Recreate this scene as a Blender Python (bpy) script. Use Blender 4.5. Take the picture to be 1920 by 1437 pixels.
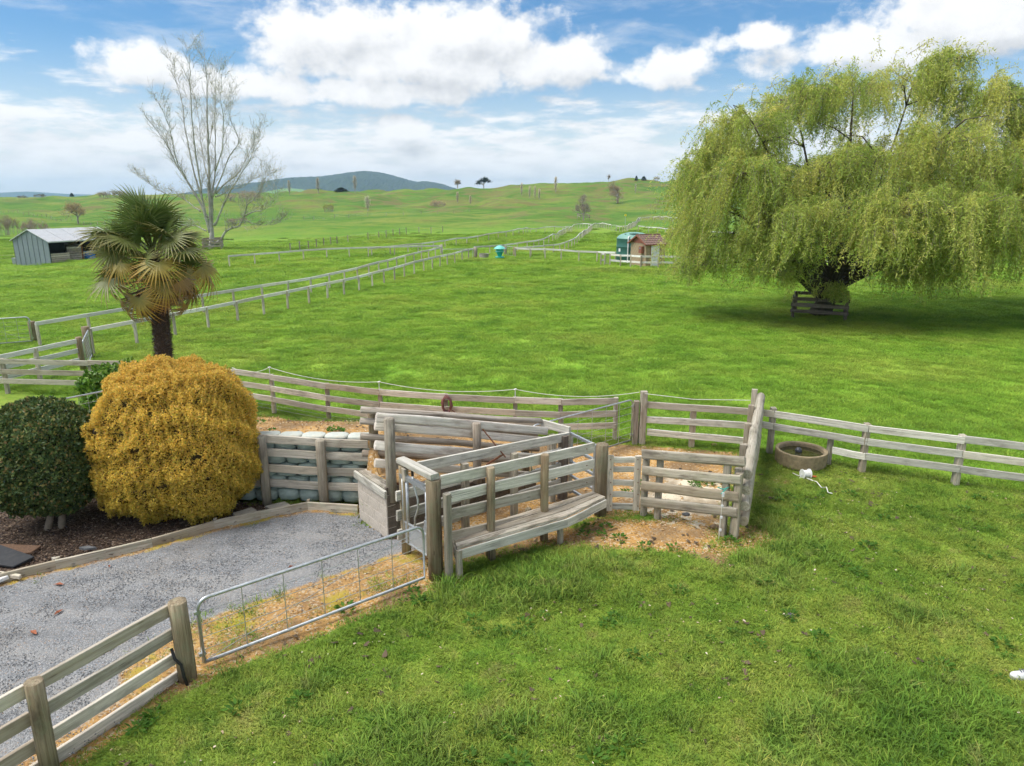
import bpy, math, random
import numpy as np
from mathutils import Vector, Matrix, Quaternion
R=math.radians
for o in list(bpy.data.objects): bpy.data.objects.remove(o)
sc=bpy.context.scene
C=sc.collection
random.seed(7); rng=np.random.default_rng(11)
# ------------------------------------------------------------------ camera, sky, sun, exposure
F=1332.; P=R(14.58); H=5.6
cp,sp=math.cos(P),math.sin(P)
cam_d=bpy.data.cameras.new('camera'); cam=bpy.data.objects.new('camera',cam_d); C.objects.link(cam)
cam.location=(0,0,H); cam.rotation_euler=(math.pi/2-P,0,0)
cam_d.sensor_width=36; cam_d.lens=36*F/1920; cam_d.clip_start=.1; cam_d.clip_end=60000
sc.camera=cam
SUN_EL=R(60); SUN_AZ=R(-100)      # azimuth measured from +Y towards +X: a veiled sun high on the left
sdir=Vector((math.sin(SUN_AZ)*math.cos(SUN_EL),math.cos(SUN_AZ)*math.cos(SUN_EL),math.sin(SUN_EL)))
sun_d=bpy.data.lights.new('sun','SUN'); sun=bpy.data.objects.new('sun',sun_d); C.objects.link(sun)
sun_d.energy=1.5; sun_d.angle=R(38); sun_d.color=(1,.96,.9)
sun.rotation_euler=sdir.to_track_quat('Z','Y').to_euler(); sun.location=(-20,10,30)
sc.view_settings.view_transform='Standard'; sc.view_settings.look='None'
sc.view_settings.exposure=1.55; sc.view_settings.gamma=1.0
sc.render.engine='CYCLES'
try:
    sc.cycles.use_adaptive_sampling=True; sc.cycles.adaptive_threshold=.03; sc.cycles.max_bounces=4; sc.cycles.transparent_max_bounces=8; sc.cycles.volume_bounces=1
    sc.cycles.diffuse_bounces=2; sc.cycles.caustics_reflective=False; sc.cycles.caustics_refractive=False; sc.cycles.glossy_bounces=2; sc.cycles.transmission_bounces=3
except Exception: pass

# ------------------------------------------------------------------ pixel <-> place helpers (photo pixels, 1920 x 1437)
def ray(px,py):
    a=(px-960)/F; b=(718.5-py)/F
    return (a,cp+b*sp,-sp+b*cp)
def G(px,py,z=0.):
    d=ray(px,py); t=(z-H)/d[2]; return Vector((d[0]*t,d[1]*t,z))
def AT(y,py):
    b=(718.5-py)/F
    return y*(b*cp-sp)/(cp+b*sp)+H
def V(px,py,A,B):
    d=ray(px,py); nx,ny=-(B[1]-A[1]),B[0]-A[0]
    t=(nx*A[0]+ny*A[1])/(nx*d[0]+ny*d[1]); return Vector((d[0]*t,d[1]*t,H+d[2]*t))
def D(px,py,y):
    d=ray(px,py); t=y/d[1]; return Vector((d[0]*t,y,H+d[2]*t))

# ------------------------------------------------------------------ node helpers
def new_mat(name):
    m=bpy.data.materials.new(name); m.use_nodes=True; nt=m.node_tree; nt.nodes.clear()
    out=nt.nodes.new('ShaderNodeOutputMaterial')
    return m,nt,out
def nd(nt,typ,ins=None,**props):
    n=nt.nodes.new('ShaderNode'+typ)
    for k,v in props.items(): setattr(n,k,v)
    for k,v in (ins or {}).items():
        s=n.inputs[k]
        if hasattr(v,'is_output'): nt.links.new(v,s)
        else: s.default_value=v
    return n
def noise(nt,vec,scale,detail=4,rough=.55,dim='3D',dist=0.):
    n=nd(nt,'TexNoise',{'Scale':scale,'Detail':detail,'Roughness':rough,'Distortion':dist},noise_dimensions=dim)
    if vec is not None: nt.links.new(vec,n.inputs['Vector'])
    return n
def mapv(nt,vec,scale=(1,1,1),loc=None,rot=None):
    n=nd(nt,'Mapping',{'Vector':vec,'Scale':scale})
    if loc is not None:
        if hasattr(loc,'is_output'): nt.links.new(loc,n.inputs['Location'])
        else: n.inputs['Location'].default_value=loc
    if rot is not None: n.inputs['Rotation'].default_value=rot
    return n.outputs[0]
def ramp(nt,fac,stops,interp='LINEAR'):
    n=nd(nt,'ValToRGB',{'Fac':fac}); cr=n.color_ramp; cr.interpolation=interp
    while len(cr.elements)<len(stops): cr.elements.new(.5)
    for e,(p,c) in zip(cr.elements,stops):
        e.position=p; e.color=(c if len(c)==4 else (*c,1)) if hasattr(c,'__len__') else (c,c,c,1)
    return n.outputs['Color']
def mix(nt,fac,a,b,blend='MIX'):
    n=nd(nt,'Mix',data_type='RGBA',blend_type=blend)
    for k,v in ((0,fac),(6,a),(7,b)):
        s=n.inputs[k]
        if hasattr(v,'is_output'): nt.links.new(v,s)
        else: s.default_value=(v if not hasattr(v,'__len__') else (*v,1)[:4])
    return n.outputs[2]
def math_(nt,op,a,b=None,c=None,clamp=False):
    n=nd(nt,'Math',operation=op,use_clamp=clamp)
    for i,v in enumerate((a,b,c)):
        if v is None: continue
        if hasattr(v,'is_output'): nt.links.new(v,n.inputs[i])
        else: n.inputs[i].default_value=v
    return n.outputs[0]
def smooth(nt,v,a,b):
    n=nd(nt,'MapRange',{'Value':v,'From Min':a,'From Max':b},interpolation_type='SMOOTHSTEP')
    return n.outputs[0]
def principled(nt,out,color,rough=.8,bump=None,bstr=.3,bdist=.02,**kw):
    p=nd(nt,'BsdfPrincipled'); 
    if hasattr(color,'is_output'): nt.links.new(color,p.inputs['Base Color'])
    else: p.inputs['Base Color'].default_value=(*color,1)
    if hasattr(rough,'is_output'): nt.links.new(rough,p.inputs['Roughness'])
    else: p.inputs['Roughness'].default_value=rough
    for k,v in kw.items(): 
        p.inputs[k].default_value=v
    if bump is not None:
        b=nd(nt,'Bump',{'Height':bump,'Strength':bstr,'Distance':bdist}); nt.links.new(b.outputs[0],p.inputs['Normal'])
    nt.links.new(p.outputs[0],out.inputs['Surface']); return p

# ------------------------------------------------------------------ world: sky with broken cumulus
def build_world():
    w=bpy.data.worlds.new('World'); sc.world=w; w.use_nodes=True; nt=w.node_tree; nt.nodes.clear()
    out=nt.nodes.new('ShaderNodeOutputWorld'); STR=.056
    sky=nd(nt,'TexSky',sky_type='NISHITA'); sky.sun_disc=False; sky.sun_elevation=SUN_EL; sky.sun_rotation=SUN_AZ
    sky.altitude=60; sky.air_density=1.0; sky.dust_density=.3; sky.ozone_density=3.0
    tc=nd(nt,'TexCoord'); dirv=nd(nt,'VectorMath',{0:tc.outputs['Generated']},operation='NORMALIZE').outputs[0]
    z_=nd(nt,'SeparateXYZ',{0:dirv}).outputs[2]
    def cloudcol(t,lit): return ramp(t,lit,[(0,(4.1,4.2,4.4)),(.3,(4.9,5.0,5.15)),(.55,(5.7,5.75,5.85)),(.8,(6.35,6.35,6.4)),(1,(6.7,6.7,6.7))])
    hs=nd(nt,'HueSaturation',{'Color':sky.outputs[0],'Saturation':1.3,'Value':SKYV}).outputs[0]
    # ---- density of the cumulus bank above the horizon: input direction, output density
    g=bpy.data.node_groups.new('cloud_density','ShaderNodeTree')
    g.interface.new_socket('Vector',in_out='INPUT',socket_type='NodeSocketVector')
    g.interface.new_socket('Density',in_out='OUTPUT',socket_type='NodeSocketFloat')
    gi=g.nodes.new('NodeGroupInput'); go=g.nodes.new('NodeGroupOutput')
    s=nd(g,'SeparateXYZ',{0:gi.outputs[0]})
    az=math_(g,'ARCTAN2',s.outputs[0],s.outputs[1]); el=math_(g,'ARCSINE',s.outputs[2])
    PER=R(80)   # the same bank of clouds follows round the horizon
    k=math_(g,'FLOOR',math_(g,'ADD',math_(g,'DIVIDE',az,PER),.5))
    azl=math_(g,'SUBTRACT',az,math_(g,'MULTIPLY',k,PER))
    base=nd(g,'CombineXYZ',{0:azl,1:math_(g,'MULTIPLY',el,1.25),2:math_(g,'MULTIPLY',k,3.1)}).outputs[0]
    n1=noise(g,base,15,8,.60).outputs[0]
    def dirang(px,py):
        d=Vector(ray(px,py)).normalized(); return math.atan2(d.x,d.y),math.asin(d.z)
    blobs=[(800,125,330,84),(640,65,180,85),(870,75,190,90),(1030,125,125,66),(270,130,120,58),(450,165,190,45),(700,175,230,42),
           (1240,135,95,52),(1660,85,300,75),(1800,45,230,110),(1430,75,110,34),
           (765,250,66,34),(1180,290,90,24),(220,270,190,24),(560,272,80,22),(960,300,130,20)]
    acc=None
    for px,py,hw,hh in blobs:
        a,e=dirang(px,py); a2,_=dirang(px+hw,py); a1,_=dirang(px-hw,py); _,e2=dirang(px,py-hh); _,e1=dirang(px,py+hh)
        dx=math_(g,'MULTIPLY_ADD',azl,2/(a2-a1),-a*2/(a2-a1)); dy=math_(g,'MULTIPLY_ADD',el,2/(e2-e1),-e*2/(e2-e1))
        dy=math_(g,'MULTIPLY_ADD',math_(g,'MINIMUM',dy,0.),.45,dy)      # flat base
        r=math_(g,'SQRT',math_(g,'MULTIPLY_ADD',dx,dx,math_(g,'MULTIPLY',dy,dy)))
        kk=.75+.25*min(1,hh/80)
        v=math_(g,'MULTIPLY_ADD',r,-kk,kk)
        acc=v if acc is None else math_(g,'SMOOTH_MAX',acc,v,.15)
    acc=math_(g,'MAXIMUM',acc,-.55)
    flat=nd(g,'CombineXYZ',{0:azl,1:math_(g,'MULTIPLY',el,4.2),2:math_(g,'MULTIPLY',k,2.7)}).outputs[0]
    n3=noise(g,flat,11,5,.6).outputs[0]
    low=math_(g,'MULTIPLY_ADD',n3,2.2,math_(g,'MULTIPLY_ADD',el,-6.5,6.5*R(6.6)-1.1))
    low=math_(g,'MINIMUM',low,.6)
    c1=math_(g,'MULTIPLY_ADD',n1,2.6,math_(g,'ADD',acc,-1.28))
    g.links.new(math_(g,'SMOOTH_MAX',c1,low,.12),go.inputs[0])
    def dens(vec):
        n=nt.nodes.new('ShaderNodeGroup'); n.node_tree=g; nt.links.new(vec,n.inputs[0]); return n.outputs[0]
    d0=dens(dirv)
    up=nd(nt,'VectorMath',{0:nd(nt,'VectorMath',{0:dirv,1:(-.012,.004,.026)},operation='ADD').outputs[0]},operation='NORMALIZE').outputs[0]
    d1=dens(up)
    cover=smooth(nt,d0,-.12,.40)
    lit=math_(nt,'MULTIPLY_ADD',math_(nt,'SUBTRACT',d0,d1),.75,.66,clamp=True)
    lit=math_(nt,'SUBTRACT',lit,math_(nt,'MULTIPLY',smooth(nt,d0,.1,1.1),.10),clamp=True)
    cn=noise(nt,mapv(nt,dirv,(6,1.5,22),rot=(0,R(-16),0)),1.6,6,.62,dist=.4).outputs[0]
    cir=math_(nt,'MULTIPLY',smooth(nt,cn,.42,.78),.5)
    cir=math_(nt,'MAXIMUM',cir,math_(nt,'MULTIPLY',smooth(nt,z_,.19,.0),.75))
    lowc=mix(nt,cover,mix(nt,cir,hs,(5.7,5.9,6.15)),cloudcol(nt,lit))
    bg=nd(nt,'Background',{'Color':lowc,'Strength':STR})
    # ---- broken cloud overhead
    n4=noise(nt,dirv,3.0,5,.6).outputs[0]
    n5=noise(nt,nd(nt,'VectorMath',{0:dirv,1:(-.04,.02,.0)},operation='ADD').outputs[0],3.0,2,.6).outputs[0]
    hi=mix(nt,smooth(nt,n4,.38,.50),hs,cloudcol(nt,math_(nt,'MULTIPLY_ADD',math_(nt,'SUBTRACT',n4,n5),2.,.6,clamp=True)))
    bg2=nd(nt,'Background',{'Color':hi,'Strength':STR})
    ms=nd(nt,'MixShader',{0:smooth(nt,z_,math.sin(R(15.5)),math.sin(R(23))),1:bg.outputs[0],2:bg2.outputs[0]})
    nt.links.new(ms.outputs[0],out.inputs[0])
    try: w.cycles.sampling_method='MANUAL'; w.cycles.sample_map_resolution=512
    except Exception: pass
SKYV=.8
build_world()

# ------------------------------------------------------------------ mesh helpers
MATS={}
def mesh_np(name,verts,faces,mat=None,cols=None,smooth_=False,mats=None,midx=None):
    me=bpy.data.meshes.new(name); verts=np.asarray(verts,dtype=np.float32).reshape(-1,3); faces=np.asarray(faces,dtype=np.int32)
    n,k=faces.shape
    me.vertices.add(len(verts)); me.vertices.foreach_set('co',verts.ravel())
    me.loops.add(n*k); me.loops.foreach_set('vertex_index',faces.ravel())
    me.polygons.add(n); me.polygons.foreach_set('loop_start',np.arange(0,n*k,k,dtype=np.int32))
    try: me.polygons.foreach_set('loop_total',np.full(n,k,dtype=np.int32))
    except Exception: pass
    if smooth_: me.polygons.foreach_set('use_smooth',np.ones(n,dtype=bool))
    me.update(calc_edges=True)
    if cols is not None:
        a=me.color_attributes.new('tint','FLOAT_COLOR','POINT'); c=np.ones((len(verts),4),dtype=np.float32); c[:,:3]=cols; a.data.foreach_set('color',c.ravel())
    if mat: me.materials.append(MATS[mat])
    me.validate()
    return me
class MB:
    def __init__(s): s.v=[]; s.f=[]
    def add(s,vs,fs):
        b=len(s.v); s.v+=[tuple(v) for v in vs]; s.f+=[tuple(i+b for i in f) for f in fs]; return s
    def box(s,lo,hi):
        x0,y0,z0=lo;x1,y1,z1=hi
        return s.add([(x0,y0,z0),(x1,y0,z0),(x1,y1,z0),(x0,y1,z0),(x0,y0,z1),(x1,y0,z1),(x1,y1,z1),(x0,y1,z1)],
              [(0,3,2,1),(4,5,6,7),(0,1,5,4),(1,2,6,5),(2,3,7,6),(3,0,4,7)])
    def obox(s,A,B,h,t,up=(0,0,1)):
        A=Vector(A);B=Vector(B);x=(B-A).normalized();u=Vector(up);y=u.cross(x).normalized();z=x.cross(y)
        vs=[]
        for p in (A,B):
            for a,b in ((-1,-1),(1,-1),(1,1),(-1,1)): vs.append(p+y*(a*t/2)+z*(b*h/2))
        return s.add(vs,[(0,1,2,3),(4,7,6,5),(0,4,5,1),(1,5,6,2),(2,6,7,3),(3,7,4,0)])
    def tube(s,pts,radii,n=6,caps=True):
        pts=[Vector(p) for p in pts]; 
        if not hasattr(radii,'__len__'): radii=[radii]*len(pts)
        rings=[]; prev=None
        for i,p in enumerate(pts):
            a=pts[max(0,i-1)]; b=pts[min(len(pts)-1,i+1)]; t=(b-a)
            t=t.normalized() if t.length>1e-9 else Vector((0,0,1))
            if prev is None:
                u=t.orthogonal().normalized()
            else:
                u=(prev-t*prev.dot(t)); u=u.normalized() if u.length>1e-6 else t.orthogonal().normalized()
            prev=u; w=t.cross(u)
            rings.append([p+(u*math.cos(2*math.pi*k/n)+w*math.sin(2*math.pi*k/n))*radii[i] for k in range(n)])
        vs=[v for r in rings for v in r]; fs=[]
        for i in range(len(pts)-1):
            for k in range(n):
                a=i*n+k;b=i*n+(k+1)%n; fs.append((a,b,b+n,a+n))
        if caps: fs.append(tuple(range(n-1,-1,-1))); fs.append(tuple((len(pts)-1)*n+k for k in range(n)))
        return s.add(vs,fs)
    def lathe(s,prof,n=24,c=(0,0,0),caps=True):
        vs=[];fs=[]
        for r,z in prof:
            for k in range(n): vs.append((c[0]+r*math.cos(2*math.pi*k/n),c[1]+r*math.sin(2*math.pi*k/n),c[2]+z))
        for i in range(len(prof)-1):
            for k in range(n):
                a=i*n+k;b=i*n+(k+1)%n; fs.append((a,b,b+n,a+n))
        if caps: fs.append(tuple(range(n-1,-1,-1))); fs.append(tuple((len(prof)-1)*n+k for k in range(n)))
        return s.add(vs,fs)
    def mesh(s,name,mat,smooth_=False):
        me=bpy.data.meshes.new(name); me.from_pydata(s.v,[],s.f); me.materials.append(MATS[mat])
        if smooth_:
            for p in me.polygons: p.use_smooth=True
        me.update(); return me
WORLD={}   # object name -> world matrix (all parents are plain empties or meshes placed without scale)
def link(name,data,parent=None,M=None):
    o=bpy.data.objects.new(name,data); C.objects.link(o)
    M=M or Matrix.Identity(4)
    WORLD[o.name]=M
    if parent is not None:
        o.parent=parent; o.matrix_parent_inverse=Matrix.Identity(4)
        o.matrix_basis=WORLD[parent.name].inverted()@M
    else: o.matrix_basis=M
    return o
def tag(o,label=None,cat=None,group=None,kind=None):
    if label: o['label']=label
    if cat: o['category']=cat
    if group: o['group']=group
    if kind: o['kind']=kind
    return o
def thing(name,label,cat,loc=(0,0,0),group=None):
    o=link(name,None,None,Matrix.Translation(Vector(loc))); o.empty_display_size=.2
    return tag(o,label,cat,group)
def put(name,mb,mat,parent=None,origin=None,smooth_=False):
    """mesh given in world coordinates; its origin is moved to `origin` (default: base centre of its bounds)"""
    vs=np.array([tuple(v) for v in mb.v]); 
    if origin is None:
        lo=vs.min(0);hi=vs.max(0); origin=((lo[0]+hi[0])/2,(lo[1]+hi[1])/2,lo[2])
    off=np.array(origin); mb.v=[tuple(v) for v in vs-off]
    return link(name,mb.mesh(name,mat,smooth_),parent,Matrix.Translation(Vector(origin)))
def frame(A,B,up=(0,0,1)):
    A=Vector(A);B=Vector(B);x=(B-A).normalized();u=Vector(up)
    if abs(x.dot(u))>.98: u=Vector((0,1,0))
    y=u.cross(x).normalized();z=x.cross(y)
    M=Matrix((( x.x,y.x,z.x,A.x),(x.y,y.y,z.y,A.y),(x.z,y.z,z.z,A.z),(0,0,0,1)))
    return M,(B-A).length
def board(parent,name,A,B,h,t,mat,up=(0,0,1),warp=.006,seg=3):
    """sawn board: local X along its length, slightly warped, chamfered ends by jitter"""
    M,L=frame(A,B,up); r=random.Random(hash((round(A[0],3),round(A[1],3),round(A[2],3),round(L,2)))&0xffff)
    vs=[];fs=[]; c=min(h,t)*.12
    for i in range(seg+1):
        x=L*i/seg; dy=r.uniform(-1,1)*warp if 0<i<seg else 0; dz=r.uniform(-1,1)*warp if 0<i<seg else 0
        hh=h/2*(1+r.uniform(-.03,.03)); tt=t/2
        for a,b in ((-tt,-hh+c),(-tt+c,-hh),(tt-c,-hh),(tt,-hh+c),(tt,hh-c),(tt-c,hh),(-tt+c,hh),(-tt,hh-c)):
            vs.append((x+(r.uniform(-.006,.006) if i in(0,seg) else 0),a+dy,b+dz))
    for i in range(seg):
        for k in range(8):
            a=i*8+k;b=i*8+(k+1)%8; fs.append((a,a+8,b+8,b))
    fs.append(tuple(range(8))); fs.append(tuple(seg*8+k for k in range(7,-1,-1)))
    me=bpy.data.meshes.new(name); me.from_pydata(vs,[],fs); me.materials.append(MATS[mat]); me.update()
    return link(name,me,parent,M)
def bolts(parent,pts,nrm,r=.011):
    for p in pts:
        p=Vector(p); put('bolt',MB().tube([p,p+Vector(nrm)*.012],r,6),'rust',parent)
def pole(parent,name,A,B,r,mat,n=12,half=False,taper=0.,seg=3,warp=.004,up=(0,0,1)):
    """round (or half-round, flat side to -Y) timber: local X along its length"""
    M,L=frame(A,B,up); rr=random.Random(hash((round(A[0],3),round(A[1],3),round(L,2)))&0xffff)
    vs=[];fs=[]
    ang=[2*math.pi*k/n for k in range(n)]
    rad=[1+rr.uniform(-.035,.035) for k in range(n)]
    xs=[L*i/seg for i in range(seg+1)]+[L+ .0]
    for i,x in enumerate(xs):
        e=1-taper*x/L
        if i==len(xs)-1: e*=.82; x=L+.008
        dy=rr.uniform(-warp,warp); dz=rr.uniform(-warp,warp)
        for k,a in enumerate(ang):
            y=math.cos(a);z=math.sin(a)
            if half: y=max(y,-.25)
            vs.append((x,y*r*e*rad[k]+dy,z*r*e*rad[k]+dz))
    m=len(xs)
    for i in range(m-1):
        for k in range(n):
            a=i*n+k;b=i*n+(k+1)%n; fs.append((a,a+n,b+n,b))
    fs.append(tuple(range(n))); fs.append(tuple((m-1)*n+k for k in range(n-1,-1,-1)))
    me=bpy.data.meshes.new(name); me.from_pydata(vs,[],fs); me.materials.append(MATS[mat])
    for i,p in enumerate(me.polygons): p.use_smooth=len(p.vertices)==4 and i<(m-2)*n
    me.update()
    return link(name,me,parent,M)

# ------------------------------------------------------------------ materials
def wood(name,dark,mid,light,stain=(.07,.055,.04),stain_amt=.5,lichen=(.30,.33,.20),lichen_amt=.25,rough=.85):
    m,nt,out=new_mat(name)
    tc=nd(nt,'TexCoord'); oi=nd(nt,'ObjectInfo')
    rnd=oi.outputs['Random']
    off=nd(nt,'CombineXYZ',{0:math_(nt,'MULTIPLY',rnd,37.),1:math_(nt,'MULTIPLY',rnd,91.),2:math_(nt,'MULTIPLY',rnd,53.)}).outputs[0]
    co=nd(nt,'VectorMath',{0:tc.outputs['Object'],1:off},operation='ADD').outputs[0]
    g=noise(nt,mapv(nt,co,(1.1,26,26)),1.,6,.65,dist=.25).outputs[0]
    fine=noise(nt,mapv(nt,co,(4,120,120)),1.,3,.6).outputs[0]
    bl=noise(nt,mapv(nt,co,(1.6,5,5)),1.4,5,.62).outputs[0]
    li=noise(nt,mapv(nt,co,(2.2,3.2,3.2)),1.7,6,.7).outputs[0]
    c=ramp(nt,g,[(.28,dark),(.46,mid),(.68,light)])
    fl=math_(nt,'MULTIPLY_ADD',fine,.5,.75); 
    c=mix(nt,1.,c,nd(nt,'CombineXYZ',{0:fl,1:fl,2:fl}).outputs[0],'MULTIPLY')
    c=mix(nt,math_(nt,'MULTIPLY',smooth(nt,bl,.47,.70),stain_amt),c,stain)
    c=mix(nt,math_(nt,'MULTIPLY',smooth(nt,li,.48,.66),lichen_amt),c,lichen)
    ck=noise(nt,mapv(nt,co,(.7,55,55)),1.,2,.5).outputs[0]
    c=mix(nt,math_(nt,'MULTIPLY',smooth(nt,ck,.35,.29),.75),c,tuple(v*.35 for v in dark))
    # knots
    vo=nd(nt,'TexVoronoi',{'Vector':mapv(nt,co,(1.7,9,9)),'Scale':1.},feature='F1').outputs['Distance']
    c=mix(nt,math_(nt,'MULTIPLY',smooth(nt,vo,.10,.04),.7),c,tuple(v*.45 for v in dark))
    br=math_(nt,'MULTIPLY_ADD',rnd,.55,.74)
    c=mix(nt,1.,c,nd(nt,'CombineXYZ',{0:br,1:br,2:br}).outputs[0],'MULTIPLY')
    hv=math_(nt,'FRACT',math_(nt,'MULTIPLY',rnd,17.3)); c=mix(nt,math_(nt,'MULTIPLY',smooth(nt,hv,.55,1.),.35),c,tuple(min(1,v*f) for v,f in zip(mid,(.95,.80,.62))))
    h=math_(nt,'ADD',g,math_(nt,'MULTIPLY',fine,.5))
    principled(nt,out,c,rough,h,.55,.012)
    MATS[name]=m
wood('board_pale',(0.338,0.314,0.268),(0.529,0.510,0.447),(0.697,0.678,0.611),stain=(.16,.145,.12),stain_amt=.5,lichen=(.40,.42,.32),lichen_amt=.3)
wood('board_grey',(0.291,0.251,0.202),(0.466,0.422,0.349),(0.629,0.581,0.502),stain=(.13,.11,.085),stain_amt=.55,lichen=(.33,.34,.24),lichen_amt=.25)
wood('rail_far',(.50,.49,.47),(.66,.65,.63),(.78,.77,.75),stain_amt=.2,lichen_amt=.1)
wood('seat_board',(0.233,0.194,0.148),(0.419,0.376,0.306),(0.605,0.570,0.491),stain=(.07,.055,.04),stain_amt=.8,lichen_amt=.2)
wood('post_round',(0.112,0.082,0.047),(0.224,0.175,0.107),(0.370,0.309,0.211),stain=(.05,.035,.022),stain_amt=.6,lichen=(.20,.235,.14),lichen_amt=.45)
wood('post_grey',(0.195,0.165,0.122),(0.343,0.303,0.239),(0.492,0.451,0.371),stain=(.08,.065,.05),stain_amt=.5,lichen=(.25,.28,.18),lichen_amt=.35)
wood('log_brown',(0.163,0.129,0.102),(0.303,0.263,0.219),(0.466,0.426,0.369),stain=(.06,.045,.035),stain_amt=.6,lichen=(.3,.3,.22),lichen_amt=.2)
wood('log_pale',(0.380,0.325,0.281),(0.609,0.571,0.509),(0.782,0.745,0.678),stain=(.25,.17,.14),stain_amt=.55,lichen_amt=.1)
wood('log_weather',(0.217,0.185,0.136),(0.412,0.370,0.293),(0.572,0.532,0.441),stain=(.10,.08,.06),stain_amt=.7,lichen=(.30,.31,.2),lichen_amt=.35)
wood('post_dark',(.06,.045,.035),(.12,.095,.075),(.2,.17,.14),stain_amt=.5,lichen_amt=.15)
wood('edging',(0.291,0.240,0.177),(0.461,0.408,0.318),(0.606,0.564,0.471),stain=(.16,.12,.08),stain_amt=.5,lichen=(.38,.40,.29),lichen_amt=.5)
def simple(name,col,rough=.6,metal=0.,var=.15,scale=6.,bump=.1,spec=None,dirt=None,dirt_amt=.5):
    m,nt,out=new_mat(name); tc=nd(nt,'TexCoord')
    n=noise(nt,tc.outputs['Object'],scale,6,.62).outputs[0]
    c=ramp(nt,n,[(.3,tuple(v*(1-var) for v in col)),(.7,tuple(min(1,v*(1+var)) for v in col))])
    if dirt:
        n2=noise(nt,tc.outputs['Object'],scale*.45,6,.7).outputs[0]
        c=mix(nt,math_(nt,'MULTIPLY',smooth(nt,n2,.48,.72),dirt_amt),c,dirt)
    p=principled(nt,out,c,rough,n,bump,.01,Metallic=metal)
    if spec is not None: p.inputs['Specular IOR Level'].default_value=spec
    MATS[name]=m
simple('galv',(.50,.53,.55),.42,.75,.22,14,.05,dirt=(.30,.31,.31),dirt_amt=.5)
simple('wire',(.50,.51,.52),.45,.6,.1,10,0)
simple('galv_sheet',(.46,.49,.52),.5,.5,.2,5,.1,dirt=(.33,.35,.36))
simple('rust',(.20,.085,.045),.85,.2,.4,18,.3,dirt=(.08,.04,.03))
simple('yellow',(.75,.6,.03),.5)
simple('black_grip',(.015,.015,.016),.5)
simple('white_plastic',(.78,.79,.80),.4,0,.05,8,.03,dirt=(.5,.48,.44),dirt_amt=.3)
simple('rope_white',(.72,.71,.67),.8,0,.15,30,.2)
simple('orange_plastic',(.75,.12,.04),.45)
simple('teal_twine',(.03,.36,.30),.8)
simple('hose_maroon',(.20,.075,.07),.6,0,.25,12,.1,dirt=(.28,.15,.13))
simple('rubber_mat',(.028,.03,.034),.75,0,.25,20,.2,dirt=(.06,.058,.055))
simple('mat_brown',(.13,.075,.045),.95,0,.4,40,.4)
simple('paver_white',(.72,.71,.69),.8,0,.06,6,.1)
simple('stone_pale',(.42,.39,.33),.9,0,.3,9,.5,dirt=(.25,.2,.13))
simple('stone_tan',(.36,.25,.15),.9,0,.35,12,.5)
simple('stone_grey',(.13,.135,.14),.85,0,.4,12,.5)
simple('leaf_rust',(.30,.10,.045),.8,0,.4,30,.2)
simple('block',(.50,.45,.39),.92,0,.2,22,.5,dirt=(.36,.31,.25),dirt_amt=.55)
simple('block_damp_shade',(.15,.125,.10),.92,0,.35,18,.5,dirt=(.07,.075,.045),dirt_amt=.8)  # damp, mossy block, with the race side's shade also put into the colour
simple('mortar',(.40,.36,.32),.95,0,.15,25,.4,dirt=(.22,.19,.15))
simple('concrete_trough',(.27,.215,.13),.92,0,.28,11,.5,dirt=(.13,.115,.07),dirt_amt=.75)
simple('concrete_grey',(.33,.31,.28),.92,0,.25,9,.4,dirt=(.18,.16,.12))
simple('float_ball',(.035,.04,.05),.4)
simple('tank_green',(.035,.13,.105),.5,0,.08,2,.03,dirt=(.06,.18,.15),dirt_amt=.3)
simple('tank_lid',(.02,.085,.07),.55)
simple('hut_block',(.38,.29,.18),.92,0,.3,3,.3,dirt=(.30,.25,.19),dirt_amt=.7)
simple('hut_red',(.26,.095,.06),.8,0,.15,8,.1)
simple('tile_red',(.17,.095,.07),.85,0,.35,5,.3,dirt=(.42,.40,.38),dirt_amt=.85)
simple('door_white',(.80,.80,.80),.5,0,.03,5,.02)
simple('teal_plastic',(.02,.42,.36),.4,0,.08,4,.03)
simple('teal_cap',(.16,.55,.50),.45,0,.08,4,.03)
simple('shed_wall',(.23,.275,.31),.55,.25,.12,2.5,.1,dirt=(.18,.2,.2),dirt_amt=.5)
simple('shed_roof',(.50,.52,.54),.5,.3,.12,2,.1,dirt=(.36,.33,.31),dirt_amt=.5)
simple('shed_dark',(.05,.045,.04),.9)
simple('blue_tarp',(.02,.22,.62),.5,0,.25,4,.3)
simple('shoe_white',(.75,.76,.78),.5); simple('shoe_grey',(.40,.41,.42),.6); simple('lace_dark',(.10,.11,.14),.8); simple('sock_pink',(.75,.28,.24),.9)
simple('bark_willow',(.075,.062,.045),.95,0,.45,6,.8,dirt=(.10,.11,.06))
simple('bark_grey',(.40,.39,.36),.95,0,.35,2,.5,dirt=(.19,.19,.14),dirt_amt=.6)
simple('bark_far',(.36,.32,.28),.95,0,.3,2,.2)
simple('bark_bush',(.24,.20,.15),.95,0,.3,12,.4)
simple('palm_fibre',(.055,.04,.03),1.,0,.5,40,.8,dirt=(.12,.09,.065))
simple('shade_core_brown',(.05,.036,.012),1.,0,.4,10,.3)  # twig brown darkened to stand for the shade inside a bush
simple('shade_core_dark',(.012,.016,.008),1.,0,.4,10,.3)  # near black core colour standing for shade between the leaves
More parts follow.
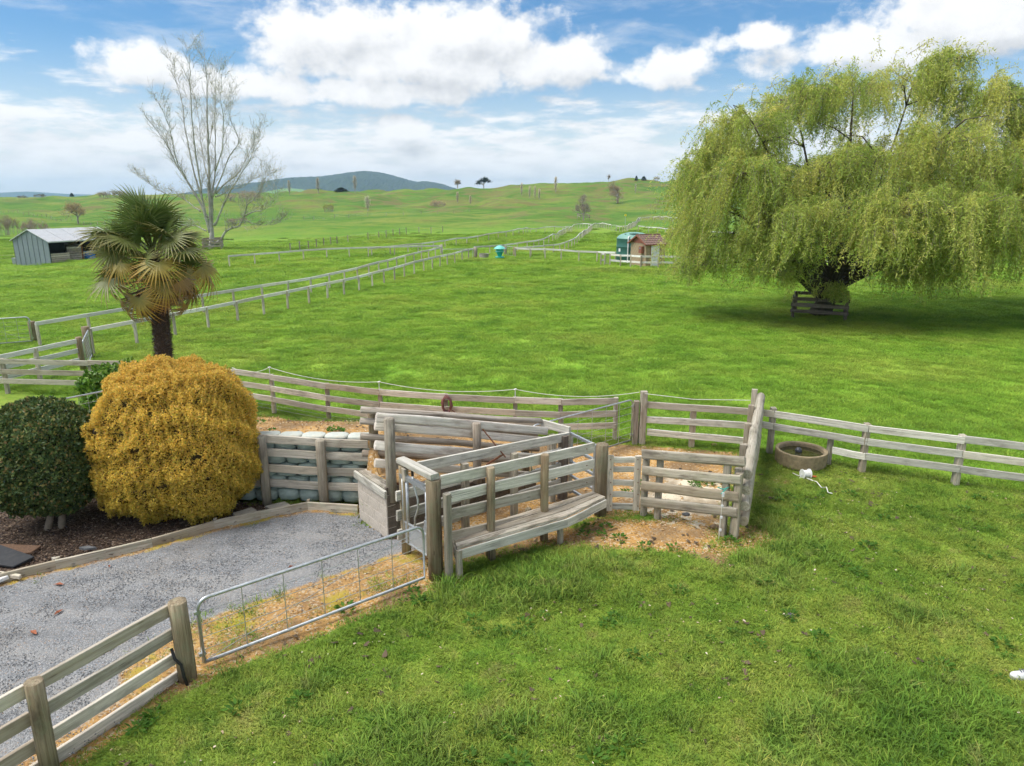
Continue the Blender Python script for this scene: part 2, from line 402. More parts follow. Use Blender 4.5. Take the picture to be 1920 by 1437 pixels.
# sandbag cloth
m,nt,out=new_mat('sandbag'); tc=nd(nt,'TexCoord'); oi=nd(nt,'ObjectInfo')
wv=noise(nt,mapv(nt,tc.outputs['Object'],(6,6,14)),1.,5,.6,dist=.8).outputs[0]
c=ramp(nt,wv,[(.3,(.29,.375,.33)),(.65,(.44,.53,.48))])
br=math_(nt,'MULTIPLY_ADD',oi.outputs['Random'],.25,.88)
c=mix(nt,1.,c,nd(nt,'CombineXYZ',{0:br,1:br,2:br}).outputs[0],'MULTIPLY')
principled(nt,out,c,.75,wv,.7,.03); MATS['sandbag']=m
simple('sandbag_pale',(.50,.53,.48),.85,0,.12,9,.5,dirt=(.50,.40,.26),dirt_amt=.5)
# water
m,nt,out=new_mat('trough_water'); tc=nd(nt,'TexCoord')
n=noise(nt,tc.outputs['Object'],5,3).outputs[0]
principled(nt,out,ramp(nt,n,[(.35,(.018,.02,.008)),(.7,(.05,.05,.02))]),.06,n,.05,.01); MATS['trough_water']=m
# leaves that carry a colour of their own
def leafmat(name,rough=.55,trans=.35,spec=.25,sat=1.):
    m,nt,out=new_mat(name)
    a=nd(nt,'VertexColor',layer_name='tint').outputs[0]
    p=nd(nt,'BsdfPrincipled',{'Base Color':a,'Roughness':rough}); p.inputs['Specular IOR Level'].default_value=spec
    t=nd(nt,'BsdfTranslucent',{'Color':a})
    ms=nd(nt,'MixShader',{0:trans,1:p.outputs[0],2:t.outputs[0]}); nt.links.new(ms.outputs[0],out.inputs[0]); MATS[name]=m
leafmat('leaf_soft',.6,.5,.12); leafmat('leaf_gold',.65,.42,.1); leafmat('leaf_gloss',.45,.25,.28); leafmat('leaf_palm',.42,.2,.35); leafmat('leaf_far',.8,.3,.05)
# ground colours shared by soil sheet and blades
def grass_group(name,pasture):
    g=bpy.data.node_groups.new(name,'ShaderNodeTree')
    g.interface.new_socket('Color',in_out='OUTPUT',socket_type='NodeSocketColor')
    go=g.nodes.new('NodeGroupOutput'); pos=nd(g,'NewGeometry').outputs['Position']
    n1=noise(g,pos,.55,4,.6).outputs[0]; n2=noise(g,pos,2.6,3,.6).outputs[0]
    if not pasture:
        c=ramp(g,n1,[(.26,(.120,.230,.026)),(.45,(.180,.285,.036)),(.60,(.240,.320,.052)),(.78,(.315,.345,.090))])
        c=mix(g,math_(g,'MULTIPLY',smooth(g,n2,.50,.66),.6),c,(.085,.195,.022))
        c=mix(g,math_(g,'MULTIPLY',smooth(g,n2,.42,.30),.45),c,(.30,.285,.10))
    else:
        n6=noise(g,pos,.10,4,.62).outputs[0]; n3=noise(g,pos,.022,4,.6).outputs[0]; n4=noise(g,pos,.12,3,.55).outputs[0]
        c=ramp(g,n1,[(.28,(.130,.275,.024)),(.48,(.205,.365,.038)),(.70,(.275,.420,.055))])
        c=mix(g,math_(g,'MULTIPLY',smooth(g,n2,.56,.70),.4),c,(.07,.21,.010))
        c=mix(g,math_(g,'MULTIPLY',smooth(g,n6,.50,.64),.55),c,(.30,.37,.06))
        c=mix(g,math_(g,'MULTIPLY',smooth(g,n6,.44,.34),.35),c,(.085,.215,.02))
        far=ramp(g,n3,[(.30,(.060,.145,.020)),(.48,(.100,.195,.028)),(.60,(.175,.225,.045)),(.75,(.18,.185,.055))])
        far=mix(g,math_(g,'MULTIPLY',smooth(g,n4,.50,.66),.65),far,(.05,.135,.018))
        far=mix(g,math_(g,'MULTIPLY',smooth(g,n1,.52,.68),.45),far,(.06,.15,.016))
        tr_=noise(g,mapv(g,pos,(.03,.11,.25)),2.2,4,.6).outputs[0]      # sheep tracks along the slopes
        far=mix(g,math_(g,'MULTIPLY',smooth(g,tr_,.54,.64),.40),far,(.26,.27,.06))
        c=mix(g,smooth(g,nd(g,'SeparateXYZ',{0:pos}).outputs[1],70,190),c,far)
    g.links.new(c,go.inputs[0]); return g
GGS={0:grass_group('lawn_colour',False),1:grass_group('pasture_colour',True)}
def gcol(nt,k):
    n=nt.nodes.new('ShaderNodeGroup'); n.node_tree=GGS[k]; return n.outputs[0]
def dirt_nodes(nt,pos):
    n=noise(nt,pos,1.6,7,.65).outputs[0]; v=nd(nt,'TexVoronoi',{'Vector':pos,'Scale':34.,'Randomness':1.}); v2=nd(nt,'TexVoronoi',{'Vector':pos,'Scale':70.,'Randomness':1.})
    c=ramp(nt,n,[(.28,(.24,.14,.065)),(.46,(.44,.25,.085)),(.64,(.57,.345,.125))])
    sp_=nd(nt,'SeparateColor',{0:v.outputs['Color']}).outputs[0]
    c=mix(nt,math_(nt,'MULTIPLY',smooth(nt,sp_,.72,.9),.75),c,(.55,.46,.33))
    c=mix(nt,math_(nt,'MULTIPLY',smooth(nt,sp_,.2,.08),.6),c,(.12,.075,.04))
    h=math_(nt,'ADD',math_(nt,'SUBTRACT',1.,v.outputs['Distance']),math_(nt,'MULTIPLY',v2.outputs['Distance'],-.4))
    return c,h
def ground_mats():
    # lawn and yard
    m,nt,out=new_mat('ground'); pos=nd(nt,'NewGeometry').outputs['Position']
    ad=nd(nt,'Attribute',attribute_name='dirt').outputs['Fac']; ap=nd(nt,'Attribute',attribute_name='pasture').outputs['Fac']; al=nd(nt,'Attribute',attribute_name='lime').outputs['Fac']
    soil=noise(nt,pos,9,4,.7).outputs[0]
    gs=mix(nt,math_(nt,'MULTIPLY',smooth(nt,soil,.52,.70),.6),mix(nt,ap,gcol(nt,0),gcol(nt,1)),(.10,.07,.038))
    dc,dh=dirt_nodes(nt,pos)
    lm=noise(nt,pos,3.5,5,.7).outputs[0]
    dc=mix(nt,math_(nt,'MULTIPLY',smooth(nt,math_(nt,'ADD',al,math_(nt,'MULTIPLY',math_(nt,'SUBTRACT',lm,.5),3.0)),.40,.62),.85),dc,(.72,.66,.52))
    dk=noise(nt,pos,.9,4,.6).outputs[0]
    dc=mix(nt,math_(nt,'MULTIPLY',smooth(nt,dk,.44,.60),.72),dc,(.19,.13,.075))
    en=noise(nt,pos,2.2,5,.7).outputs[0]; em=math_(nt,'ADD',ad,math_(nt,'MULTIPLY',math_(nt,'SUBTRACT',en,.5),.9))
    c=mix(nt,smooth(nt,em,.42,.60),gs,dc)
    principled(nt,out,c,.95,math_(nt,'ADD',soil,math_(nt,'MULTIPLY',dh,.6)),.6,.03,**{'Specular IOR Level':.1}); MATS['ground']=m
    # pasture and hills
    m,nt,out=new_mat('pasture'); pos=nd(nt,'NewGeometry').outputs['Position']
    tn=noise(nt,pos,.9,4,.6).outputs[0]; t2=noise(nt,mapv(nt,pos,(.25,.6,1)),.35,4,.65).outputs[0]
    c=mix(nt,math_(nt,'MULTIPLY',smooth(nt,tn,.57,.68),.55),gcol(nt,1),(.05,.16,.010))
    # bare earthy banks where the slope is steep
    nz=nd(nt,'SeparateXYZ',{0:nd(nt,'NewGeometry').outputs['Normal']}).outputs[2]
    st=smooth(nt,nz,.998,.988)
    c=mix(nt,math_(nt,'MULTIPLY',st,smooth(nt,t2,.40,.62)),c,(.16,.15,.055))
    principled(nt,out,c,.95,math_(nt,'ADD',tn,t2),.5,.15,**{'Specular IOR Level':.1}); MATS['pasture']=m
ground_mats()
# driveway gravel, running out into clay by the gate
m,nt,out=new_mat('gravel'); pos=nd(nt,'NewGeometry').outputs['Position']
ad=nd(nt,'Attribute',attribute_name='dirt').outputs['Fac']
v=nd(nt,'TexVoronoi',{'Vector':pos,'Scale':58.}); v2=nd(nt,'TexVoronoi',{'Vector':pos,'Scale':115.}); nn=noise(nt,pos,.8,5,.6).outputs[0]
s1=nd(nt,'SeparateColor',{0:v.outputs['Color']}); s2=nd(nt,'SeparateColor',{0:v2.outputs['Color']})
c=ramp(nt,s1.outputs[0],[(0,(.14,.148,.158)),(.5,(.23,.24,.25)),(.85,(.32,.33,.34)),(1,(.46,.46,.46))])
c=mix(nt,.35,c,ramp(nt,s2.outputs[1],[(0,(.09,.095,.105)),(1,(.42,.43,.44))]))
c=mix(nt,math_(nt,'MULTIPLY',smooth(nt,s1.outputs[2],.93,.97),.6),c,(.36,.24,.15))
c=mix(nt,math_(nt,'MULTIPLY',smooth(nt,nn,.5,.75),.35),c,(.27,.235,.19))
tk=noise(nt,mapv(nt,pos,(.16,1.25,1),rot=(0,0,-R(33.5))),1.6,3,.5).outputs[0]
c=mix(nt,math_(nt,'MULTIPLY',smooth(nt,tk,.50,.60),.40),c,(.36,.35,.335))
c=mix(nt,math_(nt,'MULTIPLY',smooth(nt,tk,.46,.36),.35),c,(.14,.145,.15))
dc,dh=dirt_nodes(nt,pos)
mo=noise(nt,pos,1.5,6,.68).outputs[0]
dc=mix(nt,math_(nt,'MULTIPLY',smooth(nt,mo,.50,.62),.8),dc,(.42,.33,.03))
dc=mix(nt,math_(nt,'MULTIPLY',smooth(nt,mo,.63,.75),.7),dc,(.26,.30,.03))
en=noise(nt,pos,3.,6,.7).outputs[0]; em=math_(nt,'ADD',ad,math_(nt,'MULTIPLY',math_(nt,'SUBTRACT',en,.5),.8))
c=mix(nt,smooth(nt,em,.4,.62),c,dc)
hh=math_(nt,'ADD',math_(nt,'SUBTRACT',1.,v.outputs['Distance']),math_(nt,'MULTIPLY',math_(nt,'SUBTRACT',1.,v2.outputs['Distance']),.4))
principled(nt,out,c,.9,hh,.8,.02); MATS['gravel']=m
m,nt,out=new_mat('mulch'); pos=nd(nt,'NewGeometry').outputs['Position']
v=nd(nt,'TexVoronoi',{'Vector':mapv(nt,pos,(26,44,40),rot=(0,0,.6)),'Scale':1.}); s1=nd(nt,'SeparateColor',{0:v.outputs['Color']})
c=ramp(nt,s1.outputs[0],[(0,(.028,.017,.011)),(.55,(.075,.046,.03)),(.88,(.14,.095,.065)),(1,(.26,.20,.14))])
principled(nt,out,c,.95,math_(nt,'SUBTRACT',1.,v.outputs['Distance']),.9,.03); MATS['mulch']=m
def blade_mat(name,pasture,bright=1.):
    m,nt,out=new_mat(name)
    base=gcol(nt,int(pasture))
    oi=nd(nt,'ObjectInfo'); a=nd(nt,'VertexColor',layer_name='tint').outputs[0]
    c=mix(nt,1.,base,a,'MULTIPLY')
    rb=math_(nt,'MULTIPLY_ADD',oi.outputs['Random'],.5,.75*bright)
    c=mix(nt,1.,c,nd(nt,'CombineXYZ',{0:rb,1:rb,2:rb}).outputs[0],'MULTIPLY')
    gn=nd(nt,'NewGeometry').outputs['Normal']; mn=nd(nt,'Mix',data_type='VECTOR'); mn.inputs[0].default_value=.65; nt.links.new(gn,mn.inputs[4]); mn.inputs[5].default_value=(0,0,1)
    nn_=nd(nt,'VectorMath',{0:mn.outputs[1]},operation='NORMALIZE').outputs[0]
    p=nd(nt,'BsdfPrincipled',{'Base Color':c,'Roughness':.6,'Normal':nn_}); p.inputs['Specular IOR Level'].default_value=.2
    t=nd(nt,'BsdfTranslucent',{'Color':c})
    ms=nd(nt,'MixShader',{0:.3,1:p.outputs[0],2:t.outputs[0]}); nt.links.new(ms.outputs[0],out.inputs[0]); MATS[name]=m
blade_mat('blade_lawn',0.,1.15); blade_mat('blade_pasture',1.,1.2)
def varmat(name,stops,rough=.9):
    m,nt,out=new_mat(name); oi=nd(nt,'ObjectInfo'); principled(nt,out,ramp(nt,oi.outputs['Random'],stops),rough); MATS[name]=m
varmat('fleck_tan',[(0,(.40,.27,.17)),(.6,(.52,.40,.28)),(1,(.70,.62,.5))])
varmat('fleck_soil',[(0,(.05,.035,.022)),(1,(.13,.09,.055))])
varmat('pebble_grey',[(0,(.12,.126,.134)),(.45,(.22,.23,.24)),(.8,(.31,.32,.33)),(.94,(.44,.44,.44)),(1,(.34,.26,.19))])
varmat('chip_clay',[(0,(.26,.15,.07)),(.5,(.48,.29,.12)),(.8,(.58,.42,.25)),(1,(.70,.62,.48))])
varmat('chip_bark',[(0,(.025,.015,.010)),(.6,(.08,.048,.03)),(.9,(.17,.115,.08)),(1,(.32,.25,.18))])

# ------------------------------------------------------------------ terrain
TAB={-700:[(60,503),(80,480),(100,463),(130,443),(170,437),(220,424),(300,398),(400,378),(480,371),(560,374)],
 0:[(60,512),(80,496),(100,470),(130,443),(160,440),(220,420),(300,398),(400,378),(480,370),(560,373)],
 250:[(60,506),(80,482),(100,466),(130,447),(160,435),(200,421),(260,404),(330,384),(420,367),(500,371)],
 420:[(60,503),(80,470),(100,460),(130,452),(150,446),(175,425),(210,412),(260,398),(330,380),(400,366),(500,372)],
 600:[(60,501),(80,470),(100,456),(130,448),(150,444),(172,418),(200,413),(240,404),(290,392),(340,372),(390,361),(480,366)],
 750:[(60,501),(80,470),(100,452),(130,440),(150,435),(175,414),(210,405),(250,393),(275,397),(310,384),(350,372),(400,360),(480,364)],
 880:[(60,501),(80,470),(100,450),(130,437),(160,424),(200,408),(250,395),(300,384),(340,370),(390,354),(470,360)],
 1010:[(60,501),(80,470),(100,449),(130,434),(160,420),(200,406),(250,392),(270,391),(290,377),(330,362),(380,343),(460,350)],
 1150:[(60,501),(80,470),(100,448),(130,432),(150,422),(180,418),(220,404),(260,392),(310,372),(370,341),(450,348)],
 1300:[(60,500),(80,469),(100,447),(130,430),(170,416),(220,402),(270,388),(320,368),(380,337),(460,344)],
 2600:[(60,500),(80,469),(100,447),(130,430),(170,416),(220,402),(270,388),(320,368),(380,336),(460,342)]}
YF=np.arange(0,1600,2.)
_cols=sorted(TAB); _us=np.array([(c-960)/F*.975 for c in _cols]); _prof=[]
for c_ in _cols:
    ys=[0,45]+[a for a,_ in TAB[c_]]; zs=[0,0]+[AT(a,b) for a,b in TAB[c_]]
    ys+= [ys[-1]+240,2000]; zs+=[-4,-4]
    z=np.interp(YF,ys,zs); k=np.ones(9)/9; zp=np.pad(z,8,mode='edge'); z=np.convolve(np.convolve(zp,k,'valid'),k,'valid')
    _prof.append(z)
_prof=np.array(_prof)
def sines(x,y,s,seed,n=7):
    r=np.random.default_rng(seed); o=0
    for i in range(n):
        a=r.uniform(0,2*np.pi); k=2*np.pi/(s*r.uniform(.6,1.7)); o=o+np.sin((x*np.cos(a)+y*np.sin(a))*k+r.uniform(0,6.28))
    return o/np.sqrt(n)
WA=(-9.2,12.62); WB=(-2.72,12.28)   # front line of the sandbag wall (plan)
def wall_y(x): return WA[1]+(WB[1]-WA[1])*(x-WA[0])/(WB[0]-WA[0])
RD=Vector((.779,.627)); RN=Vector((-.627,.779)); R0=Vector((-1.16,9.74))     # cattle race: direction, normal, origin
def smo(v,a,b):
    t=np.clip((v-a)/(b-a),0,1); return t*t*(3-2*t)
def mound(x,y):
    """raised fill behind the sandbag wall and under the loading ramp"""
    wy=np.where(x<WB[0],wall_y(x),WB[1])
    # left of the ramp
    bank=1.24*(1-smo(y,12.9,18.2))*smo(x,-10.6,-9.0)
    rx=1-smo(x,-2.3,1.0); bank=bank*np.where(x>-2.4,rx*.72+.0,1.)
    front=smo(y-wy,.30,.44)
    # ramp right of the wall: front edge follows the block wall line
    n=(x-R0.x)*RN.x+(y-R0.y)*RN.y
    fr2=smo(n,1.62,1.72)
    s=(x-R0.x)*RD.x+(y-R0.y)*RD.y
    edge=smo(x,-2.62,-2.50)
    return bank*np.where(x>-2.62,fr2*smo(x+ .793*(y-11.1),-2.05,-1.95),front)
def T(x,y,far=True):
    x=np.asarray(x,float); y=np.asarray(y,float)
    yy=np.clip(y,1.,YF[-1]-1); u=np.clip(x/np.maximum(y,20),_us[0],_us[-1])
    i=np.clip(np.searchsorted(_us,u)-1,0,len(_us)-2); t=(u-_us[i])/(_us[i+1]-_us[i]); t=t*t*(3-2*t)
    fi=yy/2.; j=np.clip(fi.astype(int),0,len(YF)-2); f=fi-j
    a=_prof[i,j]*(1-f)+_prof[i,j+1]*f; b=_prof[i+1,j]*(1-f)+_prof[i+1,j+1]*f
    z=a*(1-t)+b*t
    am=np.interp(y,[22,45,80,150,300,450,600],[0,.06,.10,.25,1.0,1.2,0])
    z=z+am*(.6*sines(x,y,85,2)+.75*sines(x,y,38,3)+.40*sines(x,y,17,5))+np.interp(y,[20,40,120,300],[0,.03,.1,.1])*sines(x,y,6,9)
    return z+mound(x,y)
def T1(x,y): return float(T(np.array([x]),np.array([y]))[0])
def TH(px,py,dz=0.,y0=3.):
    """first point on the ray that is dz above the terrain (or the crest if the ray clears it)"""
    d=ray(px,py); ys=np.concatenate([np.arange(y0,40,.1),np.geomspace(40,620,2500)])
    t=ys/d[1]; xs=d[0]*t; zs=H+d[2]*t; h=T(xs,ys)+dz; df=zs-h
    k=np.where(df<=0)[0]
    if len(k):
        k=k[0]
        if k>0:
            a=df[k-1]/(df[k-1]-df[k]); y=ys[k-1]+(ys[k]-ys[k-1])*a
        else: y=ys[0]
    else:
        k=np.argmin(df/ys); y=ys[k]
    x=d[0]*y/d[1]
    return Vector((x,y,T1(x,y)))
def poly_mask(poly,x,y):
    ins=np.zeros(x.shape,bool); n=len(poly)
    for i in range(n):
        x0,y0=poly[i];x1,y1=poly[(i+1)%n]
        if y0==y1: continue
        c=((y0>y)!=(y1>y))&(x<(x1-x0)*(y-y0)/(y1-y0)+x0); ins^=c
    return ins
def seg_dist(x,y,A,B):
    ax,ay=A;bx,by=B; dx,dy=bx-ax,by-ay; t=np.clip(((x-ax)*dx+(y-ay)*dy)/(dx*dx+dy*dy),0,1)
    return np.hypot(x-ax-t*dx,y-ay-t*dy)
def xy(p): return (p[0],p[1])
# plan of the yard
EDGE_PX=[(-330,1185),(0,1099),(107,1072),(200,1051),(287,1030),(403,996),(490,977),(578,960),(672,966)]
EDGE=[xy(G(*p)) for p in EDGE_PX]
GL=G(376,1245); GR=G(797,1086)                 # field gate ends on the ground
PA2=G(354,1278); _t=G(62,1278,1.07); PA1=Vector((_t.x,_t.y,0))
fdir=(PA1-PA2).normalized(); PA0=PA1+fdir*2.2; PAm=PA1+fdir*4.4
DRIVE=EDGE+[xy(G(676,980)),xy(G(728,1017)),(-1.75,10.85),(-1.2,9.85),xy(GR),xy(GL),xy(PA2),xy(PA1),xy(PAm),(-14,3.0),(-16,7.5)]
BED=[(p[0],p[1]) for p in EDGE]+[(-2.78,12.15),(WA[0],WA[1]-.05),(-16,14.),(-16,8.2)]
YARD=[(-2.85,12.25),(-9.0,13.0),(-9.2,16.6),(-6.6,18.3),(-4.8,17.2),(-1.5,16.4),(2.9,15.75),(5.3,15.35),(3.7,11.1),(2.4,11.9),(1.6,11.9),(-1.1,9.8),(-2.3,10.75)]
def dirtmask(x,y):
    d=np.zeros(x.shape)
    ins=poly_mask(YARD,x,y); dm=np.full(x.shape,9.)
    for i in range(len(YARD)): dm=np.minimum(dm,seg_dist(x,y,YARD[i],YARD[(i+1)%len(YARD)]))
    sd=np.where(ins,dm,-dm); d=smo(sd,-.35,.45)
    # worn clay fringe in front of the little gate, the bench and along the field gate
    for (A,B,w,s) in [((1.7,11.2),(2.9,11.1),.75,1.),((.7,11.0),(1.8,11.3),.45,.9),((-.3,10.6),(.9,11.2),.35,.8),((3.2,10.6),(4.3,11.2),.5,.62),((3.3,10.1),(3.4,10.6),.25,.7),
                     (xy(GL),xy(GR),.45,.95),((-1.2,9.6),(-.6,9.7),.3,.55),(xy(PA2),xy(GL),.35,.8),(xy(PA2),xy(PA0),.22,.6),((5.5,13.6),(6.1,14.0),.35,.5),((5.0,13.0),(5.2,14.4),.3,.42)]:
        d=np.maximum(d,s*(1-smo(seg_dist(x,y,A,B),w*.35,w*1.3)))
    d=np.where((y<10)&(x>-1.0),d*.9,d)
    return d
def limemask(x,y):
    return np.exp(-(((x-3.35)/.95)**2+((y-12.75)/1.05)**2))*1.1
def pasturemask(x,y):
    # beyond the back fence
    fx=[-30,-15.2,-6.6,-4.8,2.9,5.4,6.9,9.0,30]; fy=[20.5,20.5,18.66,17.5,15.85,15.3,14.6,13.4,3.5]
    return smo(y-np.interp(x,fx,fy),-.4,.8)
def build_ground():
    xs=np.concatenate([np.linspace(-46,-10.2,44),np.arange(-10,8.01,.12),np.linspace(8.4,46,46)])
    ys=np.concatenate([np.arange(-30,5,1.2),np.arange(5,18.5,.12),np.arange(18.6,27,.28)])
    y=ys[-1]; ext=[]
    while y<900: y*=1.018; ext.append(y)
    while y<22000: y*=1.16; ext.append(y)
    ys=np.concatenate([ys,ext]); g=np.maximum(1,ys/27.)
    X=xs[None,:]*g[:,None]; Y=np.repeat(ys[:,None],len(xs),1)
    Z=T(X,Y); nr,nc=X.shape
    dm=np.where(Y<22,dirtmask(X.ravel(),Y.ravel()).reshape(X.shape),0)
    # uneven lawn
    Z=Z+np.where(Y<30,.012*sines(X,Y,1.1,21)+.018*sines(X,Y,2.6,23),0)
    idx=np.arange(nr*nc).reshape(nr,nc)
    f=np.stack([idx[:-1,:-1],idx[:-1,1:],idx[1:,1:],idx[1:,:-1]],-1).reshape(-1,4)
    me=mesh_np('ground',np.stack([X,Y,Z],-1),f,'ground',smooth_=True)
    for nm,val in (('dirt',dm),('pasture',pasturemask(X,Y)),('lime',limemask(X,Y))):
        a=me.attributes.new(nm,'FLOAT','POINT'); a.data.foreach_set('value',val.astype(np.float32).ravel())
    me.materials.append(MATS['pasture']); mi=(pasturemask(X,Y)[1:,1:].ravel()>.999)&(Y[:-1,:-1].ravel()>12); mi|=(Y[:-1,:-1].ravel()>26); me.polygons.foreach_set('material_index',mi.astype(np.int32))
    tag(link('ground',me),'green pasture and lawn running back to the hills','ground',kind='structure')
build_ground()
def sheet(name,poly,z,mat,label,cat,step=.09,rough=.01,attr=None,seed=1):
    p=np.array(poly); x0,y0=p.min(0); x1,y1=p.max(0)
    xs=np.arange(x0,x1+step,step); ys=np.arange(y0,y1+step,step); X,Y=np.meshgrid(xs,ys)
    cx=(X[:-1,:-1]+X[1:,1:])/2; cy=(Y[:-1,:-1]+Y[1:,1:])/2
    ins=poly_mask(poly,cx,cy)
    Z=z+rough*(sines(X,Y,.5,seed)+.8*sines(X,Y,1.7,seed+1))
    if name=='driveway':
        de=np.minimum(seg_dist(X,Y,xy(GL),xy(GR)),np.minimum(seg_dist(X,Y,xy(PA2),xy(PAm)),seg_dist(X,Y,xy(GL),xy(PA2)))); Z=Z-.09*(1-smo(de,.02,.30))
    idx=np.arange(X.size).reshape(X.shape)
    f=np.stack([idx[:-1,:-1],idx[:-1,1:],idx[1:,1:],idx[1:,:-1]],-1)[ins]
    used,inv=np.unique(f.ravel(),return_inverse=True)
    me=mesh_np(name,np.stack([X.ravel(),Y.ravel(),Z.ravel()],-1)[used],inv.reshape(-1,4),mat,smooth_=True)
    if attr is not None:
        a=me.attributes.new('dirt','FLOAT','POINT'); a.data.foreach_set('value',attr(X.ravel()[used],Y.ravel()[used]).astype(np.float32))
    return tag(link(name,me),label,cat,kind='structure')
def drivedirt(x,y):
    d=seg_dist(x,y,xy(GL),xy(GR)); d2=seg_dist(x,y,xy(PA2),xy(PAm)); d3=np.full(x.shape,9.)
    for a,b in zip(EDGE[:-1],EDGE[1:]): d3=np.minimum(d3,seg_dist(x,y,a,b))
    return np.maximum.reduce([1-smo(d,.55,1.25),.85*(1-smo(d2,.12,.65)),.62*(1-smo(d3,.05,.35))])
sheet('driveway',DRIVE,.045,'gravel','grey gravel driveway running out into clay beside the field gate','driveway',.09,.008,drivedirt,31)
sheet('garden_bed',BED,.085,'mulch','dark bark mulch garden bed under the clipped bushes','garden bed',.09,.016,None,41)

# mountain and far hills
def build_mountain():
    prof=[(380,372),(440,352),(490,345),(560,336),(620,332),(660,325),(690,322),(720,325),(750,333),(785,343),(800,341),(830,346),(860,356),(900,366),(960,374)]
    yb=3300.; px=np.arange(330,1000,1.1); rows=np.interp(px,[a for a,_ in prof],[b for _,b in prof])
    k=np.ones(15)/15; rows=np.convolve(np.pad(rows,7,mode='edge'),k,'valid')
    xs=(px-960)/F*yb*.975; top=np.array([AT(yb,r) for r in rows])
    ts=np.concatenate([np.linspace(0,1,46),np.linspace(1.02,1.6,10)])
    X=np.repeat(xs[None,:],len(ts),0); Y=yb-700+700*ts[:,None]+0*X
    s=np.where(ts<=1,np.sin(ts*np.pi/2)**1.15,np.cos((ts-1)*2.4))[:,None]
    Z=-4+(top[None,:]+4)*s
    rg=sines(X,Y,420,61)*9+sines(X,Y,190,62)*5
    Z=Z+rg*np.clip(1-np.abs(ts[:,None]-.5)*2,0,1)
    r=np.random.default_rng(5); Z=Z+r.uniform(-3.6,3.6,Z.shape)*(s>.02); X=X+r.uniform(-2,2,X.shape); Y=Y+r.uniform(-6,6,Y.shape)
    nr,nc=X.shape; idx=np.arange(nr*nc).reshape(nr,nc); f=np.stack([idx[:-1,:-1],idx[:-1,1:],idx[1:,1:],idx[1:,:-1]],-1).reshape(-1,4)
    me=mesh_np('mountain',np.stack([X,Y,Z],-1),f,'forest'); tag(link('mountain',me),'forested blue mountain rising behind the pasture ridge','mountain',kind='structure')
    # pale far range on the left and low green spurs at the mountain's foot
    for nm,pr,yb,mt,lab in (('far_hills',[(-400,366),(-150,360),(0,363),(60,359),(110,363),(200,366),(330,372),(480,376)],5200.,'forest','pale distant range of hills on the left horizon'),
                         ('green_spur',[(480,366),(520,357),(548,352),(580,357),(600,362)],2300.,'spur','small pale green spur at the foot of the forested mountain')):
        px=np.arange(pr[0][0],pr[-1][0],3.); rows=np.interp(px,[a for a,_ in pr],[b for _,b in pr]); rows=np.convolve(np.pad(rows,6,mode='edge'),np.ones(13)/13,'valid')
        xs=(px-960)/F*yb*.975; top=np.array([AT(yb,r_) for r_ in rows]); ts=np.linspace(0,1.6,14)
        X=np.repeat(xs[None,:],14,0); Y=yb-.09*yb+.09*yb*ts[:,None]+0*X; s=np.sin(np.clip(ts,0,2)*np.pi/2)[:,None]
        Z=-4+(top[None,:]+4)*s; nr,nc=X.shape; idx=np.arange(nr*nc).reshape(nr,nc); f=np.stack([idx[:-1,:-1],idx[:-1,1:],idx[1:,1:],idx[1:,:-1]],-1).reshape(-1,4)
        tag(link(nm,mesh_np(nm,np.stack([X,Y,Z],-1),f,mt,smooth_=True)),lab,'hills',kind='structure')
m,nt,out=new_mat('forest'); pos=nd(nt,'NewGeometry').outputs['Position']; n=noise(nt,pos,.05,4,.7).outputs[0]
principled(nt,out,ramp(nt,n,[(.3,(.018,.034,.016)),(.7,(.05,.075,.03))]),1.); MATS['forest']=m
simple('spur',(.14,.26,.05),1.)
build_mountain()

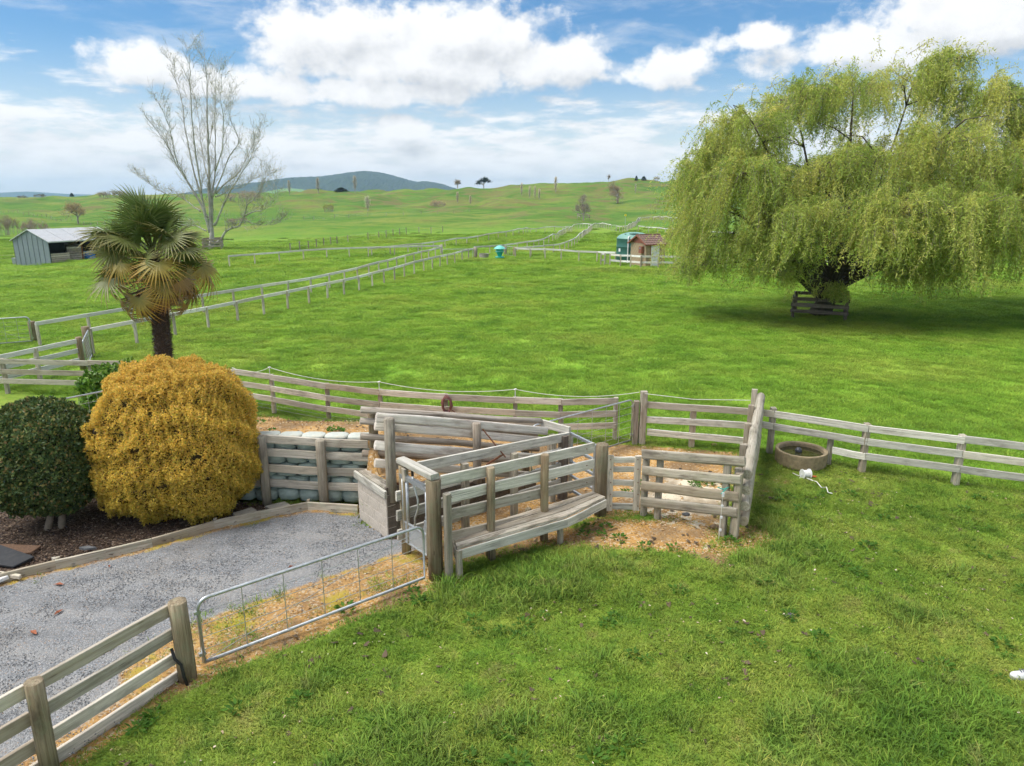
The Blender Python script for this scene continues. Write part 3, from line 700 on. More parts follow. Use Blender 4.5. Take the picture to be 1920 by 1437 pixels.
# ------------------------------------------------------------------ scatter helper (geometry nodes, for uncountable stuff)
def scatter(name,label,cat,pts,rots,scl,idx,meshes):
    col=bpy.data.collections.new(name+'_kinds')
    for i,me in enumerate(meshes):
        col.objects.link(bpy.data.objects.new('%s_kind_%02d'%(name,i),me))
    me=bpy.data.meshes.new(name); me.vertices.add(len(pts)); me.vertices.foreach_set('co',np.asarray(pts,np.float32).ravel())
    a=me.attributes.new('rot','FLOAT_VECTOR','POINT'); a.data.foreach_set('vector',np.asarray(rots,np.float32).ravel())
    a=me.attributes.new('scl','FLOAT_VECTOR','POINT'); s=np.asarray(scl,np.float32); s=s if s.ndim==2 else np.repeat(s[:,None],3,1); a.data.foreach_set('vector',np.ascontiguousarray(s).ravel())
    a=me.attributes.new('kind','INT','POINT'); a.data.foreach_set('value',np.asarray(idx,np.int32))
    me.update()
    o=link(name,me); tag(o,label,cat,kind='stuff')
    ng=bpy.data.node_groups.new(name+'_scatter','GeometryNodeTree')
    ng.interface.new_socket('Geometry',in_out='INPUT',socket_type='NodeSocketGeometry'); ng.interface.new_socket('Geometry',in_out='OUTPUT',socket_type='NodeSocketGeometry')
    gi=ng.nodes.new('NodeGroupInput'); go=ng.nodes.new('NodeGroupOutput')
    ci=ng.nodes.new('GeometryNodeCollectionInfo'); ci.inputs['Collection'].default_value=col; ci.inputs['Separate Children'].default_value=True; ci.inputs['Reset Children'].default_value=True
    ip=ng.nodes.new('GeometryNodeInstanceOnPoints'); ip.inputs['Pick Instance'].default_value=True
    def at(nm,tp):
        n=ng.nodes.new('GeometryNodeInputNamedAttribute'); n.data_type=tp; n.inputs['Name'].default_value=nm; return n.outputs['Attribute']
    ng.links.new(gi.outputs[0],ip.inputs['Points']); ng.links.new(ci.outputs[0],ip.inputs['Instance'])
    ng.links.new(at('kind','INT'),ip.inputs['Instance Index']); ng.links.new(at('rot','FLOAT_VECTOR'),ip.inputs['Rotation']); ng.links.new(at('scl','FLOAT_VECTOR'),ip.inputs['Scale'])
    ng.links.new(ip.outputs[0],go.inputs[0])
    md=o.modifiers.new('scatter','NODES'); md.node_group=ng
    return o

# ------------------------------------------------------------------ fences and gates near the yard
def lerp(a,b,t): return a+(b-a)*t
def insulator_string(): pass
def pipe_gate(name,label,A,B,z0,z1,group=None,wires=4,stays=5,r=.021,cr=.14,diag=True,mesh_grid=False):
    """galvanised pipe gate between plan points A and B, with wires and stays"""
    A=Vector((A[0],A[1],0));B=Vector((B[0],B[1],0)); L=(B-A).length; x=(B-A)/L
    t=thing(name,label,'gate',A+Vector((0,0,z0)),group)
    q=lambda s,z: A+x*s+Vector((0,0,z))
    path=[q(0,z0)]
    for k in range(6):
        a=math.pi*(1-k/10.); path.append(q(cr+cr*math.cos(a),z1-cr+cr*math.sin(a)))
    for k in range(6):
        a=math.pi/2*(1-k/5.); path.append(q(L-cr+cr*math.cos(a),z1-cr+cr*math.sin(a)))
    path+=[q(L,z0),q(0,z0)]
    put('frame',MB().tube(path,r,8),'galv',t,smooth_=True)
    for i in range(wires):
        z=lerp(z0,z1,(i+1)/(wires+1)); put('wire',MB().tube([q(.01,z),q(L*.5,z-.006),q(L-.01,z)],.0042,4),'wire',t)
    for i in range(stays):
        s=L*(i+1)/(stays+1); put('stay',MB().tube([q(s,z0),q(s,z1)],.006,5),'galv',t)
    if diag: put('brace_wire',MB().tube([q(.05,z0+.03),q(L-.08,z1-.05)],.0045,4),'wire',t)
    if mesh_grid:
        n=int(L/.14)
        for i in range(1,n): put('mesh_wire',MB().tube([q(L*i/n,z0),q(L*i/n,z1)],.003,4),'wire',t)
    for z in (z0+.12,z1-.16): put('hinge',MB().obox(q(-.05,z),q(.03,z),.04,.04),'galv',t)
    return t
# --- post and rail fence beside the driveway
f=thing('post_and_rail_fence','four rail weathered board fence between the gravel driveway and the lawn','fence',PA2)
fn=Vector((-fdir.y,fdir.x,0)); 
if fn.dot(Vector((-1,.6,0)))<0: fn=-fn      # towards the driveway
pole(f,'post',PA2,PA2+Vector((-.01,0,1.08)),.105,'post_round',taper=.05,n=14)
pole(f,'post',PA1,PA1+Vector((0,0,1.07)),.085,'post_round',taper=.04,n=14)
pole(f,'post',PA0,PA0+Vector((0,0,1.07)),.085,'post_round',taper=.04)
for z,h in ((.965,.15),(.655,.15),(.335,.15),(.07,.16)):
    a=PA2+fn*.10+Vector((0,0,z)); b=PA1+fn*.10+Vector((0,0,z-.01)); c=PAm+fn*.10+Vector((0,0,z))
    board(f,'rail',a,lerp(a,b,1.02),h,.045,'board_grey'); board(f,'rail',lerp(a,b,1.03),c,h,.045,'board_grey')
c=tag(put('black_hose',MB().tube([PA2+Vector(v) for v in ((-.10,-.10,.52),(-.06,-.13,.40),(0,-.125,.32),(.02,-.13,.16),(.05,-.13,.03))],.018,7),'black_grip',None,smooth_=True),
  'short black rubber strap tied to the round post by the field gate','strap')
# --- galvanised field gate
pipe_gate('field_gate','long galvanised pipe gate with wire infill across the gravel driveway',G(383,1242,.1),G(796,1081,.12),.1,.95,wires=4,stays=5,cr=.13,r=.023)
# --- race: outer side
O0=R0; O1=Vector((1.61,11.97)); V3=lambda p,z: Vector((p[0],p[1],z))
def on(line,s,n=0.): 
    A,B=line; d=(B-A).normalized(); nn=Vector((-d.y,d.x)); return A+d*s+nn*n
OUT=(O0,O1); OL=(O1-O0).length
f=thing('race_outer_fence','outer board side of the cattle race with the bench against it','fence',V3(O0,0))
pole(f,'post',V3(O0,-.02),V3(O0,1.60),.112,'post_round',n=14,taper=.03)
pole(f,'post',V3(O1,-.02),V3(O1,1.36),.115,'post_round',n=14,taper=.0)
sq=G(842,1088); board(f,'post',V3(sq,0),V3(sq,AT(sq.y,926)),.10,.10,'post_grey',up=(RN.x,RN.y,0))
for px,row in ((920,877),(1022,853)):
    p=V(px,row,(O0.x+RN.x*-.1,O0.y+RN.y*-.1),(O1.x+RN.x*-.1,O1.y+RN.y*-.1)); pole(f,'post',V3(p,0),p,.068,'post_round',n=12)
def vrail(par,pl,a,b,h,t,mat,n=0.,name='rail',ext=0.):
    d=(pl[1]-pl[0]).normalized(); nn=Vector((-d.y,d.x))*n
    A,B=(pl[0]+nn),(pl[1]+nn)
    p=V(a[0],a[1],A,B); q=V(b[0],b[1],A,B)
    return board(par,name,p,q,h,t,mat)
vrail(f,OUT,(826,902),(1113,839),.17,.045,'board_pale',-.0)
vrail(f,OUT,(838,934),(1113,869.5),.17,.045,'board_pale',-.02)
vrail(f,OUT,(838,966),(1113,901),.17,.045,'board_grey',-.02)
vrail(f,OUT,(845,1006),(1113,940),.15,.045,'board_grey',-.02)
bolts(f,[V(px,row,O0-RN*.048,O1-RN*.048) for px,rows in ((1100,(842,873,905)),(846,(932,964))) for row in rows],(-RN.x,-RN.y,0),.009)
# inner side
INN=(O0+RN*.86,O1+RN*.93); 
f=thing('race_inner_fence','inner board side of the cattle race beside the block wall','fence',V3(INN[0],0))
ip=INN[0]; pole(f,'post',V3(ip,0),V3(ip,1.56),.075,'post_round')
for px,row in ((871,869),(964,850)):
    p=V(px,row,INN[0]+RN*-.07,INN[1]+RN*-.07); board(f,'post',V3(p,0),p,.12,.11,'post_grey',up=(RN.x,RN.y,0))
ez=V(1066,812,*INN); ep=Vector((ez.x,ez.y))
board(f,'post',V3(ep-RD*.13,0),V3(ep-RD*.13,ez.z-.02),.17,.14,'post_dark',up=(RN.x,RN.y,0))
board(f,'post',V3(ep-RD*.36+RN*.05,0),V3(ep-RD*.36+RN*.05,ez.z+.02),.12,.12,'post_grey',up=(RN.x,RN.y,0))
vrail(f,INN,(782,876),(1066,819),.17,.045,'board_pale',.0)
for za,zb in ((1.08,.98),(.75,.68),(.42,.36)):
    board(f,'rail',V3(INN[0]-RD*.15,za),V3(ep-RD*.02,zb),.17,.045,'board_pale')
# cross beams over the race
b=thing('race_head_beam','pale timber beam across the head of the cattle race beside the narrow gate','beam',V3(O0,1.62))
board(b,'beam',V3(O0-RN*.06,1.66),V3(ip+RN*.08,1.635),.15,.09,'board_pale',up=(RD.x,RD.y,0))
board(b,'hanging_block',V3(ip+RD*-.06-RN*.12,1.56),V3(ip+RD*-.06-RN*.12,1.36),.09,.04,'board_pale',up=(RN.x,RN.y,0))
b=V(1038,797,ep-RD*.3,ep-RD*.3+RN); 
g=thing('race_tail_beam','short timber beam capping the dark posts at the far end of the race','beam',V3(ep,ez.z))
board(g,'beam',V3(ep+RD*.03,ez.z+.035),V3(ep+RN*.62-RD*.12,ez.z+.06),.15,.06,'board_pale')
# narrow galvanised man gate
def man_gate():
    M1=O0+RN*.17-RD*.02; M2=O0+RN*.83-RD*.04; L=(M2-M1).length; d=(M2-M1)/L
    t=thing('narrow_race_gate','narrow galvanised steel gate with bent lever at the head of the cattle race','gate',V3(M1,.28))
    q=lambda s,z: V3(M1+d*s,z)
    for s,r in ((0.,.024),(L,.026),(L-.12,.024)): put('upright',MB().tube([q(s,.28),q(s,1.40)],r,8),'galv',t,smooth_=True)
    tb=MB().obox(q(-.04,1.405),q(L+.03,1.42),.06,.07)
    put('top_channel',tb,'galv',t)
    for k in range(7): put('notch',MB().obox(q(.04+k*.05,1.44),q(.06+k*.05,1.44),.03,.075),'galv_sheet',t)
    put('panel',MB().obox(q(.02,.46),q(L-.02,.46),.32,.012),'galv_sheet',t)
    put('rail',MB().tube([q(0,.64),q(L,.64)],.02,8),'galv',t); put('rail',MB().tube([q(0,.30),q(L,.30)],.02,8),'galv',t)
    lv=put('lever',MB().tube([q(L*.52,.62),q(L*.52,.8),q(L*.36,1.0),q(L*.36,1.15),q(L*.52,1.36),q(L*.55,1.5)],.016,8),'galv',t,smooth_=True)
    put('grip',MB().tube([q(L*.55,1.50),q(L*.55,1.68)],.021,8),'black_grip',lv)
    put('latch',MB().obox(q(-.07,.86),q(.04,.86),.06,.06).obox(q(-.09,.80),q(-.01,.80),.03,.09).obox(q(-.06,.93),q(.02,.94),.03,.05),'galv',t)
    put('gusset',MB().add([q(.02,.64),q(.16,.64),q(.02,.92),q(.02,.64)+V3(RD*.01,0),q(.16,.64)+V3(RD*.01,0),q(.02,.92)+V3(RD*.01,0)],[(0,1,2),(5,4,3),(0,3,4,1),(1,4,5,2),(2,5,3,0)]),'galv',t)
man_gate()
# galvanised yard gate at the tail of the race
def tail_gate():
    A=ep+RD*.07; t1=V(1122,829,A,A+Vector((.55,-.62))); 
    B=O1+RN*.16; L=(B-A).length; d=(B-A)/L; zt=ez.z-.03
    t=thing('square_tube_gate','galvanised square tube gate with four bars across the tail of the race','gate',V3(A,.08))
    q=lambda s,z: V3(A+d*s,z)
    for s in (0,L): put('upright',MB().obox(q(s,.08),q(s,zt+.02),.06,.06,up=(d.x,d.y,0)),'galv',t)
    for k in range(5):
        z=lerp(zt,.16,k/4.); put('bar',MB().obox(q(.03,z),q(L-.03,z),.045,.045),'galv',t)
    [put('hinge_bolt',MB().obox(q(-.10,hz),q(-.02,hz),.03,.03),'galv',t) for hz in (zt-.25,.5)]
tail_gate()
# --- bench
def bench():
    t=thing('plank_bench','weathered plank bench with a cranked front edge built along the race','bench',G(861,1087))
    zs=.53
    fl=G(857,1026,zs); fb=G(1062,967,zs); fr=G(1135,931,zs); bl=G(848,1002,zs); br=G(1110,922,zs)
    # three planks along the bench: boundaries run from the left end to the bend, then to the right end
    for k in range(3):
        a,b=k/3.+.012,(k+1)/3.-.012
        mid_b=lerp(bl,br,.78)
        L0,L1=lerp(fl,bl,a),lerp(fl,bl,b); M0,M1=lerp(fb,mid_b,a),lerp(fb,mid_b,b); E0,E1=lerp(fr,br,a),lerp(fr,br,b)
        top=[L0,M0,E0,E1,M1,L1]; dz=Vector((0,0,-.045)); jit=Vector((0,0,(k-1)*.004))
        M,Lx=frame(L0,M0); inv=M.inverted()
        vs=[inv@(p+jit) for p in top]+[inv@(p+dz+jit) for p in top]
        fs=[(0,1,4,5),(1,2,3,4),(11,10,7,6),(10,9,8,7)]+[(i,6+i,6+(i+1)%6,(i+1)%6) for i in range(6)]
        me=bpy.data.meshes.new('seat_plank'); me.from_pydata([tuple(v) for v in vs],[],fs); me.materials.append(MATS['seat_board']); me.update()
        link('seat_plank',me,t,M)
    z=Vector((0,0,-.125)); e=Vector((.012,-.014,0))
    board(t,'apron',fl+z+e,fb+z+e,.15,.035,'board_pale'); board(t,'apron',fb+z+e,fr+z+e,.15,.035,'board_pale')
    board(t,'end_apron',fl+z+Vector((-.02,.01,0)),bl+z,.15,.035,'board_grey')
    for px,row in ((861,1087),(1050,1022)):
        p=G(px,row); board(t,'leg',p+Vector((0,.03,0)),V3(p,zs-.05)+Vector((0,.03,0)),.085,.085,'post_grey',up=(RN.x,RN.y,0))
    for px,row in ((931,1052),(1005,1010)):
        p=G(px,row); pole(t,'leg',p+V3(RN*.2,0),V3(p,zs-.05)+V3(RN*.2,0),.055,'post_round')
bench()
# --- block wall of the loading ramp
def block_wall():
    t=thing('block_wall','concrete block wall of the loading ramp with a broken timber cap','wall',G(728,1015))
    c=Vector((-2.09,10.93)); far=Vector((-2.74,11.75)); dl=(far-c).normalized(); bh=.20; nb=4
    variants=[]
    def block(p,d,L,z,mat):
        n=Vector((-d.y,d.x)); mb=MB(); g=.008; b=.006
        x0,x1=g,L-g
        vs=[]
        for (x,y,zz) in ((x0,0,g),(x1,0,g),(x1,0,bh-g),(x0,0,bh-g)): vs.append((x,y,zz))
        for (x,y,zz) in ((x0-b,b,g-b),(x1+b,b,g-b),(x1+b,b,bh-g+b),(x0-b,b,bh-g+b)): vs.append((x,y,zz))
        for (x,y,zz) in ((x0-b,.17,g-b),(x1+b,.17,g-b),(x1+b,.17,bh-g+b),(x0-b,.17,bh-g+b)): vs.append((x,y,zz))
        fs=[(0,1,2,3)]+[(i,4+i,4+(i+1)%4,(i+1)%4) for i in range(4)]+[(4+i,8+i,8+(i+1)%4,4+(i+1)%4) for i in range(4)]+[(11,10,9,8)]
        me=mb.add(vs,fs).mesh('block',mat)
        M=Matrix(((d.x,n.x,0,p.x),(d.y,n.y,0,p.y),(0,0,1,z),(0,0,0,1)))
        link('block',me,t,M)
    # left face (run from the far end to the corner so that the outside is to the camera's left)
    Lf=(far-c).length; dd=-dl
    for k in range(nb):
        x=0; off=0 if k%2==0 else .2; segs=[]
        pos=0.; first=.39-off if off else .39
        cuts=[0.]; x=first
        while x<Lf-.05: cuts.append(x); x+=.40
        cuts.append(Lf)
        for a,b in zip(cuts[:-1],cuts[1:]): block(far+dd*a,dd,b-a,.02+k*bh,'block')
    # race side: falls with the ramp
    Lr=3.3
    for k in range(nb):
        Lk=Lr-(k*.62); off=0 if k%2 else .2; x=.40-off; cuts=[.012]
        while x<Lk-.05: cuts.append(x); x+=.40
        cuts.append(Lk)
        for a,b in zip(cuts[:-1],cuts[1:]): block(c+RD*a,RD,b-a,.02+k*bh,'block_damp_shade')
    # recessed mortar core
    n=Vector((-dd.y,dd.x)); mb=MB()
    for a,b,nn,zt in ((far+n*.012+dd*.01,c+n*.012-dd*.01,n,.81),):
        A,B=a,b; A2,B2=A+nn*.15,B+nn*.15
        mb.add([V3(A,0),V3(B,0),V3(B2,0),V3(A2,0),V3(A,zt),V3(B,zt),V3(B2,zt),V3(A2,zt)],[(0,3,2,1),(4,5,6,7),(0,1,5,4),(1,2,6,5),(2,3,7,6),(3,0,4,7)])
    put('mortar',mb,'mortar',t)
    mb=MB(); A=c+RN*.012+RD*.03
    for k in range(nb):
        B=A+RD*(Lr-k*.62-.06); z0=.0 if k==0 else .02+k*bh; mb.add([V3(A,z0),V3(B,z0),V3(B+RN*.14,z0),V3(A+RN*.14,z0),V3(A,.02+(k+1)*bh-.01),V3(B,.02+(k+1)*bh-.01),V3(B+RN*.14,.02+(k+1)*bh-.01),V3(A+RN*.14,.02+(k+1)*bh-.01)],[(0,3,2,1),(4,5,6,7),(0,1,5,4),(1,2,6,5),(2,3,7,6),(3,0,4,7)])
    put('mortar',mb,'block_damp_shade',t)
    # timber cap along the left face, splintered plank behind it, rusty angle iron
    w=n*.10
    cap=board(t,'cap_board',V3(far-dd*.06+n*-.012,.865),V3(c+dd*.02+n*-.012,.845),.13,.05,'board_pale')
    cap['label']='pale timber cap board on edge'
    board(t,'cap_plank',V3(far-dd*.02+n*.13,.90),V3(c-dd*.06+n*.13,.885),.19,.045,'seat_board',up=(n.x,n.y,0))
    put('angle_iron',MB().obox(V3(c-dd*.05+n*.10,.93),V3(c+RD*.45-dd*.05+n*.1,.935),.012,.05).obox(V3(c-dd*.05+n*.075,.95),V3(c+RD*.45-dd*.05+n*.075,.955),.05,.008),'rust',t)
    put('rotten_end',MB().obox(V3(c+RD*.02+RN*.05,.88),V3(c+RD*.42+RN*.05,.86),.14,.06),'post_dark',t)
block_wall()
# --- loading ramp log sides
FLn=(Vector((-2.2,11.10)),Vector((.85,12.6))); BLn=(Vector((-2.70,12.05)),Vector((.53,13.10)))
t=thing('loading_ramp_back_rails','back side of the loading ramp built of round grey logs','log fence',V3(BLn[0],1.))
for a,b in (((676,768.5),(1014,790.5)),((675,789.5),(1008,812)),((676,817.5),(1010,842)),((679,849.5),(1003,868))):
    p=V(a[0],a[1],*BLn); q=V(b[0],b[1],*BLn); pole(t,'log',p,q,.062,'log_brown',n=10,taper=.12,warp=.012,seg=4)
for px,row in ((698,775),(985,800)):
    p=V(px,row,BLn[0]+Vector((-.03,.1)),BLn[1]+Vector((-.03,.1))); pole(t,'post',V3(p,max(.1,T1(p.x,p.y)-.25)),p,.085,'post_round')
t=thing('loading_ramp_front_rails','front side of the loading ramp built of pale half-round logs','log fence',V3(FLn[0],.9))
for a,b,h in (((706,782),(1026,808),.15),((703.5,799),(1012,826),.14),((703.5,836),(1004,859),.15),((704,868.5),(1000,892),.14)):
    p=V(a[0],a[1],*FLn); q=V(b[0],b[1],*FLn); pole(t,'log',p,q,h*.56,'log_pale',n=12,half=True,taper=.1,warp=.01,seg=4)
for px,r0,r1,r,mt in ((729,785,940,.088,'post_grey'),(894,794,905,.075,'log_brown')):
    dn=Vector((FLn[1]-FLn[0])).normalized(); nn=Vector((dn.y,-dn.x))*.12
    p=V(px,r0,FLn[0]+nn,FLn[1]+nn); q=V(px+ (6 if px==729 else 1),r1,FLn[0]+nn,FLn[1]+nn)
    pole(t,'post',q,p,r,mt,n=12)
a=V(905,805,FLn[0]-Vector((0,.2)),FLn[1]-Vector((0,.2))); b=V(948,858,FLn[0]-Vector((0,.5)),FLn[1]-Vector((0,.5)));
tag(put('rusty_bar',MB().tube([a,lerp(a,b,.5),b],.014,6),'rust'),'thin rusty steel bar leaning across the loading ramp logs','steel bar')
a=V(945,851,FLn[0]-Vector((0,.4)),FLn[1]-Vector((0,.4))); b=V(912,872,FLn[0]-Vector((0,.3)),FLn[1]-Vector((0,.3)))
tag(put('rusty_angle',MB().obox(a,b,.03,.03),'rust'),'short rusty angle iron wedged behind the inner race rail','steel bar')
# --- sandbag retaining wall
def bag_wall():
    t=thing('sandbag_wall','retaining wall of mint green sandbags held by posts and boards','retaining wall',G(605,945))
    d=Vector((WB[0]-WA[0],WB[1]-WA[1])).normalized(); n=Vector((-d.y,d.x)); A0=Vector(WA)
    meshes=[]
    for s in range(4):
        r=random.Random(s); vs=[];fs=[]; nu,nv=12,8
        for j in range(nv+1):
            ph=-math.pi/2+math.pi*j/nv
            for i in range(nu):
                th=2*math.pi*i/nu; e=.55
                sg=lambda v:(abs(v)**e)*(1 if v>=0 else -1)
                k=1+r.uniform(-.05,.05)
                vs.append((.215*sg(math.cos(ph))*sg(math.cos(th))*k,.19*sg(math.cos(ph))*sg(math.sin(th))*k,.132*sg(math.sin(ph))*k))
        for j in range(nv):
            for i in range(nu):
                a=j*nu+i;b=j*nu+(i+1)%nu; fs.append((a,b,b+nu,a+nu))
        me=bpy.data.meshes.new('sandbag'); me.from_pydata(vs,[],fs); me.materials.append(MATS['sandbag'])
        for p in me.polygons: p.use_smooth=True
        me.update(); meshes.append(me)
    Lw=(Vector(WB)-A0).length
    for row in range(5):
        x=Lw-.06-(0 if row%2 else .2); 
        while x>2.2:
            p=A0+d*x+n*(.185+random.uniform(-.02,.02)+row*.012)
            M=Matrix.Translation(V3(p,.20+row*.243+random.uniform(-.008,.008)))@Matrix.Rotation(math.atan2(d.y,d.x)+random.uniform(-.08,.08),4,'Z')@Matrix.Rotation(random.uniform(-.05,.05),4,'Y')
            link('sandbag',random.choice(meshes),t,M); x-=.415
    W2=(A0,Vector(WB)); nn=-n*.03
    for (rl,rr) in ((827,833),(852,857.5),(881.5,886),(909,914)):
        p=V(493,rl-4.5,A0+nn,Vector(WB)+nn); q=V(690,rr,A0+nn,Vector(WB)+nn); m_=V(600,lerp(rl,rr,.45),A0+nn,Vector(WB)+nn)
        board(t,'board',p,m_,.15,.045,'board_grey'); board(t,'board',m_+V3(d*.008,0),q,.15,.045,'board_grey')
        board(t,'board',p-V3(d*2.6,0),p-V3(d*.01,0),.15,.045,'board_grey')
    for px,r0 in ((489,819),(600,826)):
        b=A0-n*.14; p=V(px,r0,b,Vector(WB)-n*.14); pole(t,'post',V3(p,0),p,.088,'post_grey',n=12)
    for k in (1,2):
        p=V(489,819,A0-n*.14,Vector(WB)-n*.14)-V3(d*1.25*k,0); pole(t,'post',V3(p,0),p,.085,'post_grey',n=10)
    # ends of the bag tops folded over the wall
    for k in range(9):
        s=Lw-.1-k*.43; p=A0+d*s+n*.16
        M=Matrix.Translation(V3(p,1.345))@Matrix.Rotation(math.atan2(d.y,d.x)+random.uniform(-.2,.2),4,'Z')@Matrix.Diagonal((1.,.8,.35,1.))
        pm=meshes[k%4].copy(); pm.materials.clear(); pm.materials.append(MATS['sandbag_pale']); o=link('sandbag',pm,t,M)
bag_wall()
# --- timber edging
e=thing('timber_edging','low timber edging board between the gravel driveway and the bark mulch','edging',V3(EDGE[3],0))
pts=[V3(p,0) for p in EDGE]
for i in range(len(pts)-1):
    a,b=pts[i],pts[i+1]; zz=.10
    board(e,'board',a+Vector((0,0,zz)),lerp(a,b,.995)+Vector((0,0,zz)),.19,.045,'edging',warp=.003)
for i in (2,5,7): 
    p=pts[i]+Vector((.0,.06,0)); board(e,'peg',p,p+Vector((0,0,.215)),.06,.05,'edging')
# --- right pen: little timber gate and log rails
PEN=(Vector(xy(G(1213,967))),Vector(xy(G(1378,1006)))); pd=(PEN[1]-PEN[0]).normalized(); pn=Vector((-pd.y,pd.x))
t=thing('pen_log_fence','front of the stock pen with four horizontal weathered half-round logs','log fence',V3(PEN[0],0))
fr_=(PEN[0]-pn*.11,PEN[1]-pn*.11)
for a,b,r in (((1204,852),(1396,866),.088),((1204,882),(1388,900.5),.085),((1203,912),(1384,932.5),.09),((1202,941),(1381,961),.09)):
    p=V(a[0],a[1],*fr_); q=V(b[0],b[1],*fr_); pole(t,'log',p,q,r,'log_weather',n=12,half=True,warp=.008,taper=.0)
for px,r0,w in ((1212,860,.13),(1239,851,.12)):
    p=V(px,r0,*PEN); board(t,'post',V3(p,0),p,w,.10,'post_grey',up=(pn.x,pn.y,0))
for bx,by,r0 in ((1354,1003,869),(1377,1008,887)):
    p=G(bx,by); board(t,'post',V3(p,0),V3(p,AT(p.y,r0)),.13,.11,'post_grey',up=(pn.x,pn.y,0))
GA=(Vector(xy(G(1140,966))),Vector(xy(G(1204,964)))); gd=(GA[1]-GA[0]).normalized(); gn=Vector((-gd.y,gd.x))
t=thing('pen_timber_gate','small slatted timber gate between the bench end post and the pen logs','gate',V3(GA[0],.04))
for px,r0,r1 in ((1145,854,957),(1197,855,957)):
    p=V(px,r0,*GA); q=V(px-3 if px<1190 else px-4,r1,*GA); board(t,'stile',V3(p,q.z),p,.045,.115,'board_grey',up=(gn.x,gn.y,0))
for r0,h in ((862,.11),(880,.10),(905,.105),(927,.105),(949,.12)):
    p=V(1148,r0,GA[0]+gn*.04,GA[1]+gn*.04); q=V(1196,r0+.5,GA[0]+gn*.04,GA[1]+gn*.04); board(t,'slat',p,q,h,.035,'board_pale')
bolts(t,[V(px,r0,GA[0]-gn*.03,GA[1]-gn*.03) for px in (1145,1196) for r0 in (862,880,905,927,949)],(-gn.x,-gn.y,0),.010)
put('chain',MB().tube([V3(O1+Vector((.11,0)),.85),V3(O1+Vector((.16,-.03)),.8),V3(GA[0]+Vector((.0,-.03)),.84)],.01,5),'galv',t)
# side of the pen, seen almost end on
S0=Vector((3.86,11.10)); S1=Vector((5.50,15.30)); SD=(S1-S0).normalized(); SN=Vector((SD.y,-SD.x))
t=thing('pen_side_fence','side of the stock pen seen end on, of stacked logs on five posts','log fence',V3(S0,0))
for zf,zn in ((1.32,1.14),(1.02,.86),(.72,.57),(.42,.30)):
    pole(t,'log',V3(S0+SN*.06,zn),V3(S1+SN*.06,zf),.088,'log_weather',n=12,half=False,warp=.01,taper=-.05,seg=4)
for k in range(5):
    p=lerp(S0,S1,(k+.02)/4.)-SN*.08; board(t,'post',V3(p,0),V3(p,lerp(1.22,1.46,k/4.)),.12,.11,'post_grey',up=(SN.x,SN.y,0))
# --- back fence (one fence from the far left to the gate)
top=[(-120,671),(0,671.5),(165,675),(250,677),(330,683),(436,691.5),(506.6,701),(611,717.5),(711.5,729),(835,737.5),(966,743.5),(1052,747),(1120,749)]
BF=[]
for px,row in top: 
    p=G(px,row,1.10); BF.append(Vector((p.x,p.y)))
BF[-1]=Vector((2.45,16.02))
t=thing('back_paddock_fence','long three rail board fence curving behind the yard and palm','fence',V3(BF[6],0))
for i,p in enumerate(BF):
    q=Vector((p.x,p.y+.06,0)); z=T1(q.x,q.y); board(t,'post',Vector((q.x,q.y,z)),Vector((q.x,q.y,1.07)),.12,.10,'post_grey',up=(0,1,0))
def rails_along(t,pts,zs,h=.15,th=.04,mat='board_grey',dy=-.02):
    for a,b in zip(pts[:-1],pts[1:]):
        for z in zs:
            o1=random.uniform(-.012,.012); d=(b-a).normalized()
            board(t,'rail',Vector((a.x,a.y+dy,z+o1))+V3(d*.004,0),Vector((b.x,b.y+dy,z+o1))-V3(d*.004,0),h,th,mat)
rails_along(t,BF,(1.015,.70,.40))
for i in range(5,len(BF)-1):
    a,b=BF[i],BF[i+1]
    for z in (.12,.22): put('wire',MB().tube([Vector((a.x,a.y+.01,z)),Vector((b.x,b.y+.01,z))],.003,4),'wire',t)
# extra posts between wide spans
# hot wire on white stand-offs
ST=[BF[5],BF[6],BF[8],BF[10],Vector((2.93,15.8))]
s=thing('electric_fence_cord','white electric fence cord sagging between stand-offs above the back fence','cord',V3(BF[6],1.1))
for i,p in enumerate(ST):
    if i in (0,4): continue
    put('stand_off',MB().tube([Vector((p.x,p.y-.03,1.06)),Vector((p.x,p.y-.03,1.27))],.009,6).tube([Vector((p.x-.03,p.y-.03,1.27)),Vector((p.x+.03,p.y-.03,1.29))],.018,6),'white_plastic',s)
for a,b in zip(ST[:-1],ST[1:]):
    pts=[]
    for k in range(13):
        q=k/12.; pp=lerp(a,b,q); pts.append(Vector((pp.x,pp.y-.03,(1.28 if a is not ST[0] else lerp(1.14,1.28,q))-.55*q*(1-q))))
    put('cord',MB().tube(pts,.007,5),'rope_white',s)
PT=Vector(xy(G(1203,834))); 
put('cord',MB().tube([Vector((PT.x,PT.y-.1,1.27)),Vector((4.1,15.45,1.20)),Vector((5.3,15.2,1.25))],.007,5),'rope_white',s)
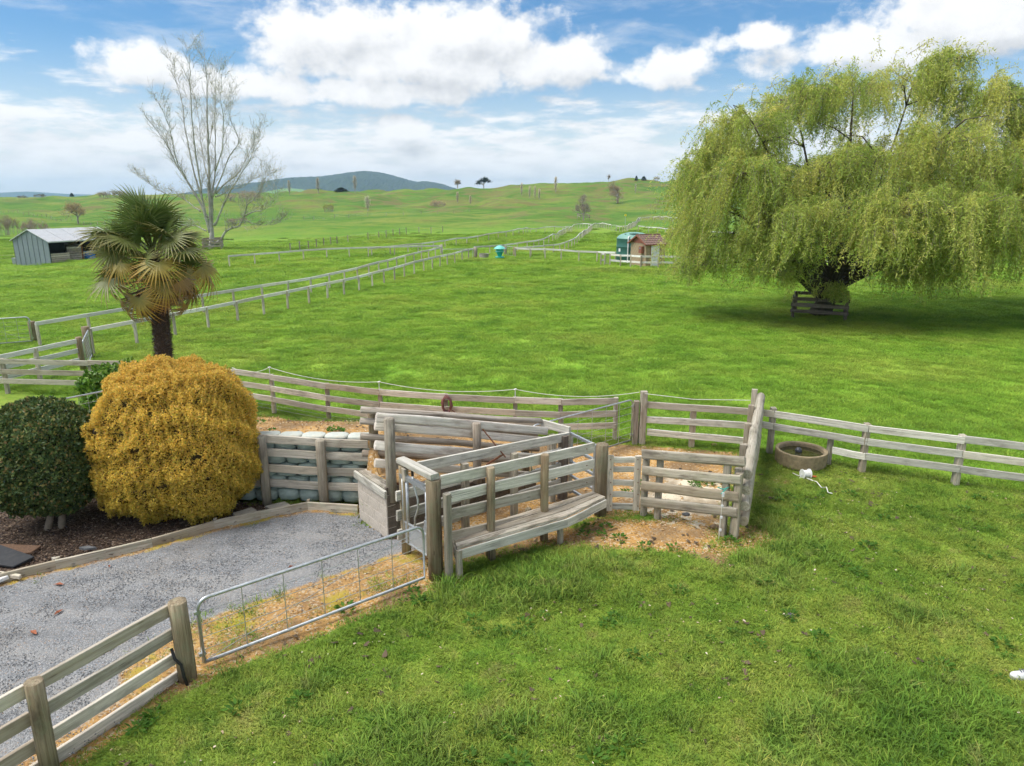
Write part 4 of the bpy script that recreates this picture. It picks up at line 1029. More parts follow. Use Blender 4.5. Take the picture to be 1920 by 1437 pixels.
# gate post, tall strainer and right panel
t=thing('corner_panel_fence','three rail board fence between the tall strainer post and the pen corner','fence',V3(PT,0))
board(t,'post',V3(PT,0),V3(PT,AT(PT.y,734)),.17,.15,'post_grey',up=(0,1,0))
gp=Vector(xy(G(1190,834))); board(t,'post',V3(gp,0),V3(gp,AT(gp.y,752)),.13,.12,'log_brown',up=(0,1,0))
CP=(PT,Vector((5.40,15.33))); 
for a,b in (((1211,759),(1418,773)),((1212,787),(1414,799)),((1213,810),(1402,827.5))):
    p=V(a[0],a[1],*CP); q=V(b[0],b[1],*CP); board(t,'rail',p,q,.155,.05,'board_pale')
p=V(1301,762,CP[0]+Vector((0,.07)),CP[1]+Vector((0,.07))); board(t,'post',V3(p,0),p,.15,.12,'post_grey',up=(0,1,0))
pipe_gate('paddock_gate','galvanised pipe gate standing ajar by the tall strainer post',(2.78,15.72),(.40,13.75),.14,1.12,wires=5,stays=6,cr=.12,r=.019)
# --- right fence
RP=[Vector((5.50,15.32)),Vector(xy(G(1442,852))),Vector(xy(G(1615,884))),Vector(xy(G(1790,909)))]
RP.append(RP[-1]*2-RP[-2]); RP.append(RP[-1]*2-RP[-2])
t=thing('right_paddock_fence','three rail board fence running from the pen corner behind the concrete trough','fence',V3(RP[1],0))
for i,p in enumerate(RP[1:]): board(t,'post',V3(p,0),V3(p,1.06 if i else 1.10),.15,.11,'post_grey',up=(0,1,0))
rails_along(t,RP,(.98,.68),dy=-.08,mat='board_pale')
sp_=Vector(xy(G(1552,871))); board(t,'post',V3(sp_,0),V3(sp_,.68),.13,.09,'post_grey',up=(0,1,0))
rails_along(t,[sp_+Vector((.02,0))]+RP[2:],(.37,),dy=-.08,mat='board_pale')
# --- concrete trough
c0=G(1496,868); c0=Vector((6.28,14.55,0))
t=thing('water_trough','round concrete water trough with a black float ball','trough',c0)
tm=MB().lathe([(.50,0),(.525,.05),(.535,.31),(.53,.335),(.475,.335),(.46,.31),(.445,.10),(.0,.08)],40,c0,caps=False)
put('basin',tm,'concrete_trough',t,smooth_=False)
put('water',MB().lathe([(.455,.245),(.0,.246)],32,c0,caps=False),'trough_water',t)
bl=MB(); 
for k in range(1): bl.lathe([(.001,-.075),(.04,-.065),(.065,-.035),(.075,0),(.065,.035),(.04,.065),(.001,.075)],16,c0+Vector((-.03,.08,.27)),caps=False)
put('float_ball',bl,'float_ball',t,smooth_=True)
# --- electric fence reel with loose tape
def reel(c,ang,label,tape):
    t=thing('fence_reel',label,'reel',c)
    ax=Vector((math.cos(ang),math.sin(ang),0)); up=Vector((0,0,1)); sd=ax.cross(up)
    def disc(o,r,w): 
        mb=MB(); mb.tube([c+ax*(o-w/2)+up*.105,c+ax*(o+w/2)+up*.105],r,20); return mb
    put('flange',disc(-.075,.105,.014),'white_plastic',t); put('flange',disc(.075,.105,.014),'white_plastic',t)
    put('wound_tape',disc(0,.082,.13),'rope_white',t)
    put('handle',MB().tube([c+ax*.085+up*.10,c+ax*.12+up*.05,c+ax*.24+up*.03],.018,8),'orange_plastic',t)
    put('frame',MB().tube([c-ax*.09+up*.105,c-ax*.13+up*.02,c+ax*.0+up*.012-sd*.12,c+ax*.1+up*.02],.009,6),'white_plastic',t)
    if tape: put('loose_tape',MB().tube(tape,.009,5),'rope_white',t)
reel(G(1510,898),.15,'white electric fence reel with orange handle lying by the trough',[Vector((p.x,p.y,.03+random.uniform(0,.03))) for p in [G(1505,892),G(1497,896),G(1486,891)]]+[])
tp=[G(1512,902),G(1522,906),G(1531,909),G(1540,920),G(1549,919),G(1552,929),G(1560,931)]
tag(put('loose_fence_tape',MB().tube([Vector((p.x,p.y,.06)) for p in tp],.010,5),'rope_white'),'loose white fence tape trailing through the grass from the reel','tape')
# --- coil of hose on the back fence
hc=V(838,757,BF[9]-Vector((0,.09)),BF[10]-Vector((0,.09))); t=thing('hose_coil','coil of maroon hose hanging on the back fence','hose',hc+Vector((0,0,-.2)))
for k in range(11):
    a0=random.uniform(0,6); rx=.11+random.uniform(-.025,.02); rz=.20+random.uniform(-.03,.02)
    put('loop',MB().tube([hc+Vector((math.cos(a0+q*.42)*rx+random.uniform(-.01,.01),-.012*k-.01,math.sin(a0+q*.42)*rz+(random.uniform(-.008,.008)))) for q in range(16)],.014,6),'hose_maroon',t,smooth_=True)
put('tail',MB().tube([hc+Vector((.08,-.05,-.12)),hc+Vector((.18,-.05,-.19)),hc+Vector((.22,-.05,-.24))],.012,6),'hose_maroon',t)
# twine and tags on the pen front
p=V(1355,919,PEN[0]-pn*.2,PEN[1]-pn*.2); t=thing('teal_twine','teal baling twine with white insulators hanging on the pen logs','twine',V3(p,.1))
put('twine',MB().tube([p+Vector((-.09,0,.05)),p+Vector((0,-.02,.02)),p+Vector((.1,0,.05)),p+Vector((.02,-.03,-.0)),p+Vector((-.03,-.03,-.06))],.010,5),'teal_twine',t)
q=V(1347,1018,PEN[0]-pn*.24,PEN[1]-pn*.24); put('cord',MB().tube([p+Vector((0,-.03,-.05)),lerp(p,q,.5)+Vector((0,-.02,0)),q],.004,4),'rope_white',t)
for k,s_ in enumerate((.04,.25,.46,.70)):
    c=lerp(p,q,s_)+Vector((0,-.045,-.03)); put('insulator',MB().obox(c+Vector((-.018,0,0)),c+Vector((.018,0,0)),.075 if k==0 else .04,.02),'white_plastic',t)

# ------------------------------------------------------------------ garden bits
def slab(name,pxs,z,h,mat,label,cat,group=None):
    ps=[G(a,b,z+h) for a,b in pxs]; n=len(ps); mb=MB()
    cx=sum(p.x for p in ps)/n; cy=sum(p.y for p in ps)/n
    top=[Vector((p.x+(cx-p.x)*.03,p.y+(cy-p.y)*.03,z+h)) for p in ps]; mid=[Vector((p.x,p.y,z+h*.8)) for p in ps]; bot=[Vector((p.x,p.y,z)) for p in ps]
    mb.add(top+mid+bot,[tuple(range(n))]+[(i,n+i,n+(i+1)%n,(i+1)%n) for i in range(n)]+[(n+i,2*n+i,2*n+(i+1)%n,n+(i+1)%n) for i in range(n)]+[tuple(range(3*n-1,2*n-1,-1))])
    return tag(put(name,mb,mat),label,cat,group)
slab('rubber_mat',[(-40,1030),(0,1021),(64,1043),(25,1062),(-40,1052)],.135,.03,'rubber_mat','flat black rubber mat lying on top of the other mats on the mulch','mat')
slab('rubber_mat',[(-40,1063),(-10,1045),(18,1062),(0,1060)],.10,.025,'rubber_mat','black rubber mat edge showing under the top mat','mat')
slab('brown_mat',[(-20,1021),(12,1020),(77,1023),(58,1036),(10,1040)],.10,.03,'mat_brown','brown backed mat lying under the black rubber mat','mat')
slab('white_paver',[(-60,1098),(-20,1070),(8,1074),(16,1080),(-6,1089)],.10,.05,'paver_white','white paving slab at the corner of the mulch bed','paver')
slab('timber_border',[(-20,1068),(40,1077),(36,1081),(-20,1073)],.10,.05,'edging','short timber border along the white paving slab','border')
slab('stepping_stone',[(436,962),(472,951),(481,956),(466,961),(441,967)],.09,.05,'stone_pale','pale stepping stone in the mulch beside the golden bush','stone')
slab('stepping_stone',[(497,949),(534,940),(544,946),(508,956)],.09,.05,'stone_pale','pale stepping stone in the mulch near the sandbag wall','stone')
slab('flat_stone',[(148,1026),(165,1023),(181,1026),(160,1029)],.10,.04,'stone_grey','flat grey stone half buried in the mulch','stone')
slab('small_stone',[(96,1045),(103,1044),(108,1047),(100,1049)],.10,.04,'stone_pale','small pale stone on the mulch near the edging','stone')
# stones and dead leaves
def stone(c,r,mat,label,seed):
    rr=random.Random(seed); mb=MB(); vs=[];fs=[]; nu,nv=8,5
    for j in range(nv+1):
        ph=-math.pi/2+math.pi*j/nv
        for i in range(nu):
            th=2*math.pi*i/nu+seed; k=rr.uniform(.8,1.15); vs.append((c.x+r*math.cos(ph)*math.cos(th)*k*1.2,c.y+r*.85*math.cos(ph)*math.sin(th)*k,c.z+r*.5*(math.sin(ph)+.6)*k))
    for j in range(nv):
        for i in range(nu): a=j*nu+i;b=j*nu+(i+1)%nu; fs.append((a,b,b+nu,a+nu))
    return tag(put('stone',mb.add(vs,fs),mat),label,'stone')
stone(G(1340,990),.085,'stone_tan','tan stone leaning by the near corner post of the pen',1)
stone(G(1287,967),.07,'stone_grey','dark stone under the lowest pen log',2)
stone(G(987,1032),.055,'stone_tan','pale orange stone in the grass under the bench',3)
stone(G(998,1083),.035,'stone_tan','small orange stone on the lawn in front of the bench',4)
stone(G(1526,1351),.07,'stone_grey','dark grey stone sunk in the long lawn grass',5)
stone(G(1481,1156),.06,'stone_grey','dark grey stone on the open lawn below the pen',6)
stone(G(1339,835),.06,'stone_tan','orange stone at the foot of the three rail corner fence',7)
stone(G(1207,840),.05,'stone_tan','orange stone at the foot of the tall strainer post',8)
stone(G(285,1233),.06,'stone_grey','bluish stone against the lowest driveway rail',9)
stone(G(286,1285),.07,'stone_grey','larger bluish stone beside the lowest driveway rail',10)
for i,(px,py,l) in enumerate(((110,1096,'rust coloured dead leaf on gravel near the edging'),(110,1148,'broad rust coloured dead leaf in the middle of the gravel'),(63,1186,'curled rust coloured dead leaf on gravel by the fence'),(545,1063,'small rust coloured dead leaf on gravel beside the field gate'),(205,1062,'brown dead leaf on gravel against the edging'))):
    p=G(px,py,.07); mb=MB(); a=i*1.3; L=.16 if i<3 else .09
    d=Vector((math.cos(a),math.sin(a),0)); s=Vector((-d.y,d.x,0))
    pts=[p-d*L/2,p+s*L*.22+Vector((0,0,.015)),p+d*L/2,p-s*L*.22+Vector((0,0,.02)),p+Vector((0,0,-.008))]
    mb.add(pts,[(0,3,4),(3,2,4),(2,1,4),(1,0,4)]); tag(put('dead_leaf',mb,'leaf_rust'),l,'leaf')
# white shoe at the edge of the lawn
def shoe():
    c=G(1918,1272); t=thing('shoe','white shoe with grey sole standing on the lawn','shoe',c)
    d=Vector((-.95,.1,0)).normalized(); s=Vector((-d.y,d.x,0)); up=Vector((0,0,1))
    st=[(-.17,.034,.055,.06),(-.12,.042,.09,.07),(-.04,.044,.09,.055),(.03,.048,.065,.03),(.09,.050,.05,.02),(.125,.040,.04,.015),(.145,.018,.03,.012)]
    mb=MB(); vs=[];fs=[];n=10
    for x,w,h,_ in st:
        for k in range(n):
            a=math.pi*k/(n-1); vs.append(c+d*x+s*(w*math.cos(a))+up*(.03+h*math.sin(a)**.8))
    for i in range(len(st)-1):
        for k in range(n-1): a=i*n+k; fs.append((a,a+1,a+n+1,a+n))
    fs.append(tuple(range(n-1,-1,-1))); fs.append(tuple((len(st)-1)*n+k for k in range(n)))
    put('upper',mb.add(vs,fs),'shoe_white',t,smooth_=True)
    mb=MB(); out=[(x,w+.006) for x,w,_,_ in st]; ring=[c+d*x+s*w for x,w in out]+[c+d*x-s*w for x,w in out[::-1]]; n=len(ring)
    mb.add([p+up*.002 for p in ring]+[p+up*.034 for p in ring],[tuple(range(n-1,-1,-1)),tuple(range(n,2*n))]+[(i,(i+1)%n,n+(i+1)%n,n+i) for i in range(n)]); put('sole',mb,'shoe_grey',t)
    for x in (-.01,.02,.045): put('lace',MB().tube([c+d*x+s*.03+up*.105,c+d*x+up*(.125-x*.5),c+d*x-s*.03+up*.105],.006,5),'lace_dark',t)
    put('sock',MB().tube([c-d*.12+up*.1,c-d*.125+up*.16],[.038,.036],12),'sock_pink',t)
shoe()
# ------------------------------------------------------------------ left-hand fences and gates
LB=[Vector(xy(TH(-30,690,0))),]
A=Vector((-15.35,20.6)); B=Vector((-14.45,23.3))
t=thing('diagonal_board_fence','three rail board fence running back to the mesh gate','fence',V3(B,0))
pole(t,'post',V3(B,0),V3(B,1.12),.10,'post_round')
m_=lerp(A,B,.45); board(t,'post',V3(m_,0),V3(m_,1.05),.12,.10,'post_grey',up=(1,0,0))
for z in (1.0,.68,.36): board(t,'rail',V3(A,z),V3(B,z),.15,.04,'rail_far')
HP=Vector(xy(G(171,672))); GE=Vector(xy(G(164,697)))
pipe_gate('mesh_gate','small galvanised mesh gate standing open between two paddock fences',HP+Vector((.1,-.1)),GE,.15,1.05,wires=6,stays=0,cr=.05,r=.022,diag=False,mesh_grid=True)
def rail_fence(name,label,pix,h=.95,spacing=2.4,mat='rail_far',posts=None,pw=.10,rh=.15,rt=.05,rails=(0.,),post_side=1,group=None,y0=3.,pmat='board_grey'):
    """single rail fence whose rail follows the given photo pixels at height h above the terrain"""
    dense=[]
    for (a,b),(c,d) in zip(pix[:-1],pix[1:]):
        k=max(1,int(abs(c-a)/9)); dense+=[(a+(c-a)*i/k,b+(d-b)*i/k) for i in range(k)]
    P_=[TH(a,b,h,y0) for a,b in dense+[pix[-1]]]
    t=thing(name,label,'fence',P_[0],group)
    # resample
    seg=[(P_[i+1]-P_[i]).length for i in range(len(P_)-1)]; cum=np.concatenate([[0],np.cumsum(seg)])
    n=max(1,int(round(cum[-1]/spacing))); S=np.linspace(0,cum[-1],n+1)
    xs=np.interp(S,cum,[p.x for p in P_]); ys=np.interp(S,cum,[p.y for p in P_])
    # smooth plan curve
    if len(P_)>4:
        for _ in range(3): xs[1:-1]=(xs[:-2]+2*xs[1:-1]+xs[2:])/4; ys[1:-1]=(ys[:-2]+2*ys[1:-1]+ys[2:])/4
    zs=T(xs,ys); L=[Vector((x,y,z)) for x,y,z in zip(xs,ys,zs)]
    far=L[len(L)//2].y>90
    for i,p in enumerate(L):
        q=Vector((p.x,p.y+.07*post_side*-1,p.z))
        board(t,'post',q-Vector((0,0,.05)),q+Vector((random.uniform(-.02,.02),0,h-(.02 if post_side>0 else .06))),pw,pw,pmat,up=(0,1,0),seg=1)
    for a,b in zip(L[:-1],L[1:]):
        for dz in rails:
            board(t,'rail',a+Vector((0,0,h-.075-dz)),b+Vector((0,0,h-.075-dz)),rh,rt,mat,seg=1)
    return t,L
rail_fence('single_rail_fence','single rail paddock fence running back from the mesh gate past the palm',[(170,615),(312,589),(397,574),(484,555),(540,545),(688,514),(780,489),(835,477),(889,465)],.98,1.95,post_side=1)
rail_fence('single_rail_fence','single rail paddock fence ending at a pair of posts in the open pasture',[(66,604),(190,585),(394,548),(540,527),(600,518),(686,497),(739,483),(829,462)],.98,2.2,post_side=-1)
rail_fence('single_rail_fence','single rail fence from the bare tree guard across the pasture',[(428,479),(520,472),(606,466),(720,461),(829,460)],.98,2.4,post_side=-1)
rail_fence('single_rail_fence','thin single rail fence curving up the rise behind the paired posts',[(690,465),(758,460),(908,440),(995,426),(1067,424)],.95,3.2,post_side=-1)
rail_fence('single_rail_fence','inner white rail of the curving lane over the rise',[(889,462),(945,459),(995,453),(1035,442),(1060,428),(1076,420.5),(1092,418.6),(1110,420.5)],.98,2.4,post_side=-1)
rail_fence('single_rail_fence','outer white rail of the curving lane over the rise',[(966,464),(1015,462),(1045,458),(1067,452),(1087,440),(1110,421),(1124,417),(1146,421)],.98,2.4)
rail_fence('single_rail_fence','winding white rail climbing the slope beyond the lane gate',[(1156,423),(1172,426.5),(1186,417),(1201,407),(1229,403.5),(1257,407.5),(1277,410)],.98,2.6)
rail_fence('single_rail_fence','single rail fence on the slope behind the block hut',[(1197,423),(1260,428),(1312,432),(1400,438)],.98,3.0)
rail_fence('single_rail_fence','level single rail fence between the teal feeder and the tank',[(966,464.5),(1030,467),(1090,470),(1154,472.5)],1.0,1.8)
rail_fence('hut_fence','two rail board fence in front of the block hut',[(1144,476),(1202,479.5)],1.05,1.35,rails=(0.,.47))
rail_fence('hut_fence','two rail board fence between the hut door and the willow',[(1202,479.5),(1250,479.5),(1300,480)],1.05,1.3,rails=(0.,.47))
rail_fence('hut_fence','single rail fence showing through the hanging willow branches',[(1300,480),(1411,485),(1520,488),(1700,492)],1.05,2.6)
# short panel and lane gates
t,_=rail_fence('short_board_panel','short two rail panel beside the tank fence opening',[(1127,475),(1134,475)],1.05,.4,rails=(0.,.5))
def far_gate(label,p0,p1,h=.95,w=3,grid=0):
    A=TH(*p0);B=TH(*p1); z=min(A.z,B.z); pipe_gate('lane_gate',label,A,B,z+.12,z+h,wires=w,stays=3,cr=.1,r=.024,diag=False)
far_gate('galvanised gate in the opening of the tank fence',(1135,497),(1144,496))
far_gate('galvanised gate beside the teal feeder',(950,480),(964,482))
far_gate('galvanised gate at the dip of the winding white rail',(1146,433),(1156,433))
far_gate('wire gate between the paired posts and the pipe trough',(830,488),(886,486),1.0,4)
g0=TH(-60,655);g1=TH(62,645)
pipe_gate('wide_farm_gate','wide galvanised pipe gate at the end of the far left fence',Vector((g1.x,g1.y)),Vector((g0.x,g0.y)),.12,1.08,wires=5,stays=4,cr=.12,r=.025)
def far_post(px,r0,r1,w,label,mat='post_grey',grp=None):
    p=TH(px,r1); t=thing('strainer_post',label,'post',p,grp); pole(t,'post',p-Vector((0,0,.05)),Vector((p.x,p.y,AT(p.y,r0))),w,mat,n=10)
far_post(828,459,479,.14,'stout strainer post where two single rail fences meet')
far_post(892,464,485,.17,'stout post beside the round pipe trough')
far_post(948,462,479,.15,'gate post just behind the teal feeder'); far_post(965,463,482,.15,'dark gate post at the start of the level rail fence','post_round')
far_post(65,603,641,.13,'brown gate post of the wide farm gate','post_round'); far_post(168,613,672,.13,'stout post carrying the mesh gate','post_round')
# small garden gate and bed behind the bushes
ga=G(92,754,1.42); gb=G(214,730,1.42)
pipe_gate('garden_gate','galvanised pipe gate behind the two clipped bushes',ga,gb,.50,1.42,wires=4,stays=6,cr=.02,r=.02,diag=False)
c=TH(188,765); t=thing('ring_bed_edging','curved concrete edging ring round the shrub bed','edging',c)
for k in range(14):
    a=2*math.pi*k/14; b=2*math.pi*(k+.94)/14; c2=Vector((c.x+.75,c.y+.45,c.z))
    pa=c2+Vector((math.cos(a)*1.0,math.sin(a)*.9,.05));pb=c2+Vector((math.cos(b)*1.0,math.sin(b)*.9,.05)); put('kerb_stone',MB().obox(pa,pb,.14,.10),'concrete_grey',t)
mb=MB().lathe([(.97,.09),(.5,.13),(0.001,.14)],24,c2,caps=False); tag(put('shrub_bed',mb,'mulch'),'round mulch bed under the green shrub','garden bed',kind='structure')
for k,(px,py) in enumerate(((185,872),(178,905))):
    p=G(px,py,.1); tag(put('garden_pot',MB().lathe([(.09,0),(.12,.02),(.14,.26),(.15,.28),(.12,.28),(.11,.05)],14,p,caps=True),'stone_tan'),('small clay pot standing in the gap between the clipped bushes','larger clay pot on the mulch between the clipped bushes')[k],'pot')
# ------------------------------------------------------------------ hut, tank, feeder, pipe trough
def hut():
    c=TH(1214,502); th=R(30); z=c.z; ex=Vector((math.cos(R(7)),math.sin(R(7)),0))      # along the door face
    ex=Vector((math.cos(R(14)),math.sin(R(14)),0)); ey=Vector((-ex.y,ex.x,0)); up=Vector((0,0,1))
    # near corner between gable face and door face
    k=TH(1210,501.5); k=Vector((k.x,k.y,k.z)); W=1.85; Dp=2.6; Hh=1.95; 
    t=thing('block_hut','small tan block pump hut with red tiled gable roof and white door','hut',k)
    gdir=Vector((-.62,.79,0)).normalized(); ey=Vector((-.5,.87,0)); ey=Vector((-ex.y,ex.x,0)); ey=(ey*.86+Vector((-1,0,0))*.35).normalized()
    ey=Vector((-math.sin(R(22)),math.cos(R(22)),0)); ex=Vector((ey.y,-ey.x,0)); Dp=2.4
    q=lambda a,b,c_: k+ex*a+ey*b+up*c_
    ap=Hh+.62
    mb=MB(); T_=[q(0,0,-.1),q(W,0,-.1),q(W,Dp,-.1),q(0,Dp,-.1),q(0,0,Hh),q(W,0,Hh),q(W,Dp,Hh),q(0,Dp,Hh)]
    mb.add(T_,[(0,1,5,4),(1,2,6,5),(2,3,7,6),(3,0,4,7),(4,5,6,7)]); w=put('wall',mb,'hut_block',t)
    # block courses on the two visible faces
    for row in range(10):
        zz=row*.195
        for j in range(5):
            a0=j*.39-(.195 if row%2 else 0); a1=min(W,a0+.38); a0=max(0,a0)
            if a1-a0>.08 and not (a0<1.28 and a1>.42): 
                put('block',MB().add([q(a0,-.012,zz),q(a1,-.012,zz),q(a1,-.012,zz+.185),q(a0,-.012,zz+.185),q(a0,0.02,zz),q(a1,0.02,zz),q(a1,.02,zz+.185),q(a0,.02,zz+.185)],[(0,1,2,3),(0,4,5,1),(1,5,6,2),(2,6,7,3),(3,7,4,0)]),'hut_block',w)
        for j in range(7):
            b0=j*.39-(.195 if row%2 else 0); b1=min(Dp,b0+.38); b0=max(0,b0)
            if b1-b0>.08: put('block',MB().add([q(-.012,b0,zz),q(-.012,b1,zz),q(-.012,b1,zz+.185),q(-.012,b0,zz+.185),q(.02,b0,zz),q(.02,b1,zz),q(.02,b1,zz+.185),q(.02,b0,zz+.185)],[(3,2,1,0),(1,5,4,0),(2,6,5,1),(3,7,6,2),(0,4,7,3)]),'hut_block',w)
    # gable triangle (on the left face: ridge runs along ex)
    put('gable',MB().add([q(-.04,-.05,Hh-.03),q(-.04,Dp+.05,Hh-.03),q(-.04,Dp/2,ap-.06),q(.06,-.05,Hh-.03),q(.06,Dp+.05,Hh-.03),q(.06,Dp/2,ap-.06)],[(0,2,1),(3,4,5),(0,3,5,2),(2,5,4,1),(1,4,3,0)]),'hut_red',t)
    rf=link('roof',None,t,Matrix.Translation(q(W/2,Dp/2,ap))) if False else None
    ov=.22; e0=q(-ov,-ov,Hh-.12); 
    mb=MB()
    for sgn in (0,1):
        lo_a,lo_b=(q(-ov,-ov,Hh-.10),q(W+ov,-ov,Hh-.10)) if sgn==0 else (q(-ov,Dp+ov,Hh-.10),q(W+ov,Dp+ov,Hh-.10))
        hi_a,hi_b=q(-ov,Dp/2,ap),q(W+ov,Dp/2,ap); dn=up*-.05
        mb.add([lo_a,lo_b,hi_b,hi_a,lo_a+dn,lo_b+dn,hi_b+dn,hi_a+dn],[(0,1,2,3) if sgn==0 else (3,2,1,0),(7,6,5,4),(0,4,5,1),(1,5,6,2),(2,6,7,3),(3,7,4,0)])
    rf=put('roof',mb,'tile_red',t)
    slope=(q(0,Dp/2,ap)-q(0,-ov,Hh-.10)); rows=5; cols=9
    nrm=ex.cross(slope).normalized()
    for i in range(rows):
        for j in range(cols):
            a0=-ov+(W+2*ov)*j/cols; a1=-ov+(W+2*ov)*(j+.96)/cols
            p0=q(a0,-ov,Hh-.10)+slope*(i/rows); p1=q(a1,-ov,Hh-.10)+slope*(i/rows); s=slope*(1.04/rows); l=nrm*.045;u2=nrm*.012
            put('tile',MB().add([p0+l,p1+l,p1+s+u2,p0+s+u2,p0,p1],[(0,1,2,3),(4,5,1,0),(5,2,1),(4,0,3)]),'tile_red',rf)
    put('ridge_cap',MB().tube([q(-ov,Dp/2,ap+.02),q(W+ov,Dp/2,ap+.02)],.06,8),'tile_red',rf)
    put('fascia',MB().obox(q(-ov,-ov-.01,Hh-.13),q(W+ov,-ov-.01,Hh-.13),.10,.03),'hut_red',t)
    put('barge_board',MB().obox(q(-ov-.01,-ov,Hh-.13),q(-ov-.01,Dp/2,ap-.03),.11,.03).obox(q(-ov-.01,Dp+ov,Hh-.13),q(-ov-.01,Dp/2,ap-.03),.11,.03),'hut_red',t)
    d=put('door',MB().obox(q(.45,-.035,Hh/2-.02),q(1.25,-.035,Hh/2-.02),Hh-.04,.04),'door_white',t)
    put('door_frame',MB().obox(q(.41,-.03,Hh/2),q(.445,-.03,Hh/2),Hh,.05).obox(q(1.255,-.03,Hh/2),q(1.29,-.03,Hh/2),Hh,.05),'hut_red',t)
    put('hinge',MB().obox(q(1.10,-.062,Hh-.25),q(1.25,-.062,Hh-.25),.04,.012),'galv',d); put('handle',MB().obox(q(.50,-.075,Hh*.5),q(.53,-.075,Hh*.5),.12,.03),'galv',d)
    b=put('meter_box',MB().obox(q(-.16,.28,Hh-.55),q(-.16,.72,Hh-.55),.55,.24),'hut_red',t); put('meter_window',MB().obox(q(-.285,.42,Hh-.42),q(-.285,.6,Hh-.42),.14,.01),'shed_wall',b)
    put('conduit',MB().tube([q(-.1,.4,Hh-.8),q(-.1,.4,0)],.03,6),'hut_block',t)
hut()
def tank():
    c=TH(1176,496); c=Vector((c.x+1.0,c.y+1.6,0)); c.z=T1(c.x,c.y); 
    p=D(1188,470,c.y); c.x=p.x
    t=thing('water_tank','dark green round plastic water tank beside the block hut','tank',c)
    R_=1.52
    put('body',MB().lathe([(R_,-.15),(R_,.7),(R_+.015,.72),(R_,.75),(R_,1.4),(R_+.015,1.42),(R_,1.45),(R_,2.05),(R_+.03,2.10),(R_,2.15)],48,c,caps=False),'tank_green',t,smooth_=True)
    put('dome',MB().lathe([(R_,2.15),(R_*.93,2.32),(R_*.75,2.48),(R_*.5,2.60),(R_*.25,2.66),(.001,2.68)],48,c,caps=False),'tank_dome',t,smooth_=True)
    put('hatch',MB().lathe([(.42,0),(.42,.12),(.38,.17),(.001,.19)],24,c+Vector((-.15,-.75,2.42)),caps=False),'tank_lid',t,smooth_=True)
    put('vent',MB().tube([c+Vector((-.85,-.6,2.3)),c+Vector((-.85,-.6,2.55))],.09,10),'tank_lid',t)
    a=-2.05; e=c+Vector((math.cos(a)*(R_+.06),math.sin(a)*(R_+.06),0))
    put('pipe',MB().tube([e+Vector((.25,.35,2.38)),e+Vector((.05,.05,2.35)),e+Vector((0,0,2.2)),e+Vector((0,0,.3)),e+Vector((-.02,-.1,.08))],.055,8),'white_plastic',t)
    put('ladder_patch',MB().obox(c+Vector((-1.42,-.6,1.15)),c+Vector((-1.30,-.80,1.15)),.28,.02),'white_plastic',t)
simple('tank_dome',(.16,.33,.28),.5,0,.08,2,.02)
tank()
def feeder():
    c=TH(937,486.5); t=thing('feeder','teal plastic stock feeder with conical cap','feeder',c); s=.052
    prof=lambda L:[(r,z) for r,z in L]
    put('tray',MB().lathe([(.30,.10),(.43,.14),(.45,.22),(.36,.26)],24,c),'teal_plastic',t,smooth_=False)
    put('hopper',MB().lathe([(.16,.24),(.17,.30),(.32,.66),(.34,.70)],24,c),'teal_plastic',t)
    put('rim',MB().lathe([(.36,.68),(.45,.71),(.45,.75),(.36,.79)],24,c),'teal_cap',t)
    put('drum',MB().lathe([(.34,.78),(.38,.98)],24,c),'teal_plastic',t)
    put('cap',MB().lathe([(.55,.96),(.54,1.0),(.30,1.20),(.05,1.30),(.001,1.31)],24,c,caps=True),'teal_cap',t)
    for k in range(3): a=k*2.1+.4; put('leg',MB().tube([c+Vector((math.cos(a)*.28,math.sin(a)*.28,-.03)),c+Vector((math.cos(a)*.28,math.sin(a)*.28,.14))],.02,6),'galv',t)
feeder()
c=TH(907.5,485); t=thing('pipe_trough','round concrete pipe trough beside the teal feeder','trough',c)
put('basin',MB().lathe([(.44,-.02),(.45,.42),(.46,.46),(.39,.46),(.38,.1),(.001,.09)],28,c,caps=False),'concrete_grey',t); put('water',MB().lathe([(.385,.34),(.001,.341)],24,c,caps=False),'trough_water',t)
# guards of rails round trees
def guard(name,label,c,w,h,n=3,mat='log_brown',rot=0.):
    t=thing(name,label,'tree guard',c); cs=[Vector((math.cos(rot+math.pi/4+k*math.pi/2)*w*.707,math.sin(rot+math.pi/4+k*math.pi/2)*w*.707,0)) for k in range(4)]
    cs=[c+v for v in cs]
    for v in cs: v.z=T1(v.x,v.y)
    for v in cs: board(t,'post',v-Vector((0,0,.05)),v+Vector((0,0,h)),.12,.12,mat,up=(0,1,0),seg=1)
    for k in range(4):
        a,b=cs[k],cs[(k+1)%4]
        for i in range(n): z=Vector((0,0,h*(.92-.28*i))); d=(b-a).normalized(); nn=Vector((d.y,-d.x,0))*.08; board(t,'rail',a+z+nn-d*.12,b+z+nn+d*.12,.16,.045,mat)
WB0=TH(1546,597); wbase=Vector((WB0.x,WB0.y+.9,0)); wbase.z=T1(wbase.x,wbase.y)
guard('willow_guard','dark three rail timber guard round the willow trunk',wbase+Vector((-.05,-.35,0)),2.3,1.05,3,'post_dark',R(-24))
TB=TH(400,468); guard('tree_guard','grey timber rails round the tall bare tree trunk',TB,1.9,1.3,3,'log_brown',.3)
TG1=TH(1094,413); guard('tree_guard','small timber guard round the grey bare tree on the slope',TG1,2.6,1.5,2,'log_brown',.2)
